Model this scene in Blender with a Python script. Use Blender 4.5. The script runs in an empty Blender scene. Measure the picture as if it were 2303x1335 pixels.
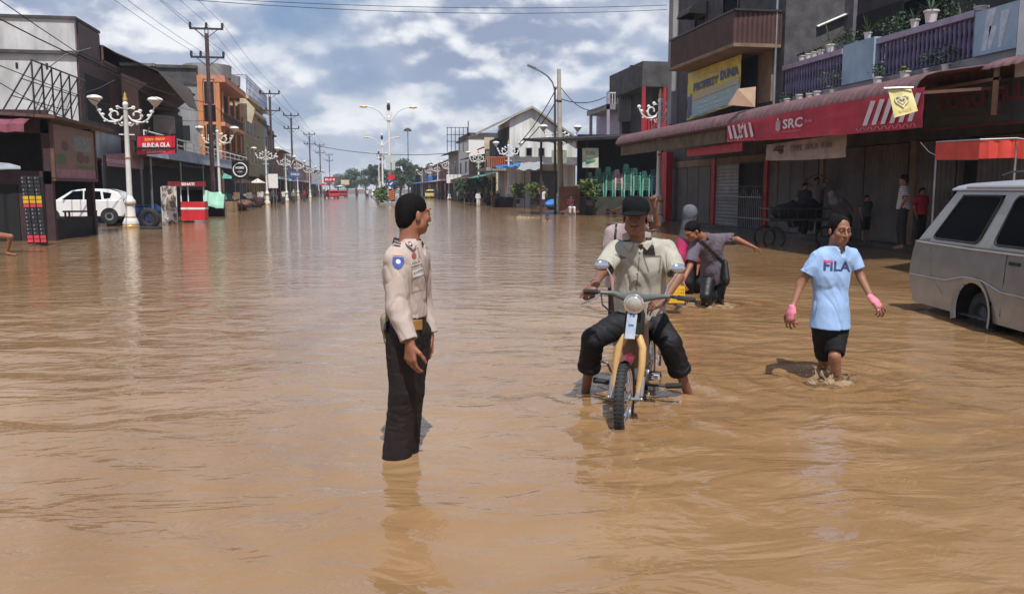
import bpy, bmesh, math, random
import numpy as np
from mathutils import Vector, Matrix, noise as mnoise
from mathutils.bvhtree import BVHTree
SC = bpy.context.scene
COL = SC.collection
# ---------------------------------------------------------------- camera
F = 1916.0; W0, H0 = 2303.0, 1335.0; HZ = 425.0; VPX = 815.0; CAMZ = 1.6
PITCH = math.atan((H0/2-HZ)/F)
YAW = math.atan((W0/2-VPX)/F*math.cos(PITCH))
cam = bpy.data.objects.new('camera', bpy.data.cameras.new('camera')); COL.objects.link(cam)
cam.data.sensor_width = 36.0; cam.data.sensor_fit = 'HORIZONTAL'; cam.data.lens = 36.0*F/W0
cam.data.clip_start = 0.05; cam.data.clip_end = 6000
cam.location = (0, 0, CAMZ)
cam.rotation_euler = (math.pi/2-PITCH, 0, -YAW)
SC.camera = cam
# ---------------------------------------------------------------- light
SUN_EL, SUN_AZ = 60.0, -1.0      # azimuth of travel of the light, degrees from +Y towards +X
sd = Vector((math.sin(math.radians(SUN_AZ))*math.cos(math.radians(SUN_EL)),
             math.cos(math.radians(SUN_AZ))*math.cos(math.radians(SUN_EL)), -math.sin(math.radians(SUN_EL))))
sun = bpy.data.objects.new('sun', bpy.data.lights.new('sun', 'SUN')); COL.objects.link(sun)
sun.data.energy = 4.9; sun.data.angle = math.radians(0.6); sun.data.color = (1.0, 0.955, 0.88)
sun.rotation_euler = sd.to_track_quat('-Z', 'Y').to_euler(); sun.location = (0, -20, 60)
world = bpy.data.worlds.new('World'); SC.world = world; world.use_nodes = True
def build_world():
    nt = world.node_tree; nt.nodes.clear(); N = nt.nodes; L = nt.links
    out = N.new('ShaderNodeOutputWorld'); bg = N.new('ShaderNodeBackground')
    sky = N.new('ShaderNodeTexSky'); sky.sky_type = 'NISHITA'; sky.sun_disc = False
    sky.sun_elevation = math.radians(SUN_EL); sky.sun_rotation = math.radians(180+SUN_AZ)
    sky.dust_density = 1.0; sky.air_density = 1.2
    bg.inputs['Strength'].default_value = 0.1
    tc = N.new('ShaderNodeTexCoord')
    sep = N.new('ShaderNodeSeparateXYZ'); L.new(tc.outputs['Generated'], sep.inputs[0])
    def math_(op, a, b=None, c=None, clamp=False):
        m = N.new('ShaderNodeMath'); m.operation = op; m.use_clamp = clamp
        for i, v in enumerate((a, b, c)):
            if v is None: continue
            if isinstance(v, (int, float)): m.inputs[i].default_value = v
            else: L.new(v, m.inputs[i])
        return m.outputs[0]
    mp = N.new('ShaderNodeMapping'); mp.inputs['Scale'].default_value = (1, 1, 1.7)
    mp.inputs['Location'].default_value = (0.62, 0.2, 0.37)
    L.new(tc.outputs['Generated'], mp.inputs['Vector'])
    def nz(scale, detail, rough, dist, vec=None):
        n = N.new('ShaderNodeTexNoise'); n.inputs['Scale'].default_value = scale; n.inputs['Detail'].default_value = detail
        n.inputs['Roughness'].default_value = rough; n.inputs['Distortion'].default_value = dist
        L.new(vec or mp.outputs[0], n.inputs['Vector']); return n.outputs['Fac']
    def ramp(v, a, b, smooth=True):
        m = N.new('ShaderNodeMapRange'); m.interpolation_type = 'SMOOTHSTEP' if smooth else 'LINEAR'
        m.inputs['From Min'].default_value = a; m.inputs['From Max'].default_value = b; L.new(v, m.inputs['Value']); return m.outputs[0]
    def mixc(f, a, b):
        m = N.new('ShaderNodeMix'); m.data_type = 'RGBA'
        if isinstance(f, (int, float)): m.inputs[0].default_value = f
        else: L.new(f, m.inputs[0])
        for k, v in ((6, a), (7, b)):
            if isinstance(v, tuple): m.inputs[k].default_value = (*v, 1)
            else: L.new(v, m.inputs[k])
        return m.outputs[2]
    big = nz(4.6, 3, .5, .2)
    puff = nz(11.5, 6, .47, .1)
    # the same noise a little higher up: brighter where the cloud thins above (lit tops)
    mp2 = N.new('ShaderNodeMapping'); mp2.inputs['Scale'].default_value = (1, 1, 1.7)
    mp2.inputs['Location'].default_value = (0.62, 0.2, 0.395)
    L.new(tc.outputs['Generated'], mp2.inputs['Vector'])
    puff2 = nz(11.5, 6, .47, .1, mp2.outputs[0])
    veil = nz(2.1, 4, .5, .5)
    s = math_('ADD', math_('MULTIPLY', big, .5), math_('MULTIPLY', puff, .5))
    cover = ramp(s, .33, .57)
    veilf = math_('MULTIPLY', ramp(veil, .38, .6), .75)
    top = ramp(math_('SUBTRACT', puff, puff2), -.07, .11)
    thick = ramp(big, .40, .62)
    grey = mixc(thick, (5.0, 5.6, 7.0), (3.2, 3.8, 5.4))
    white = (9.4, 9.6, 10.0)
    cloud = mixc(top, grey, white)
    up = math_('MULTIPLY', cover, math_('SUBTRACT', 1.0, math_('MULTIPLY', ramp(sep.outputs['Z'], .3, .75), .72)))  # cloud cover thinned overhead, out of view, to cut ambient light and deepen shadows
    blue = mixc(.78, sky.outputs[0], (2.3, 3.4, 5.6))
    sky2 = mixc(veilf, blue, (4.2, 4.7, 5.9))
    c = mixc(up, sky2, cloud)
    # the sky pales towards the horizon
    hz = ramp(sep.outputs['Z'], .0, .07)
    c = mixc(hz, mixc(.65, c, (6.0, 6.7, 7.8)), c)
    L.new(c, bg.inputs['Color']); L.new(bg.outputs[0], out.inputs[0])
build_world()
SC.view_settings.view_transform = 'Standard'; SC.view_settings.look = 'None'
SC.view_settings.exposure = 0.0; SC.view_settings.gamma = 1.0
SC.render.engine = 'CYCLES'
SC.cycles.max_bounces = 5; SC.cycles.diffuse_bounces = 2; SC.cycles.glossy_bounces = 3; SC.cycles.transmission_bounces = 3
SC.cycles.transparent_max_bounces = 6; SC.cycles.sample_clamp_indirect = 4.0
# ---------------------------------------------------------------- pixel -> world
cp, sp = math.cos(PITCH), math.sin(PITCH)
FW = Vector((math.sin(YAW), math.cos(YAW), 0)); RT = Vector((math.cos(YAW), -math.sin(YAW), 0)); UP = Vector((0, 0, 1))
def ray(px, py):
    u = (px-W0/2)/F; v = (H0/2-py)/F
    return RT*u + FW*(cp+v*sp) + UP*(v*cp-sp)
def P(px, py, d):
    r = ray(px, py); return Vector((0, 0, CAMZ)) + r*(d/r.dot(FW))
def onX(px, py, X):
    r = ray(px, py); return Vector((0, 0, CAMZ)) + r*(X/r.x)
def onY(px, py, Y):
    r = ray(px, py); return Vector((0, 0, CAMZ)) + r*(Y/r.y)
def onZ(px, py, Z=0.0):
    r = ray(px, py); return Vector((0, 0, CAMZ)) + r*((Z-CAMZ)/r.z)
def Yx(px, X): return onX(px, HZ, X).y
# ---------------------------------------------------------------- materials
MATS = {}
def mat(name, col, rough=.8, metal=0., var=.12, scale=3., bump=0., bscale=None, col2=None, coords='Object', stretch=(1, 1, 1), detail=5, spec=.5, contrast=(.35, .65)):
    if name in MATS: return MATS[name]
    m = bpy.data.materials.new(name); m.use_nodes = True; nt = m.node_tree; N = nt.nodes; L = nt.links
    b = N['Principled BSDF']; b.inputs['Roughness'].default_value = rough; b.inputs['Metallic'].default_value = metal
    b.inputs['Specular IOR Level'].default_value = spec
    b.inputs['Base Color'].default_value = (*col, 1)
    if var > 0 or col2 or bump:
        tc = N.new('ShaderNodeTexCoord'); mp = N.new('ShaderNodeMapping'); mp.inputs['Scale'].default_value = stretch
        L.new(tc.outputs[coords], mp.inputs[0])
        n = N.new('ShaderNodeTexNoise'); n.inputs['Scale'].default_value = scale; n.inputs['Detail'].default_value = detail; n.inputs['Roughness'].default_value = .6
        L.new(mp.outputs[0], n.inputs['Vector'])
        mr = N.new('ShaderNodeMapRange'); mr.inputs['From Min'].default_value = contrast[0]; mr.inputs['From Max'].default_value = contrast[1]
        L.new(n.outputs['Fac'], mr.inputs['Value'])
        mx = N.new('ShaderNodeMix'); mx.data_type = 'RGBA'; L.new(mr.outputs[0], mx.inputs[0])
        c2 = col2 if col2 else tuple(c*(1-2*var) for c in col)
        c1 = col if col2 else tuple(min(1, c*(1+var)) for c in col)
        mx.inputs[6].default_value = (*c1, 1); mx.inputs[7].default_value = (*c2, 1)
        L.new(mx.outputs[2], b.inputs['Base Color'])
        if bump:
            n2 = N.new('ShaderNodeTexNoise'); n2.inputs['Scale'].default_value = bscale or scale*6; n2.inputs['Detail'].default_value = 4
            L.new(mp.outputs[0], n2.inputs['Vector'])
            bp = N.new('ShaderNodeBump'); bp.inputs['Strength'].default_value = bump; bp.inputs['Distance'].default_value = .02
            L.new(n2.outputs['Fac'], bp.inputs['Height']); L.new(bp.outputs[0], b.inputs['Normal'])
    MATS[name] = m; return m
def cloth(name, col, bump=.6, bscale=14, var=.10, stretch=(1, 1, .45), rough=.85, dist=.03):
    m = mat(name, col, rough, 0, var, 9, bump, bscale, stretch=stretch, spec=.25)
    for n in m.node_tree.nodes:
        if n.type == 'BUMP': n.inputs['Distance'].default_value = dist
    return m
def brick(name, c1, c2, cm, scale=6.):
    if name in MATS: return MATS[name]
    m = bpy.data.materials.new(name); m.use_nodes = True; N = m.node_tree.nodes; L = m.node_tree.links; b = N['Principled BSDF']
    tc = N.new('ShaderNodeTexCoord'); mp = N.new('ShaderNodeMapping'); mp.inputs['Rotation'].default_value = (math.pi/2, 0, math.pi/2)
    L.new(tc.outputs['Object'], mp.inputs[0])
    t = N.new('ShaderNodeTexBrick'); t.inputs['Scale'].default_value = scale; t.inputs['Color1'].default_value = (*c1, 1); t.inputs['Color2'].default_value = (*c2, 1); t.inputs['Mortar'].default_value = (*cm, 1)
    t.inputs['Mortar Size'].default_value = .012
    L.new(mp.outputs[0], t.inputs['Vector']); n = N.new('ShaderNodeTexNoise'); n.inputs['Scale'].default_value = .8; n.inputs['Detail'].default_value = 6; L.new(tc.outputs['Object'], n.inputs['Vector'])
    mx = N.new('ShaderNodeMix'); mx.data_type = 'RGBA'; mx.blend_type = 'MULTIPLY'; mx.inputs[0].default_value = .8
    L.new(t.outputs[0], mx.inputs[6]); L.new(n.outputs['Fac'], mx.inputs[7]); L.new(mx.outputs[2], b.inputs['Base Color'])
    b.inputs['Roughness'].default_value = .9; MATS[name] = m; return m
# ---------------------------------------------------------------- objects
def tag(o, label=None, cat=None, group=None, kind=None):
    if label: o['label'] = label
    if cat: o['category'] = cat
    if group: o['group'] = group
    if kind: o['kind'] = kind
    return o
def thing(name, label, cat, loc=(0, 0, 0), group=None):
    o = bpy.data.objects.new(name, None); COL.objects.link(o); o.location = loc; o.empty_display_size = .2
    return tag(o, label, cat, group)
def origin_of(parent):
    v = Vector((0, 0, 0)); p = parent
    while p is not None: v = v + Vector(p.location); p = p.parent
    return v
class MB:
    """collects geometry in world coordinates; build() links ONE mesh object"""
    def __init__(s): s.v = []; s.f = []; s.m = []; s.mi = 0
    def add(s, verts, faces):
        o = len(s.v); s.v += [tuple(v) for v in verts]; s.f += [tuple(i+o for i in f) for f in faces]; s.m += [s.mi]*len(faces); return s
    def box(s, a, b):
        x0, x1 = sorted((a[0], b[0])); y0, y1 = sorted((a[1], b[1])); z0, z1 = sorted((a[2], b[2]))
        return s.add([(x0,y0,z0),(x1,y0,z0),(x1,y1,z0),(x0,y1,z0),(x0,y0,z1),(x1,y0,z1),(x1,y1,z1),(x0,y1,z1)],
                     [(0,3,2,1),(4,5,6,7),(0,1,5,4),(1,2,6,5),(2,3,7,6),(3,0,4,7)])
    def hexa(s, p):   # 8 points, bottom 4 then top 4
        return s.add(p, [(0,3,2,1),(4,5,6,7),(0,1,5,4),(1,2,6,5),(2,3,7,6),(3,0,4,7)])
    def obox(s, c, ax, ay, az):   # centre and three half-axis vectors
        c, ax, ay, az = map(Vector, (c, ax, ay, az))
        return s.hexa([c-ax-ay-az, c+ax-ay-az, c+ax+ay-az, c-ax+ay-az, c-ax-ay+az, c+ax-ay+az, c+ax+ay+az, c-ax+ay+az])
    def bar(s, a, b, w, h=None, up=(0, 0, 1)):
        a, b = Vector(a), Vector(b); h = h or w; d = (b-a); L = d.length; d.normalize(); u = Vector(up)
        if abs(d.dot(u)) > .98: u = Vector((0, 1, 0))
        x = d.cross(u).normalized(); y = x.cross(d).normalized()
        return s.obox((a+b)/2, d*(L/2), x*(w/2), y*(h/2))
    def tube(s, pts, r, n=8, cap=True):
        pts = [Vector(p) for p in pts]; k = len(pts); rs = r if isinstance(r, (list, tuple)) else [r]*k
        vs = []; fs = []; prev = None
        for i, p in enumerate(pts):
            t = (pts[min(i+1, k-1)]-pts[max(i-1, 0)])
            if t.length < 1e-9: t = Vector((0, 0, 1))
            t.normalize()
            if prev is None:
                u = Vector((0, 0, 1)) if abs(t.z) < .9 else Vector((1, 0, 0))
                x = t.cross(u).normalized()
            else:
                x = (prev - t*prev.dot(t)); x = x.normalized() if x.length > 1e-6 else t.orthogonal().normalized()
            prev = x; y = t.cross(x)
            for j in range(n):
                a = 2*math.pi*j/n; vs.append(p+(x*math.cos(a)+y*math.sin(a))*rs[i])
        for i in range(k-1):
            for j in range(n):
                a = i*n+j; b = i*n+(j+1) % n; fs.append((a, b, b+n, a+n))
        if cap: fs.append(tuple(range(n))[::-1]); fs.append(tuple((k-1)*n+j for j in range(n)))
        return s.add(vs, fs)
    def lathe(s, prof, c=(0, 0, 0), n=16, axis=None, xax=None):   # prof: (r, z)
        c = Vector(c); az = Vector(axis).normalized() if axis is not None else Vector((0, 0, 1))
        ax = az.orthogonal().normalized() if axis is not None else Vector((1, 0, 0)); ay = az.cross(ax)
        vs = []; fs = []
        for r, z in prof:
            for j in range(n):
                a = 2*math.pi*j/n; vs.append(c+az*z+(ax*math.cos(a)+ay*math.sin(a))*max(r, 1e-5))
        for i in range(len(prof)-1):
            for j in range(n):
                a = i*n+j; b = i*n+(j+1) % n; fs.append((a, b, b+n, a+n))
        fs.append(tuple(range(n))[::-1]); fs.append(tuple((len(prof)-1)*n+j for j in range(n)))
        return s.add(vs, fs)
    def ball(s, c, r, n=10, m=7, sx=1, sy=1, sz=1):
        vs = []; fs = []
        c = Vector(c)
        for i in range(m+1):
            th = math.pi*i/m
            for j in range(n):
                a = 2*math.pi*j/n; q = max(math.sin(th), 1e-4)
                vs.append((c.x+r*sx*q*math.cos(a), c.y+r*sy*q*math.sin(a), c.z-r*sz*math.cos(th)))
        for i in range(m):
            for j in range(n):
                a = i*n+j; b = i*n+(j+1) % n; fs.append((a, b, b+n, a+n))
        return s.add(vs, fs)
    def prism(s, poly, d):   # planar polygon (3d points) extruded by vector d
        n = len(poly); d = Vector(d); vs = [Vector(p) for p in poly]+[Vector(p)+d for p in poly]
        fs = [tuple(range(n))[::-1], tuple(range(n, 2*n))]+[(i, (i+1) % n, (i+1) % n+n, i+n) for i in range(n)]
        return s.add(vs, fs)
    def sheet(s, rows, thick=None):   # grid of points
        nr, nc = len(rows), len(rows[0]); vs = [p for r in rows for p in r]
        fs = [(i*nc+j, i*nc+j+1, (i+1)*nc+j+1, (i+1)*nc+j) for i in range(nr-1) for j in range(nc-1)]
        if thick is not None:
            t = Vector(thick); k = len(vs); vs = vs+[Vector(p)+t for p in vs]
            fs2 = [tuple(q+k for q in f)[::-1] for f in fs]
            e = []
            for j in range(nc-1): e += [(j+1, j, j+k, j+1+k), ((nr-1)*nc+j, (nr-1)*nc+j+1, (nr-1)*nc+j+1+k, (nr-1)*nc+j+k)]
            for i in range(nr-1): e += [(i*nc, (i+1)*nc, (i+1)*nc+k, i*nc+k), ((i+1)*nc+nc-1, i*nc+nc-1, i*nc+nc-1+k, (i+1)*nc+nc-1+k)]
            fs = fs+fs2+e
        return s.add(vs, fs)
    def split(s):
        n = len(s.v); par = list(range(n))
        def find(i):
            while par[i] != i: par[i] = par[par[i]]; i = par[i]
            return i
        for f in s.f:
            r = find(f[0])
            for i in f[1:]: par[find(i)] = r
        groups = {}
        for f, mi in zip(s.f, s.m): groups.setdefault(find(f[0]), []).append((f, mi))
        out = []
        for g in groups.values():
            m = MB(); ids = {}
            for f, mi in g:
                for i in f:
                    if i not in ids: ids[i] = len(ids); m.v.append(s.v[i])
                m.f.append(tuple(ids[i] for i in f)); m.m.append(mi)
            out.append(m)
        return out
    SPLIT = dict(door_seam='door_seam', handlebar='handlebar', cable='cable', print='print', white_stripes='white_stripe', black_sachets='sachet', yellow_sachets='sachet', red_sachets='sachet', posts='post', pillars='pillar', canopy_posts='canopy_post', gold_bands='gold_band',
                 vent_slots='vent_slot', yellow_shutters='shutter', dishes='dish', lamp_arms='lamp_arm', orange_stripes='orange_stripe', green_garnish='garnish', goods='goods_item', paint_patch='paint_patch', roof_drum='roof_drum', dark_side_panel='dark_side_panel', ledge='ledge', front_boards='front_board')
    def build(s, name, mats, parent=None, smooth=True, loc=None, angle=38, fix=True, bevel=0):
        if name in MB.SPLIT and parent is not None:
            for m in s.split():
                o = m.build_one(MB.SPLIT[name], mats, parent, smooth, loc, angle, fix, bevel)
            return o
        return s.build_one(name, mats, parent, smooth, loc, angle, fix, bevel)
    def build_one(s, name, mats, parent=None, smooth=True, loc=None, angle=38, fix=True, bevel=0):
        org = origin_of(parent) if parent is not None else Vector(loc if loc is not None else (0, 0, 0))
        me = bpy.data.meshes.new(name)
        me.from_pydata([tuple(Vector(v)-org) for v in s.v], [], s.f); me.update()
        if fix:
            bm = bmesh.new(); bm.from_mesh(me); bmesh.ops.recalc_face_normals(bm, faces=bm.faces); bm.to_mesh(me); bm.free()
        if not isinstance(mats, (list, tuple)): mats = [mats]
        for q in mats: me.materials.append(q)
        if len(mats) > 1: me.polygons.foreach_set('material_index', s.m)
        if smooth:
            me.polygons.foreach_set('use_smooth', [True]*len(me.polygons)); me.set_sharp_from_angle(angle=math.radians(angle))
        o = bpy.data.objects.new(name, me); COL.objects.link(o)
        if parent is not None: o.parent = parent
        else: o.location = org
        if bevel:
            b = o.modifiers.new('bevel', 'BEVEL'); b.width = bevel; b.segments = 2; b.limit_method = 'ANGLE'
        return o
def children(o): return [c for c in bpy.data.objects if c.parent == o]
def copy_tree(o, parent=None):
    c = o.copy(); COL.objects.link(c)
    if parent is not None: c.parent = parent
    for ch in children(o): copy_tree(ch, c)
    return c
def structure(o): o['kind'] = 'structure'; return o
_txt = {}
def text_geo(body, bold=0.0, shear=0.0, space=1.0):
    key = (body, bold, shear, space)
    if key in _txt: return _txt[key]
    cu = bpy.data.curves.new('lettering', 'FONT'); cu.body = body; cu.offset = bold; cu.shear = shear; cu.resolution_u = 2; cu.space_character = space
    cu.align_x = 'LEFT'
    o = bpy.data.objects.new('lettering_tmp', cu); COL.objects.link(o)
    bpy.context.view_layer.update()
    dg = bpy.context.evaluated_depsgraph_get(); me = bpy.data.meshes.new_from_object(o.evaluated_get(dg))
    vs = [(v.co.x, v.co.y) for v in me.vertices]; fs = [tuple(p.vertices) for p in me.polygons]
    bpy.data.objects.remove(o); bpy.data.curves.remove(cu); bpy.data.meshes.remove(me)
    x0 = min(v[0] for v in vs); x1 = max(v[0] for v in vs); y0 = min(v[1] for v in vs); y1 = max(v[1] for v in vs)
    vs = [((x-x0)/(x1-x0), (y-y0)/(y1-y0)) for x, y in vs]
    _txt[key] = (vs, fs); return _txt[key]
def text_on(mb, body, o, ux, uy, bold=0.01, shear=0., n=None, off=.004, space=1.0):
    """letters filling the parallelogram o, o+ux, o+uy, pushed off the surface along n"""
    o, ux, uy = Vector(o), Vector(ux), Vector(uy)
    nn = Vector(n).normalized() if n is not None else ux.cross(uy).normalized()
    vs, fs = text_geo(body, bold, shear, space)
    mb.add([o+ux*x+uy*y+nn*off for x, y in vs], fs)
    return mb
# ---------------------------------------------------------------- sculpting with distance fields
class SDF:
    def __init__(s, lo, hi, h):
        s.h = h; s.lo = np.array(lo, float)-3*h; hi = np.array(hi, float)+3*h
        s.n = np.ceil((hi-s.lo)/h).astype(int)+1
        s.D = np.full(tuple(s.n), 1.0, np.float32)
        s.ax = [s.lo[i]+h*np.arange(s.n[i]) for i in range(3)]
    def reg(s, lo, hi):
        i0 = np.clip(np.floor((np.array(lo)-s.lo)/s.h).astype(int), 0, s.n-1); i1 = np.clip(np.ceil((np.array(hi)-s.lo)/s.h).astype(int)+1, 1, s.n)
        i1 = np.maximum(i1, i0+1)
        sl = tuple(slice(a, b) for a, b in zip(i0, i1))
        return sl, s.ax[0][sl[0]][:, None, None], s.ax[1][sl[1]][None, :, None], s.ax[2][sl[2]][None, None, :]
    def comb(s, sl, d, k, op='add'):
        a = s.D[sl]; d = d.astype(np.float32)
        if op == 'add':
            if k > 0:
                h = np.maximum(k-np.abs(a-d), 0)/k; s.D[sl] = np.minimum(a, d)-h*h*k*.25
            else: s.D[sl] = np.minimum(a, d)
        else:
            d = -d
            if k > 0:
                h = np.maximum(k-np.abs(a-d), 0)/k; s.D[sl] = np.maximum(a, d)+h*h*k*.25
            else: s.D[sl] = np.maximum(a, d)
    def cone(s, a, b, ra, rb, k=.02, sq=None, op='add'):
        """rounded cone; sq=(axis, f) squashes the section along axis (f>1 thinner)"""
        a = np.array(a, float); b = np.array(b, float); R = max(ra, rb)+max(k, 0)+2*s.h
        if sq is not None and sq[1] < 1: R = R/sq[1]
        sl, X, Y, Z = s.reg(np.minimum(a, b)-R, np.maximum(a, b)+R)
        ab = b-a; L2 = max(float(ab@ab), 1e-9)
        px, py, pz = X-a[0], Y-a[1], Z-a[2]
        t = np.clip((px*ab[0]+py*ab[1]+pz*ab[2])/L2, 0, 1)
        vx, vy, vz = px-t*ab[0], py-t*ab[1], pz-t*ab[2]
        q = vx*vx+vy*vy+vz*vz
        if sq is not None:
            n = np.array(sq[0], float); n /= np.linalg.norm(n); f = sq[1]
            c = vx*n[0]+vy*n[1]+vz*n[2]; q = q+(f*f-1)*c*c
        s.comb(sl, np.sqrt(q)-(ra+t*(rb-ra)), k, op)
        return s
    def chain(s, pts, rs, k=.02, sq=None):
        for i in range(len(pts)-1): s.cone(pts[i], pts[i+1], rs[i], rs[i+1], k, sq)
        return s
    def limb(s, segs, e, dd, Re, k, hollow=True):
        """a sleeve or trouser leg with a flat, open end at e"""
        T = SDF.__new__(SDF); T.h, T.lo, T.n, T.ax = s.h, s.lo, s.n, s.ax; T.D = np.full(tuple(s.n), 1.0, np.float32)
        for a, b, ra, rb in segs: T.cone(a, b, ra, rb, .02)
        dd = Vector(dd).normalized(); T.cut(e, A3(dd))
        if hollow: T.cone(Vector(e)-dd*.02, Vector(e)+dd*.06, Re-.010, Re-.010, 0, op='sub')
        s.comb(tuple(slice(0, n) for n in s.n), T.D, k); return s
    def ell(s, c, r, A=None, k=.02, op='add'):
        """ellipsoid, A rows are its axes"""
        c = np.array(c, float); r = np.array(r, float); R = r.max()+max(k, 0)+2*s.h
        A = np.eye(3) if A is None else np.array(A, float)
        sl, X, Y, Z = s.reg(c-R, c+R); px, py, pz = X-c[0], Y-c[1], Z-c[2]
        k0 = 0; k1 = 0
        for i in range(3):
            q = px*A[i][0]+py*A[i][1]+pz*A[i][2]
            k0 = k0+(q/r[i])**2; k1 = k1+(q/(r[i]**2))**2
        k0 = np.sqrt(k0); k1 = np.sqrt(k1)+1e-6
        s.comb(sl, k0*(k0-1)/k1, k, op); return s
    def cut(s, p, n, k=0.0):
        """remove everything on the side n points to"""
        p = np.array(p, float); n = np.array(n, float); n /= np.linalg.norm(n)
        X, Y, Z = s.ax[0][:, None, None], s.ax[1][None, :, None], s.ax[2][None, None, :]
        d = ((X-p[0])*n[0]+(Y-p[1])*n[1]+(Z-p[2])*n[2]).astype(np.float32)
        s.D = np.maximum(s.D, d); return s
    def grow(s, g): s.D = s.D-np.float32(g); return s
    def mesh(s):
        D = s.D; D[0] = D[-1] = 1; D[:, 0] = D[:, -1] = 1; D[:, :, 0] = D[:, :, -1] = 1
        nx, ny, nz = D.shape; S = D < 0
        C = [(i, j, k) for i in (0, 1) for j in (0, 1) for k in (0, 1)]
        cnt = np.zeros((nx-1, ny-1, nz-1), np.int8)
        for i, j, k in C: cnt += S[i:nx-1+i, j:ny-1+j, k:nz-1+k]
        act = (cnt > 0) & (cnt < 8); idx = np.argwhere(act)
        if len(idx) == 0: return np.zeros((0, 3)), []
        val = np.stack([D[idx[:, 0]+i, idx[:, 1]+j, idx[:, 2]+k] for i, j, k in C], 1)
        acc = np.zeros((len(idx), 3)); num = np.zeros(len(idx))
        for a in range(8):
            for b in range(a+1, 8):
                if sum(abs(C[a][q]-C[b][q]) for q in range(3)) != 1: continue
                va, vb = val[:, a], val[:, b]; m = (va < 0) != (vb < 0)
                t = np.where(m, va/np.where(m, va-vb, 1), 0)
                pa, pb = np.array(C[a], float), np.array(C[b], float)
                acc += np.where(m[:, None], pa+(pb-pa)*t[:, None], 0); num += m
        V = s.lo+(idx+acc/num[:, None])*s.h
        ID = -np.ones(act.shape, np.int64); ID[act] = np.arange(len(idx))
        Q = []
        for ax in range(3):
            o = [q for q in range(3) if q != ax]
            n0 = [nx, ny, nz]
            sa = [slice(1, n0[q]-1) for q in range(3)]; sb = list(sa); sa[ax] = slice(0, n0[ax]-1); sb[ax] = slice(1, n0[ax])
            A_, B_ = S[tuple(sa)], S[tuple(sb)]; e = np.argwhere(A_ != B_)
            if len(e) == 0: continue
            inside = A_[tuple(e.T)]
            base = e.copy()
            for q in o: base[:, q] += 1
            qs = []
            for d1, d2 in ((-1, -1), (0, -1), (0, 0), (-1, 0)):
                c = base.copy(); c[:, o[0]] += d1; c[:, o[1]] += d2; qs.append(ID[c[:, 0], c[:, 1], c[:, 2]])
            q4 = np.stack(qs, 1); flip = inside if ax != 1 else ~inside
            q4 = np.where(flip[:, None], q4, q4[:, ::-1]); Q.append(q4)
        Q = np.concatenate(Q); Q = Q[(Q >= 0).all(1)]
        return V, Q
def mesh_smooth(V, Q, it=2, lam=.5):
    n = len(V); e = np.concatenate([Q[:, [0, 1]], Q[:, [1, 2]], Q[:, [2, 3]], Q[:, [3, 0]]]); e = np.concatenate([e, e[:, ::-1]])
    deg = np.bincount(e[:, 0], minlength=n).astype(float); deg[deg == 0] = 1
    for _ in range(it):
        S = np.stack([np.bincount(e[:, 0], V[e[:, 1], q], minlength=n) for q in range(3)], 1)/deg[:, None]
        V = V+(S-V)*lam
    return V
def vnormals(V, Q):
    fn = np.cross(V[Q[:, 2]]-V[Q[:, 0]], V[Q[:, 3]]-V[Q[:, 1]]); N = np.zeros_like(V)
    for k in range(4):
        for q in range(3): N[:, q] += np.bincount(Q[:, k], fn[:, q], minlength=len(V))
    return N/(np.linalg.norm(N, axis=1, keepdims=True)+1e-12)
def wrinkle(V, Q, amp, freq=22., seed=0., stretch=(1, 1, .55)):
    N = vnormals(V, Q); p = V*np.array(stretch)*freq*.42+seed*3.7; nf = mnoise.noise; nv = mnoise.noise_vector; w = np.empty(len(V))
    for i, (x, y, z) in enumerate(p.tolist()):
        q = Vector((x, y, z)); d = nv(q*.45)*.9; q = q+d; a = nf(q); b = nf(Vector((q.x*2.1+q.z*.8, q.y*2.1-q.z*.6, q.z*2.3+9)))
        c = nf(Vector((q.x*1.3+q.z*1.6, q.y*1.3, q.z*.9-q.x*.7+4))); w[i] = max(0., 1-abs(a)*4.)**1.5*.8-max(0., 1-abs(c)*4.5)**1.3*.8+(1-abs(b)*2.4)*.2-.1
    return V+N*(amp*np.clip(w, -1.2, 1.2))[:, None]
def wrinkle_old(V, Q, amp, freq=22., seed=0., stretch=(1, 1, .55)):
    N = vnormals(V, Q); S = np.array(stretch); p = V*S*freq+seed
    w = np.sin(p[:, 0]*1.0+1.8*np.sin(p[:, 2]*.8+seed)+p[:, 2]*1.1)+.8*np.sin(p[:, 1]*1.1-p[:, 2]*1.4+1.6*np.sin(p[:, 0]*.9+2))+.6*np.sin(p[:, 2]*2.3+1.9*np.sin(p[:, 0]*.7+p[:, 1]*.8))
    w = np.abs(w)**.8*np.sign(w)
    m = .5+.5*np.sin(V[:, 0]*9+seed*3+2*np.sin(V[:, 2]*7+seed))
    return V+N*(amp*w*(.35+.65*m))[:, None]
def sdf_obj(sdf, name, material, parent, it=2, wr=None, loc=None, post=None):
    V, Q = sdf.mesh(); V = mesh_smooth(V, Q, it)
    if wr: V = wrinkle(V, Q, *wr)
    if post: V = post(V, Q)
    org = origin_of(parent) if parent is not None else Vector(loc)
    me = bpy.data.meshes.new(name); V2 = V-np.array(org)
    me.vertices.add(len(V2)); me.vertices.foreach_set('co', V2.ravel())
    me.loops.add(Q.size); me.loops.foreach_set('vertex_index', Q.ravel().astype(np.int32))
    me.polygons.add(len(Q)); me.polygons.foreach_set('loop_start', np.arange(len(Q), dtype=np.int32)*4)
    try: me.polygons.foreach_set('loop_total', np.full(len(Q), 4, np.int32))
    except Exception: pass
    me.polygons.foreach_set('use_smooth', np.ones(len(Q), bool)); me.update(); me.validate()
    me.materials.append(material)
    o = bpy.data.objects.new(name, me); COL.objects.link(o)
    if parent is not None: o.parent = parent
    else: o.location = org
    return o
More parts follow.
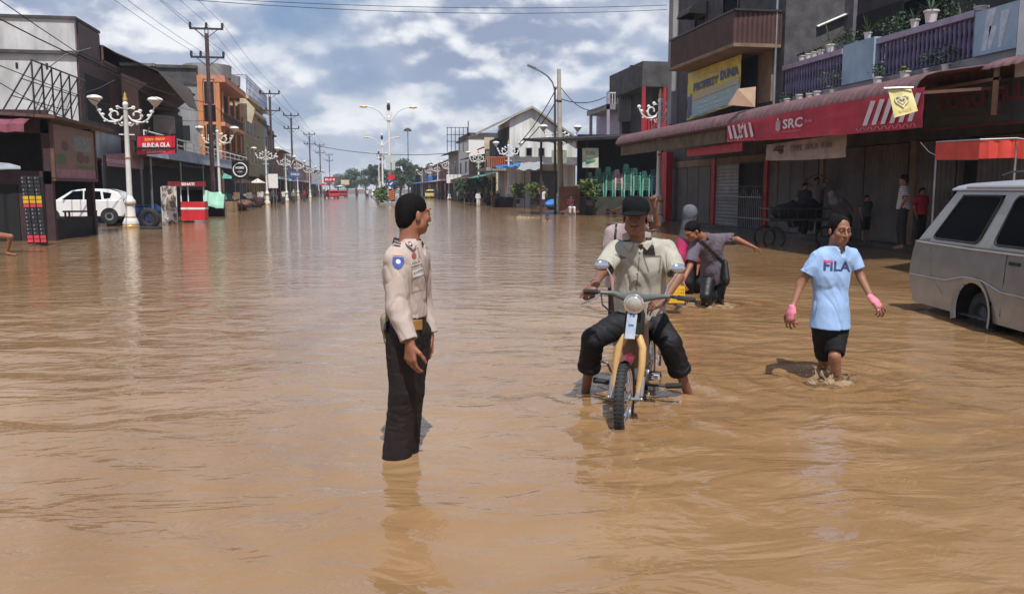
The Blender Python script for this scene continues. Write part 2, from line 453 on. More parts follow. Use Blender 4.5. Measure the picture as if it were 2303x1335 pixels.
# ---------------------------------------------------------------- people
def A3(v): return np.array(tuple(v), float)
def basis(face, up=(0, 0, 1)):
    f = Vector(face).normalized(); r = f.cross(Vector(up)).normalized(); u = r.cross(f).normalized()
    return r, f, u       # right, forward, up (person's right hand side)
def head_sdf(s, c, B, sc=1.0, neck=None, nr=.052, female=False):
    r, f, u = B
    def q(x, y, z): return c+(r*x+f*y+u*z)*sc
    A = [A3(r), A3(f), A3(u)]
    s.ell(q(0, -.010, .045), np.array([.072, .089, .080])*sc, A, 0)
    s.ell(q(0, .028, -.03), np.array([.058 if not female else .056, .062, .078])*sc, A, .03*sc)
    s.ell(q(0, .058, -.083), np.array([.03, .026, .022])*sc, A, .03*sc)
    for x in (-1, 1):
        s.ell(q(x*.04, .062, -.018), np.array([.024, .022, .022])*sc, A, .02*sc)
        s.ell(q(x*.05, .02, -.06), np.array([.018, .03, .022])*sc, A, .03*sc)
        s.ell(q(x*.031, .104, .013), np.array([.018, .017, .010])*sc, A, .012*sc, 'sub')
        s.ell(q(x*.031, .081, .014), np.array([.015, .012, .012])*sc, A, .005*sc)
        s.cone(q(x*.012, .092, .034), q(x*.05, .075, .034), .008*sc, .006*sc, .014*sc)
        s.ell(q(x*.077, -.006, -.005), np.array([.009, .019, .031])*sc, A, .008*sc)
        s.ell(q(x*.012, .1, -.03), np.array([.009, .01, .008])*sc, A, .008*sc)
    s.cone(q(0, .092, .02), q(0, .112, -.026), .007*sc, .0115*sc, .010*sc)
    s.ell(q(0, .088, -.052), np.array([.023, .012, .006])*sc, A, .006*sc)
    s.ell(q(0, .086, -.064), np.array([.019, .012, .007])*sc, A, .005*sc)
    if neck is not None: s.cone(q(0, -.03, -.04), neck, nr*sc, nr*1.12*sc, .03)
    return q
def face_parts(parent, q, sc, M_eye, M_dark, M_lip, B, closed=False):
    r, f, u = B
    for x in (-1, 1):
        e = MB(); c = q(x*.031, .0848, .0105); 
        e.ball(c, .0095*sc, 10, 8); eo = e.build('eye', M_eye, parent)
        ir = MB(); ir.ball(q(x*.031, .0895, .0095), .0062*sc, 8, 6); ir.build('iris', M_dark, eo)
        b = MB(); b.tube([q(x*.014, .1, .036), q(x*.03, .0985, .041), q(x*.048, .086, .037)], [.0028*sc, .0036*sc, .002*sc], 6); b.build('eyebrow', M_dark, parent)
    m = MB()
    m.tube([q(-.021, .0905, -.058), q(-.01, .098, -.056), q(0, .0995, -.057), q(.01, .098, -.056), q(.021, .0905, -.058)], [.002*sc, .0048*sc, .0052*sc, .0048*sc, .002*sc], 6)
    m.build('lips', M_lip, parent)
def hand_sdf(s, w, d, pn, side=1, curl=.35, sc=1.0, k=.008, wrap=None, spread=.12, thumb=.6):
    """w wrist, d direction to the fingers, pn palm normal (where fingers curl to), side=+1: thumb on d x pn side"""
    d = Vector(d).normalized(); pn = Vector(pn); pn = (pn-d*pn.dot(d)).normalized(); t = d.cross(pn)*side
    w = Vector(w); L = .095*sc
    kn = []
    for i in range(4):
        o = (1.5-i)*.021*sc; kn.append(w+d*(L-.006*abs(i-1)*sc)+t*o)
    s.cone(w-d*.01, w+d*.03*sc, .026*sc, .03*sc, .02, sq=(A3(pn), 1.5))
    for i in range(4): s.cone(w+d*.02*sc+t*(1.5-i)*.012*sc, kn[i], .015*sc, .0125*sc, .012)
    lens = (.042, .047, .043, .033)
    for i in range(4):
        p = kn[i]; a = curl*(1+.12*i); dd = (d+t*(1.5-i)*spread).normalized(); ang = 0
        r0 = .0098*sc*(1 if i < 3 else .88)
        for j, (ln, fa) in enumerate(zip((lens[i], lens[i]*.62, lens[i]*.5), (.8, 1.0, .8))):
            ang += a*fa
            v = dd*math.cos(ang)+pn*math.sin(ang)
            p2 = p+v*ln*sc; s.cone(p, p2, r0*(1-.08*j), r0*(.9-.08*j), .005); p = p2
    p = w+d*.022*sc+t*.022*sc+pn*.004*sc
    for v, ln, r_ in (((d*.75+t*.75+pn*.3), .045, .0145), ((d*.9+t*.35+pn*thumb), .036, .0115), ((d*.95+t*.05+pn*thumb), .03, .0098)):
        v = v.normalized(); p2 = p+v*ln*sc; s.cone(p, p2, r_*sc, r_*.88*sc, .007); p = p2
def torso_sdf(s, pel, chest, neck, shR, shL, hipR, hipL, g=0.0, belly=0., depth=1.5, k=.05, wide=1.0, waist=.118):
    """pelvis, chest and neck points; depth squashes the section front to back"""
    ax = (Vector(shL)-Vector(shR)).normalized(); upv = (Vector(neck)-Vector(pel)).normalized(); fr = ax.cross(upv).normalized()
    mid = Vector(pel).lerp(Vector(chest), .5)
    sh = (Vector(shL)-Vector(shR)).length
    s.cone(pel, mid, (.155*wide+g), (waist*wide*1.18+g), k, sq=(A3(fr), depth*.93))
    s.cone(mid, chest, (waist*wide*1.18+g), (.165*wide+g), k, sq=(A3(fr), depth))
    top = Vector(chest).lerp(Vector(neck), .45)
    s.cone(chest, top, .16*wide+g, .115+g, k, sq=(A3(fr), depth))
    a = Vector(shR).lerp(Vector(shL), .14); b = Vector(shR).lerp(Vector(shL), .86)
    s.cone(a, b, .047+g, .047+g, k*1.1)
    s.cone(Vector(neck)-upv*.02, Vector(shR).lerp(Vector(shL), .12), .045+g, .045+g, k); s.cone(Vector(neck)-upv*.02, Vector(shL).lerp(Vector(shR), .12), .045+g, .045+g, k)
    s.cone(Vector(chest).lerp(Vector(shR), .6), Vector(chest).lerp(Vector(shL), .6), .075+g, .075+g, k, sq=(A3(fr), 1.1))
    s.cone(Vector(neck), Vector(neck)-upv*.08, .055+g, .075+g, k)
    return fr
def bb(pts, m):
    A = np.array([tuple(p) for p in pts]); return A.min(0)-m, A.max(0)+m
R = random.Random(7)
# ---------------------------------------------------------------- materials of the place
M = {}
M['white'] = mat('white_paint', (.72, .72, .70), .45, var=.06, scale=6)
M['whitewall'] = mat('weathered_whitewash', (.60, .61, .63), .9, var=.0, scale=1.1, col2=(.34, .34, .35), stretch=(1, 1, .35), bump=.3, detail=9)
M['concrete'] = mat('grey_concrete', (.30, .30, .31), .9, scale=1.0, col2=(.16, .16, .165), stretch=(1, 1, .4), bump=.3, detail=9)
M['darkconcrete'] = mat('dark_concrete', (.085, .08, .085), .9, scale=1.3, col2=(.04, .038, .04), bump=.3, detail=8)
M['blackish'] = mat('near_black', (.012, .011, .013), .9, var=.2)  # near-black colour shared by many unrelated parts
M['orange'] = mat('orange_plaster', (.62, .26, .09), .85, scale=1.2, col2=(.42, .17, .07), stretch=(1, 1, .4), detail=8)
M['orangetrim'] = mat('salmon_trim', (.55, .24, .15), .85, scale=2, var=.1)
M['olive'] = mat('olive_plaster', (.30, .25, .14), .9, scale=1.2, col2=(.17, .15, .09), detail=8)
M['cream'] = mat('cream_plaster', (.62, .55, .40), .9, scale=1.4, col2=(.45, .38, .26), detail=8)
M['rust'] = mat('rusty_sheet', (.15, .075, .05), .85, scale=2, col2=(.07, .045, .04), stretch=(1, 3, 1), detail=8)
M['brownsheet'] = mat('brown_sheet', (.075, .03, .025), .6, scale=2, col2=(.045, .02, .018))
M['redroof'] = mat('red_roof', (.27, .055, .06), .7, scale=2.5, col2=(.16, .05, .05))
M['pinkawning'] = mat('faded_red_sheet', (.17, .085, .095), .7, scale=2.2, col2=(.085, .05, .055), stretch=(1, 2, 1), detail=8)
M['redpaint'] = mat('red_paint', (.38, .015, .03), .5, var=.15)
M['srcred'] = mat('banner_red', (.40, .018, .045), .65, scale=1.5, var=.14)
M['purple'] = mat('purple_paint', (.15, .13, .23), .6, var=.15, scale=4)
M['lilac'] = mat('lilac_paint', (.33, .29, .40), .6, var=.1, scale=3)
M['bluewall'] = mat('pale_blue_wall', (.34, .46, .58), .8, scale=1.6, col2=(.24, .34, .44), detail=8)
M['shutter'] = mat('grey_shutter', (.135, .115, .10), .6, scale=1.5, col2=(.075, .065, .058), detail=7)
M['shutterlight'] = mat('pale_shutter', (.30, .30, .32), .5, scale=1.5, col2=(.2, .2, .21), detail=7)
M['tan'] = mat('tan_board', (.24, .165, .10), .8, scale=1.5, col2=(.15, .10, .065))
M['card'] = mat('cardboard', (.55, .38, .27), .9, scale=2.5, col2=(.42, .28, .2))
M['yellow'] = mat('yellow_banner', (.62, .52, .10), .6, scale=2, var=.1)
M['paleyellow'] = mat('pale_yellow_cloth', (.75, .68, .30), .7, scale=4, var=.08)
M['bannerblue'] = mat('banner_blue', (.07, .11, .28), .6, var=.1)
M['bannerteal'] = mat('banner_teal', (.25, .42, .42), .6, scale=3, col2=(.35, .45, .5))
M['glass'] = mat('window_glass', (.004, .005, .007), .12, var=0, spec=.09)
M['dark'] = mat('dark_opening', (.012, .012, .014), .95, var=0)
M['metal'] = mat('galvanised_metal', (.32, .33, .35), .4, .7, var=.1)
M['darkmetal'] = mat('dark_steel', (.045, .045, .05), .5, .3, var=.2)
M['polesteel'] = mat('brown_steel_pole', (.10, .055, .05), .6, .1, var=.2)
M['poleconc'] = mat('concrete_pole', (.42, .37, .31), .9, var=.1)
M['gold'] = mat('gold_paint', (.52, .31, .10), .4, .2, var=.15)
M['lampglass'] = mat('lamp_glass', (.60, .56, .47), .35, var=.05)
M['tarpblue'] = mat('blue_tarpaulin', (.03, .17, .5), .5, var=.15)
M['tarpgrey'] = mat('grey_tarpaulin', (.35, .38, .40), .4, scale=3, col2=(.2, .22, .24))
M['tealpaint'] = mat('teal_paint', (.10, .32, .27), .6, var=.15)
M['greenplastic'] = mat('green_plastic', (.17, .44, .35), .45, scale=3, col2=(.09, .31, .25))
M['wood'] = mat('brown_wood', (.20, .09, .05), .7, scale=4, col2=(.11, .05, .03), stretch=(1, 1, 6))
M['darkwood'] = mat('dark_red_wood', (.055, .022, .028), .8, scale=3, col2=(.03, .015, .018))
M['soil'] = mat('terracotta', (.25, .11, .07), .9, var=.15)
M['rubber'] = mat('rubber', (.022, .022, .024), .75, var=.2, scale=8)
M['leaf'] = mat('leaf_green', (.055, .10, .025), .6, scale=2.5, col2=(.10, .14, .03), contrast=(.3, .7))
M['leafdark'] = mat('dark_leaf', (.022, .055, .028), .65, scale=.35, col2=(.05, .09, .035), contrast=(.35, .65))
M['leaffar'] = mat('far_leaf', (.045, .085, .05), .7, scale=.25, col2=(.08, .12, .06), contrast=(.35, .65))
M['potwhite'] = mat('white_pot', (.62, .58, .58), .6, var=.06)
M['glass'].node_tree.nodes['Principled BSDF'].inputs['IOR'].default_value = 1.13
M['chrome'] = mat('chrome', (.80, .80, .82), .12, 1., var=0)
# ---------------------------------------------------------------- ground and water
g = MB(); g.add([(-3000, -400, -.14), (3000, -400, -.14), (3000, 4000, -.14), (-3000, 4000, -.14)], [(0, 1, 2, 3)])
structure(g.build('ground', mat('muddy_ground', (.16, .12, .085), .95, scale=.4, col2=(.10, .085, .06)), loc=(0, 0, -.14)))
FEET = []   # x, y of everything that breaks the surface, filled below: (x, y, strength)
def foot(px, py, s=1.0):
    p = onZ(px, py); FEET.append((p.x, p.y, s)); return p
for a in ((898, 1025, .5), (1318, 885, .5), (1553, 888, .6), (1395, 972, .6), (1440, 900, .3), (1872, 858, 1.), (1842, 842, .8), (1602, 686, .9), (1375, 690, .6)): foot(*a)
def water_material():
    m = bpy.data.materials.new('muddy_flood_water'); m.use_nodes = True; N = m.node_tree.nodes; L = m.node_tree.links; b = N['Principled BSDF']
    b.inputs['Roughness'].default_value = .055; b.inputs['IOR'].default_value = 1.39; b.inputs['Specular IOR Level'].default_value = .5
    tc = N.new('ShaderNodeTexCoord')
    def nz(scale, det, st=(1, 1, 1), dist=0., rough=.55):
        mp = N.new('ShaderNodeMapping'); mp.inputs['Scale'].default_value = st; mp.inputs['Rotation'].default_value = (0, 0, .25); L.new(tc.outputs['Object'], mp.inputs[0])
        n = N.new('ShaderNodeTexNoise'); n.inputs['Scale'].default_value = scale; n.inputs['Detail'].default_value = det; n.inputs['Distortion'].default_value = dist; n.inputs['Roughness'].default_value = rough
        L.new(mp.outputs[0], n.inputs['Vector']); return n.outputs['Fac']
    a = nz(.35, 6, (1, .6, 1), 1.2)
    mr = N.new('ShaderNodeMapRange'); mr.inputs['From Min'].default_value = .36; mr.inputs['From Max'].default_value = .64; L.new(a, mr.inputs['Value'])
    mx = N.new('ShaderNodeMix'); mx.data_type = 'RGBA'; L.new(mr.outputs[0], mx.inputs[0])
    mx.inputs[6].default_value = (.235, .130, .056, 1); mx.inputs[7].default_value = (.305, .188, .096, 1)
    L.new(mx.outputs[2], b.inputs['Base Color'])
    prev = None
    for sc_, det, st, dist, dd, stg in ((1.3, 3, (.75, 1.6, 1), 1.0, .034, 1.), (3.2, 4, (.8, 1.35, 1), .9, .015, .85), (12., 2, (.8, 1.2, 1), .3, .0018, .7)):
        bp = N.new('ShaderNodeBump'); bp.inputs['Distance'].default_value = dd; bp.inputs['Strength'].default_value = stg
        L.new(nz(sc_, det, st, dist), bp.inputs['Height'])
        if prev is not None: L.new(prev, bp.inputs['Normal'])
        prev = bp.outputs[0]
    L.new(prev, b.inputs['Normal']); return m
def make_water():
    xs = list(np.arange(-5.2, 9.0, .045)); ys = list(np.arange(1.6, 14.5, .045))
    x = xs[-1]; st = .06
    while x < 160: st *= 1.25; x += st; xs.append(x)
    x = xs[0]; st = .06
    while x > -160: st *= 1.25; x -= st; xs.insert(0, x)
    y = ys[-1]; st = .06
    while y < 285: st = min(st*1.2, 8); y += st; ys.append(y)
    y = ys[0]; st = .1
    while y > -40: st *= 1.4; y -= st; ys.insert(0, y)
    X, Y = np.meshgrid(np.array(xs), np.array(ys)); Z = np.zeros_like(X)
    rng = np.random.RandomState(3)
    for i in range(26):
        lam = .28*(1.9/.28)**rng.rand(); th = rng.normal(1.25, .55); amp = .0026*lam**.9*(.5+rng.rand())
        k = 2*math.pi/lam; ph = rng.rand()*6.28
        wx = X+.25*np.sin(Y*.9+ph)+.12*np.sin(X*2.1+ph*2); wy = Y+.25*np.sin(X*.8+ph*1.7)
        s = np.sin(k*(wx*math.cos(th)+wy*math.sin(th))+ph)
        Z += amp*(s*.7+.3*(1-2*np.abs(np.sin(.5*k*(wx*math.cos(th)+wy*math.sin(th))+ph))))
    for fx, fy, q in FEET:
        r = np.hypot(X-fx, Y-fy)+1e-3
        Z += q*.012*np.sin(r*2*math.pi/.17)*np.exp(-r/.42)*np.clip(r/.08, 0, 1)
        Z += q*.009*np.sin(r*2*math.pi/.36+1)*np.exp(-r/1.0)
    fade = np.clip((X+5.2)/1.0, 0, 1)*np.clip((9.0-X)/1.0, 0, 1)*np.clip((Y-1.6)/.6, 0, 1)*np.clip((14.5-Y)/3, 0, 1)
    Z *= fade*.95
    nr, nc = X.shape; me = bpy.data.meshes.new('water')
    me.vertices.add(nr*nc); me.vertices.foreach_set('co', np.stack([X, Y, Z], -1).ravel())
    i = np.arange((nr-1)*(nc-1)); r_, c_ = i//(nc-1), i % (nc-1); a = r_*nc+c_
    Q = np.stack([a, a+1, a+1+nc, a+nc], 1)
    me.loops.add(Q.size); me.loops.foreach_set('vertex_index', Q.ravel().astype(np.int32)); me.polygons.add(len(Q))
    me.polygons.foreach_set('loop_start', np.arange(len(Q), dtype=np.int32)*4)
    me.polygons.foreach_set('use_smooth', np.ones(len(Q), bool)); me.update(); me.validate()
    me.materials.append(water_material()); o = bpy.data.objects.new('water', me); COL.objects.link(o); structure(o)
make_water()
# ---------------------------------------------------------------- building kit
def windows(parent, rects, plane, n, mf, mp=None, depth=.12, bars=0):
    """rects: (a0, a1, z0, z1) on plane 'X'=value or 'Y'=value; n = outward sign. frame + pane, each window its own"""
    ax, val = plane
    for a0, a1, z0, z1 in rects:
        fr = MB(); w = .07; 
        def bx(mb, p0, p1, q0, q1, d0, d1):
            if ax == 'X': mb.box((val+n*d0, p0, q0), (val+n*d1, p1, q1))
            else: mb.box((p0, val+n*d0, q0), (p1, val+n*d1, q1))
        bx(fr, a0-w, a0, z0-w, z1+w, -.02, .05); bx(fr, a1, a1+w, z0-w, z1+w, -.02, .05)
        bx(fr, a0, a1, z0-w, z0, -.02, .07); bx(fr, a0, a1, z1, z1+w, -.02, .05)
        for k in range(bars): t = a0+(a1-a0)*(k+1)/(bars+1); bx(fr, t-.02, t+.02, z0, z1, .004, .04)
        f = fr.build('window', mf, parent); pn = MB(); bx(pn, a0, a1, z0, z1, -.015, .003); pn.build('pane', mp or M['glass'], f)
def corr_sheet(mb, p0, pu, pv, waves, amp, nseg=1, thick=.012, prof=None):
    """corrugated sheet: ridges run along pv, repeat along pu. prof: list of (t along pv, drop) """
    p0, pu, pv = Vector(p0), Vector(pu), Vector(pv); n = pu.cross(pv).normalized()
    if n.z < 0: n = -n
    rows = []; k = waves*4
    prof = prof or [(0, 0), (1, 0)]
    for i in range(k+1):
        w = amp*math.sin(i*math.pi/2); rows.append([p0+pu*(i/k)+pv*t+n*(w)+Vector((0, 0, dz)) for t, dz in prof])
    mb.sheet(rows, thick=n*-thick)
    return mb
# ================================================================ RIGHT SIDE: the shop with the red banner
XW = 14.5
def seg(mb, px0, px1, X0, X1, z0, z1):   # box whose street face at X0 spans the pixel columns px0..px1 (at plane X0)
    mb.box((X0, Yx(px0, X0), z0), (X1, Yx(px1, X0), z1)); return mb
def fold(mb, y0, y1, z0, z1, X, pitch=.16, d=.05):
    n = max(2, int(abs(y1-y0)/pitch)*2); rows = []
    for i in range(n+1):
        y = y0+(y1-y0)*i/n; x = X-(d if i % 2 else 0); rows.append([(x, y, z0), (x, y, z1)])
    mb.sheet(rows, thick=(.02, 0, 0)); return mb
shop = thing('shop_building', 'long two storey shophouse with purple balustraded balcony above closed grey folding shutters', 'building', (XW, 20, 0))
w = MB(); yA, yB = Yx(1490, XW), 3.0
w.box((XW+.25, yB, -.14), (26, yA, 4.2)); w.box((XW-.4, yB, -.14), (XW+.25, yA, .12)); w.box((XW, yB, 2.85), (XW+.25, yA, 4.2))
w.build('wall', M['darkconcrete'], shop, loc=None); w = MB(); w.box((15.2, yB, 4.2), (26, Yx(1745, 13), 9.5)); w.build('upper_wall', mat('dark_upper_wall', (.055, .052, .058), .9, scale=1.4, col2=(.03, .028, .03)), shop)  # upper wall colour darkened to add shade behind the balcony
slab = MB(); slab.box((13.0, 12.5, 4.16), (15.2, Yx(1745, 13), 4.40)); slab.build('balcony_floor', M['concrete'], shop)
for a, b, k in ((1502, 1598, 'panel'), (1606, 1662, 'light'), (1724, 1840, 'panel'), (1850, 1942, 'fold'), (1944, 2040, 'fold'), (2058, 2148, 'fold'), (2196, 2330, 'fold'), (2340, 2560, 'fold')):
    m = MB(); y0, y1 = Yx(a, XW), Yx(b, XW)
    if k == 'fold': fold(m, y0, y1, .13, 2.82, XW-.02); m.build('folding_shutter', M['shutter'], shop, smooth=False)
    elif k == 'light':
        rows = []; n = 36
        for i in range(n+1): z = .13+2.5*i/n; x = XW-.02-(.03 if i % 2 else 0); rows.append([(x, y0, z), (x, y1, z)])
        m.sheet(rows, thick=(.02, 0, 0)); m.build('roller_shutter', M['shutterlight'], shop, smooth=False)
    else:
        m.box((XW-.03, y0, .13), (XW+.02, y1, 2.55))
        for q in range(1, 4): t = y0+(y1-y0)*q/4; m.box((XW-.05, t-.015, .13), (XW-.028, t+.015, 2.55))
        m.build('metal_door', mat('grey_door', (.12, .112, .115), .6, scale=1.2, col2=(.08, .075, .078)), shop)
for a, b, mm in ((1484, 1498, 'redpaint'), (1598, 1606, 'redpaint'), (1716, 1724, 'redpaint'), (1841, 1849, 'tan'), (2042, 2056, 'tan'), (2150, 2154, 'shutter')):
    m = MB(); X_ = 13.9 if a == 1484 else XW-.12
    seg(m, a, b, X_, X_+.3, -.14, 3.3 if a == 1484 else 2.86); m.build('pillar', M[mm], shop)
gt = MB(); y0, y1 = Yx(1664, XW-.1), Yx(1715, XW-.1)
for i in range(15): t = y0+(y1-y0)*i/14; gt.tube([(XW-.1, t, .13), (XW-.1, t, 2.6)], .016, 5)
for z in (.2, 1.0, 1.7, 2.6): gt.box((XW-.12, y0, z-.02), (XW-.085, y1, z+.02))
gt.build('gate', M['darkmetal'], shop)
gt = MB(); y0, y1 = Yx(1612, XW-.2), Yx(1705, XW-.35)
for i in range(26): t = y0+(y1-y0)*i/25; gt.tube([(XW-.22, t, .13), (XW-.22, t, 1.35+.3*math.sin(i*.5)**2)], .012, 4)
gt.box((XW-.24, y0, .5), (XW-.2, y1, .54)); gt.box((XW-.24, y0, 1.28), (XW-.2, y1, 1.32)); gt.build('low_gate', M['shutterlight'], shop)
dk = MB(); seg(dk, 2156, 2195, XW+.02, XW+.2, .13, 2.83); dk.build('doorway', M['dark'], shop)
tr = MB(); seg(tr, 1500, 1840, XW-.06, XW+.1, 2.57, 2.86); tr.build('transom', M['tan'], shop)
# balcony front
def balustrade(px0, px1, name='balustrade'):
    y0, y1 = Yx(px0, 13.0), Yx(px1, 13.0)
    b = MB(); n = max(3, int(abs(y1-y0)/.155))
    for i in range(n):
        t = y0+(y1-y0)*(i+.5)/n
        b.lathe([(.035, 0), (.05, .03), (.03, .10), (.055, .3), (.03, .5), (.055, .68), (.035, .80), (.04, .86)], (13.1, t, 4.42), 8)
    o = b.build(name, M['purple'], shop)
    r = MB(); r.box((12.98, y0, 5.26), (13.24, y1, 5.40)); r.build('top_rail', M['lilac'], o)
    bk = MB(); bk.box((13.25, y0, 4.42), (13.30, y1, 5.2)); bk.build('backing_panel', mat('dark_purple_board', (.075, .055, .13), .8, scale=3, var=.15), o)
balustrade(1750, 1880); balustrade(1950, 2166)
pr = MB()
seg(pr, 1881, 1949, 12.93, 13.35, 4.40, 5.45); pr.build('blue_parapet', M['bluewall'], shop)
pr = MB(); seg(pr, 2168, 2262, 12.93, 13.35, 4.40, 5.32); po = pr.build('blue_parapet', M['bluewall'], shop)
st = MB()
for a, b, c in ((2186, 2206, .8), (2200, 2212, .45), (2222, 2236, .7)):
    y0, y1 = Yx(a, 12.93), Yx(b, 12.93)
    st.add([(12.925, y0, 4.48), (12.925, y0-(y0-y1)*.5, 4.48), (12.925, y1-.1, 4.5+c), (12.925, y1+.15, 4.5+c)], [(0, 1, 2, 3)])
st.build('paint_patch', mat('pale_patch', (.52, .60, .66), .8, scale=8, var=.1), po)
cl = MB(); cl.box((12.75, Yx(2420, 12.75), 3.75), (13.6, Yx(2263, 12.75), 9.5)); cl.build('corner_column', mat('white_tiles', (.66, .69, .70), .5, scale=2, col2=(.52, .56, .58)), shop)
# upstairs openings
for a, b, z0, z1, nm, mm in ((1902, 2004, 4.42, 6.9, 'upstairs_door', 'dark'), (2010, 2110, 4.6, 6.8, 'upstairs_window', 'glass'), (1760, 1846, 4.42, 6.5, 'upstairs_door', 'dark')):
    m = MB(); seg(m, a, b, 15.16, 15.25, z0, z1); m.build(nm, M[mm], shop)
m = MB(); seg(m, 1852, 1862, 15.0, 15.3, 4.42, 8); m.build('red_frame', M['redpaint'], shop)
m = MB(); seg(m, 1866, 1900, 15.05, 15.19, 4.42, 8); m.build('grey_pier', mat('grey_pier', (.13, .12, .14), .85, var=.1), shop)
m = MB(); corr_sheet(m, (15.1, Yx(1768, 14.2), 7.05), (0, -1.9, 0), (-1.0, 0, -.42), 10, .03); m.build('white_canopy', M['white'], shop)
# awning over the pavement, bullnosed corrugated sheets
def awning(nm, y0, y1, prof, mm, parent, pitch=.26):
    n = int(abs(y1-y0)/pitch)*4; rows = []
    for i in range(n+1):
        y = y0+(y1-y0)*i/n; wv = .022*math.sin(i*math.pi/2); rows.append([(x-wv*nx, y, z+wv*nz_) for x, z, nx, nz_ in prof])
    m = MB(); m.sheet(rows, thick=(0, 0, -.012)); return m.build(nm, mm, parent)
ye0, ye1 = onX(1385, 325, 10.8).y, onX(2063, 180, 10.8).y
prof = [(13.02, 4.15, 0, 1), (11.6, 3.95, 0, 1), (11.25, 3.90, .2, 1), (11.0, 3.83, .6, .8), (10.87, 3.73, .9, .5), (10.80, 3.60, 1, .1), (10.79, 3.50, 1, 0)]
awning('awning_roof', ye0, ye1, prof, M['pinkawning'], shop)
prof2 = [(13.0, 4.25, 0, 1), (12.5, 4.12, 0, 1), (12.25, 4.02, .5, .8), (12.2, 3.95, 1, .2)]
awning('awning_roof', ye1+.02, 10.5, prof2, M['pinkawning'], shop)
m = MB(); m.box((12.95, 10.5, 3.55), (13.05, ye0, 4.14))
for i in range(9): y = ye1+(ye0-ye1)*i/8; m.bar((10.9, y, 3.48), (14.4, y, 3.75), .06, .06); 
m.box((10.86, ye1, 3.44), (10.92, ye0, 3.5)); m.build('awning_frame', M['rust'], shop)
m = MB(); yy0, yy1 = onX(2066, 200, 12.3).y, onX(2243, 185, 12.3).y
m.box((12.3, yy1, 3.72), (12.36, yy0, 3.78)); m.box((12.3, yy1, 3.05), (12.34, yy1+.12, 3.95)); m.build('front_beam', M['tan'], shop)
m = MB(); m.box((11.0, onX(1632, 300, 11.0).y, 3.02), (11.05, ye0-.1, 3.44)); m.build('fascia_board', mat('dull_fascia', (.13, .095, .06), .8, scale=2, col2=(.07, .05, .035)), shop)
m = MB(); a_, b_ = onX(1545, 345, 11.2).y, onX(1632, 320, 11.2).y-1.2; m.box((11.2, b_, 2.72), (11.24, a_, 2.98)); m.build('red_valance', M['redpaint'], shop)
# SRC banner
def quadpt(px, z, X): p = onX(px, HZ, X); return Vector((X, p.y, z))
def banner_sheet(name, label, cat, X, pxs, ztops, zbots, m, sag=.03):
    root = thing(name, label, cat, (X, Yx(pxs[0], X), min(zbots)))
    mb = MB(); rows = []; n = 40
    y0, y1 = Yx(pxs[0], X), Yx(pxs[1], X)
    for i in range(n+1):
        t = i/n; y = y0+(y1-y0)*t; zt = ztops[0]+(ztops[1]-ztops[0])*t; zb = zbots[0]+(zbots[1]-zbots[0])*t-sag*math.sin(math.pi*t)
        rows.append([(X+.018*math.sin(t*37)*(.3+j/6)+.01*math.sin(j*2+t*9), y, zt+(zb-zt)*j/6) for j in range(7)])
    mb.sheet(rows, thick=(.006, 0, 0)); mb.build('cloth', m, root)
    def pt(t, s, off=.03):   # t along, s up
        y = y0+(y1-y0)*t; zt = ztops[0]+(ztops[1]-ztops[0])*t; zb = zbots[0]+(zbots[1]-zbots[0])*t; return Vector((X-off, y, zb+(zt-zb)*s))
    return root, pt
def strokes(mb, pt, quads):
    for q in quads: mb.add([pt(*a) for a in q], [(0, 1, 2, 3)])
src, pt = banner_sheet('shop_banner', 'long red cloth banner lettered SRC with white diagonal stripes under the awning eave', 'banner', 10.72, (1631, 2066), (3.52, 3.55), (2.98, 2.78), M['srcred'])
lt = MB()
def tx(mb, s, t0, t1, s0, s1, pt, bold=.015, shear=0.):
    vs, fs = text_geo(s, bold, shear); mb.add([pt(t0+(t1-t0)*x, s0+(s1-s0)*y) for x, y in vs], fs)
tt = lambda px: (Yx(1631, 10.72)-Yx(px, 10.72))/(Yx(1631, 10.72)-Yx(2066, 10.72))
tx(lt, 'SRC', tt(1757), tt(1801), .36, .74, pt, .03)
lt.build('lettering', mat('banner_white', (.62, .55, .60), .6, var=.05), src)
lt = MB(); tx(lt, 'Ina', tt(1807), tt(1822), .50, .62, pt); tx(lt, 'Toko Maju Bersama', tt(1737), tt(1798), .20, .28, pt, 0); lt.build('small_lettering', mat('banner_pink', (.55, .22, .28), .6, var=.05), src)
lt = MB()
q = []
for i in range(6):   # emblem: a plaited ear of leaves
    for sgn in (-1, 1):
        c = tt(1746.5); s0 = .30+i*.065; q.append([(c, s0), (c+sgn*.014, s0+.05), (c+sgn*.014, s0+.085), (c, s0+.04)])
q += [[(tt(1746)-.006, .72), (tt(1746)+.006, .72), (tt(1746)+.004, .84), (tt(1746)-.004, .84)]]
strokes(lt, pt, q); lt.build('emblem', mat('emblem_grey', (.55, .56, .62), .6, var=.05), src)
q = []
for a in (1634, 1644, 1656, 1668, 1680):
    q.append([(tt(a), .92-.05), (tt(a+5), .9-.05), (tt(a+13), .18), (tt(a+7), .14)])
q += [[(tt(1655), .1), (tt(1659), .1), (tt(1667), .42), (tt(1663), .42)], [(tt(1661), .55), (tt(1665), .5), (tt(1672), .85), (tt(1668), .9)]]
for a in (1935, 1955, 1975, 1995, 2015, 2035): q.append([(tt(a), .18), (tt(a+10), .18), (tt(a+27), .86), (tt(a+16), .88)])
lt = MB(); strokes(lt, pt, q); lt.build('white_stripes', mat('banner_white', (.62, .55, .60), .6), src)
q = []
for i in range(17): a = 1920+i*8; q.append([(tt(a), .03), (tt(a+2), .03), (tt(a+7), .13), (tt(a+5), .13)] if i % 2 else [(tt(a+5), .03), (tt(a+7), .03), (tt(a+2), .13), (tt(a), .13)])
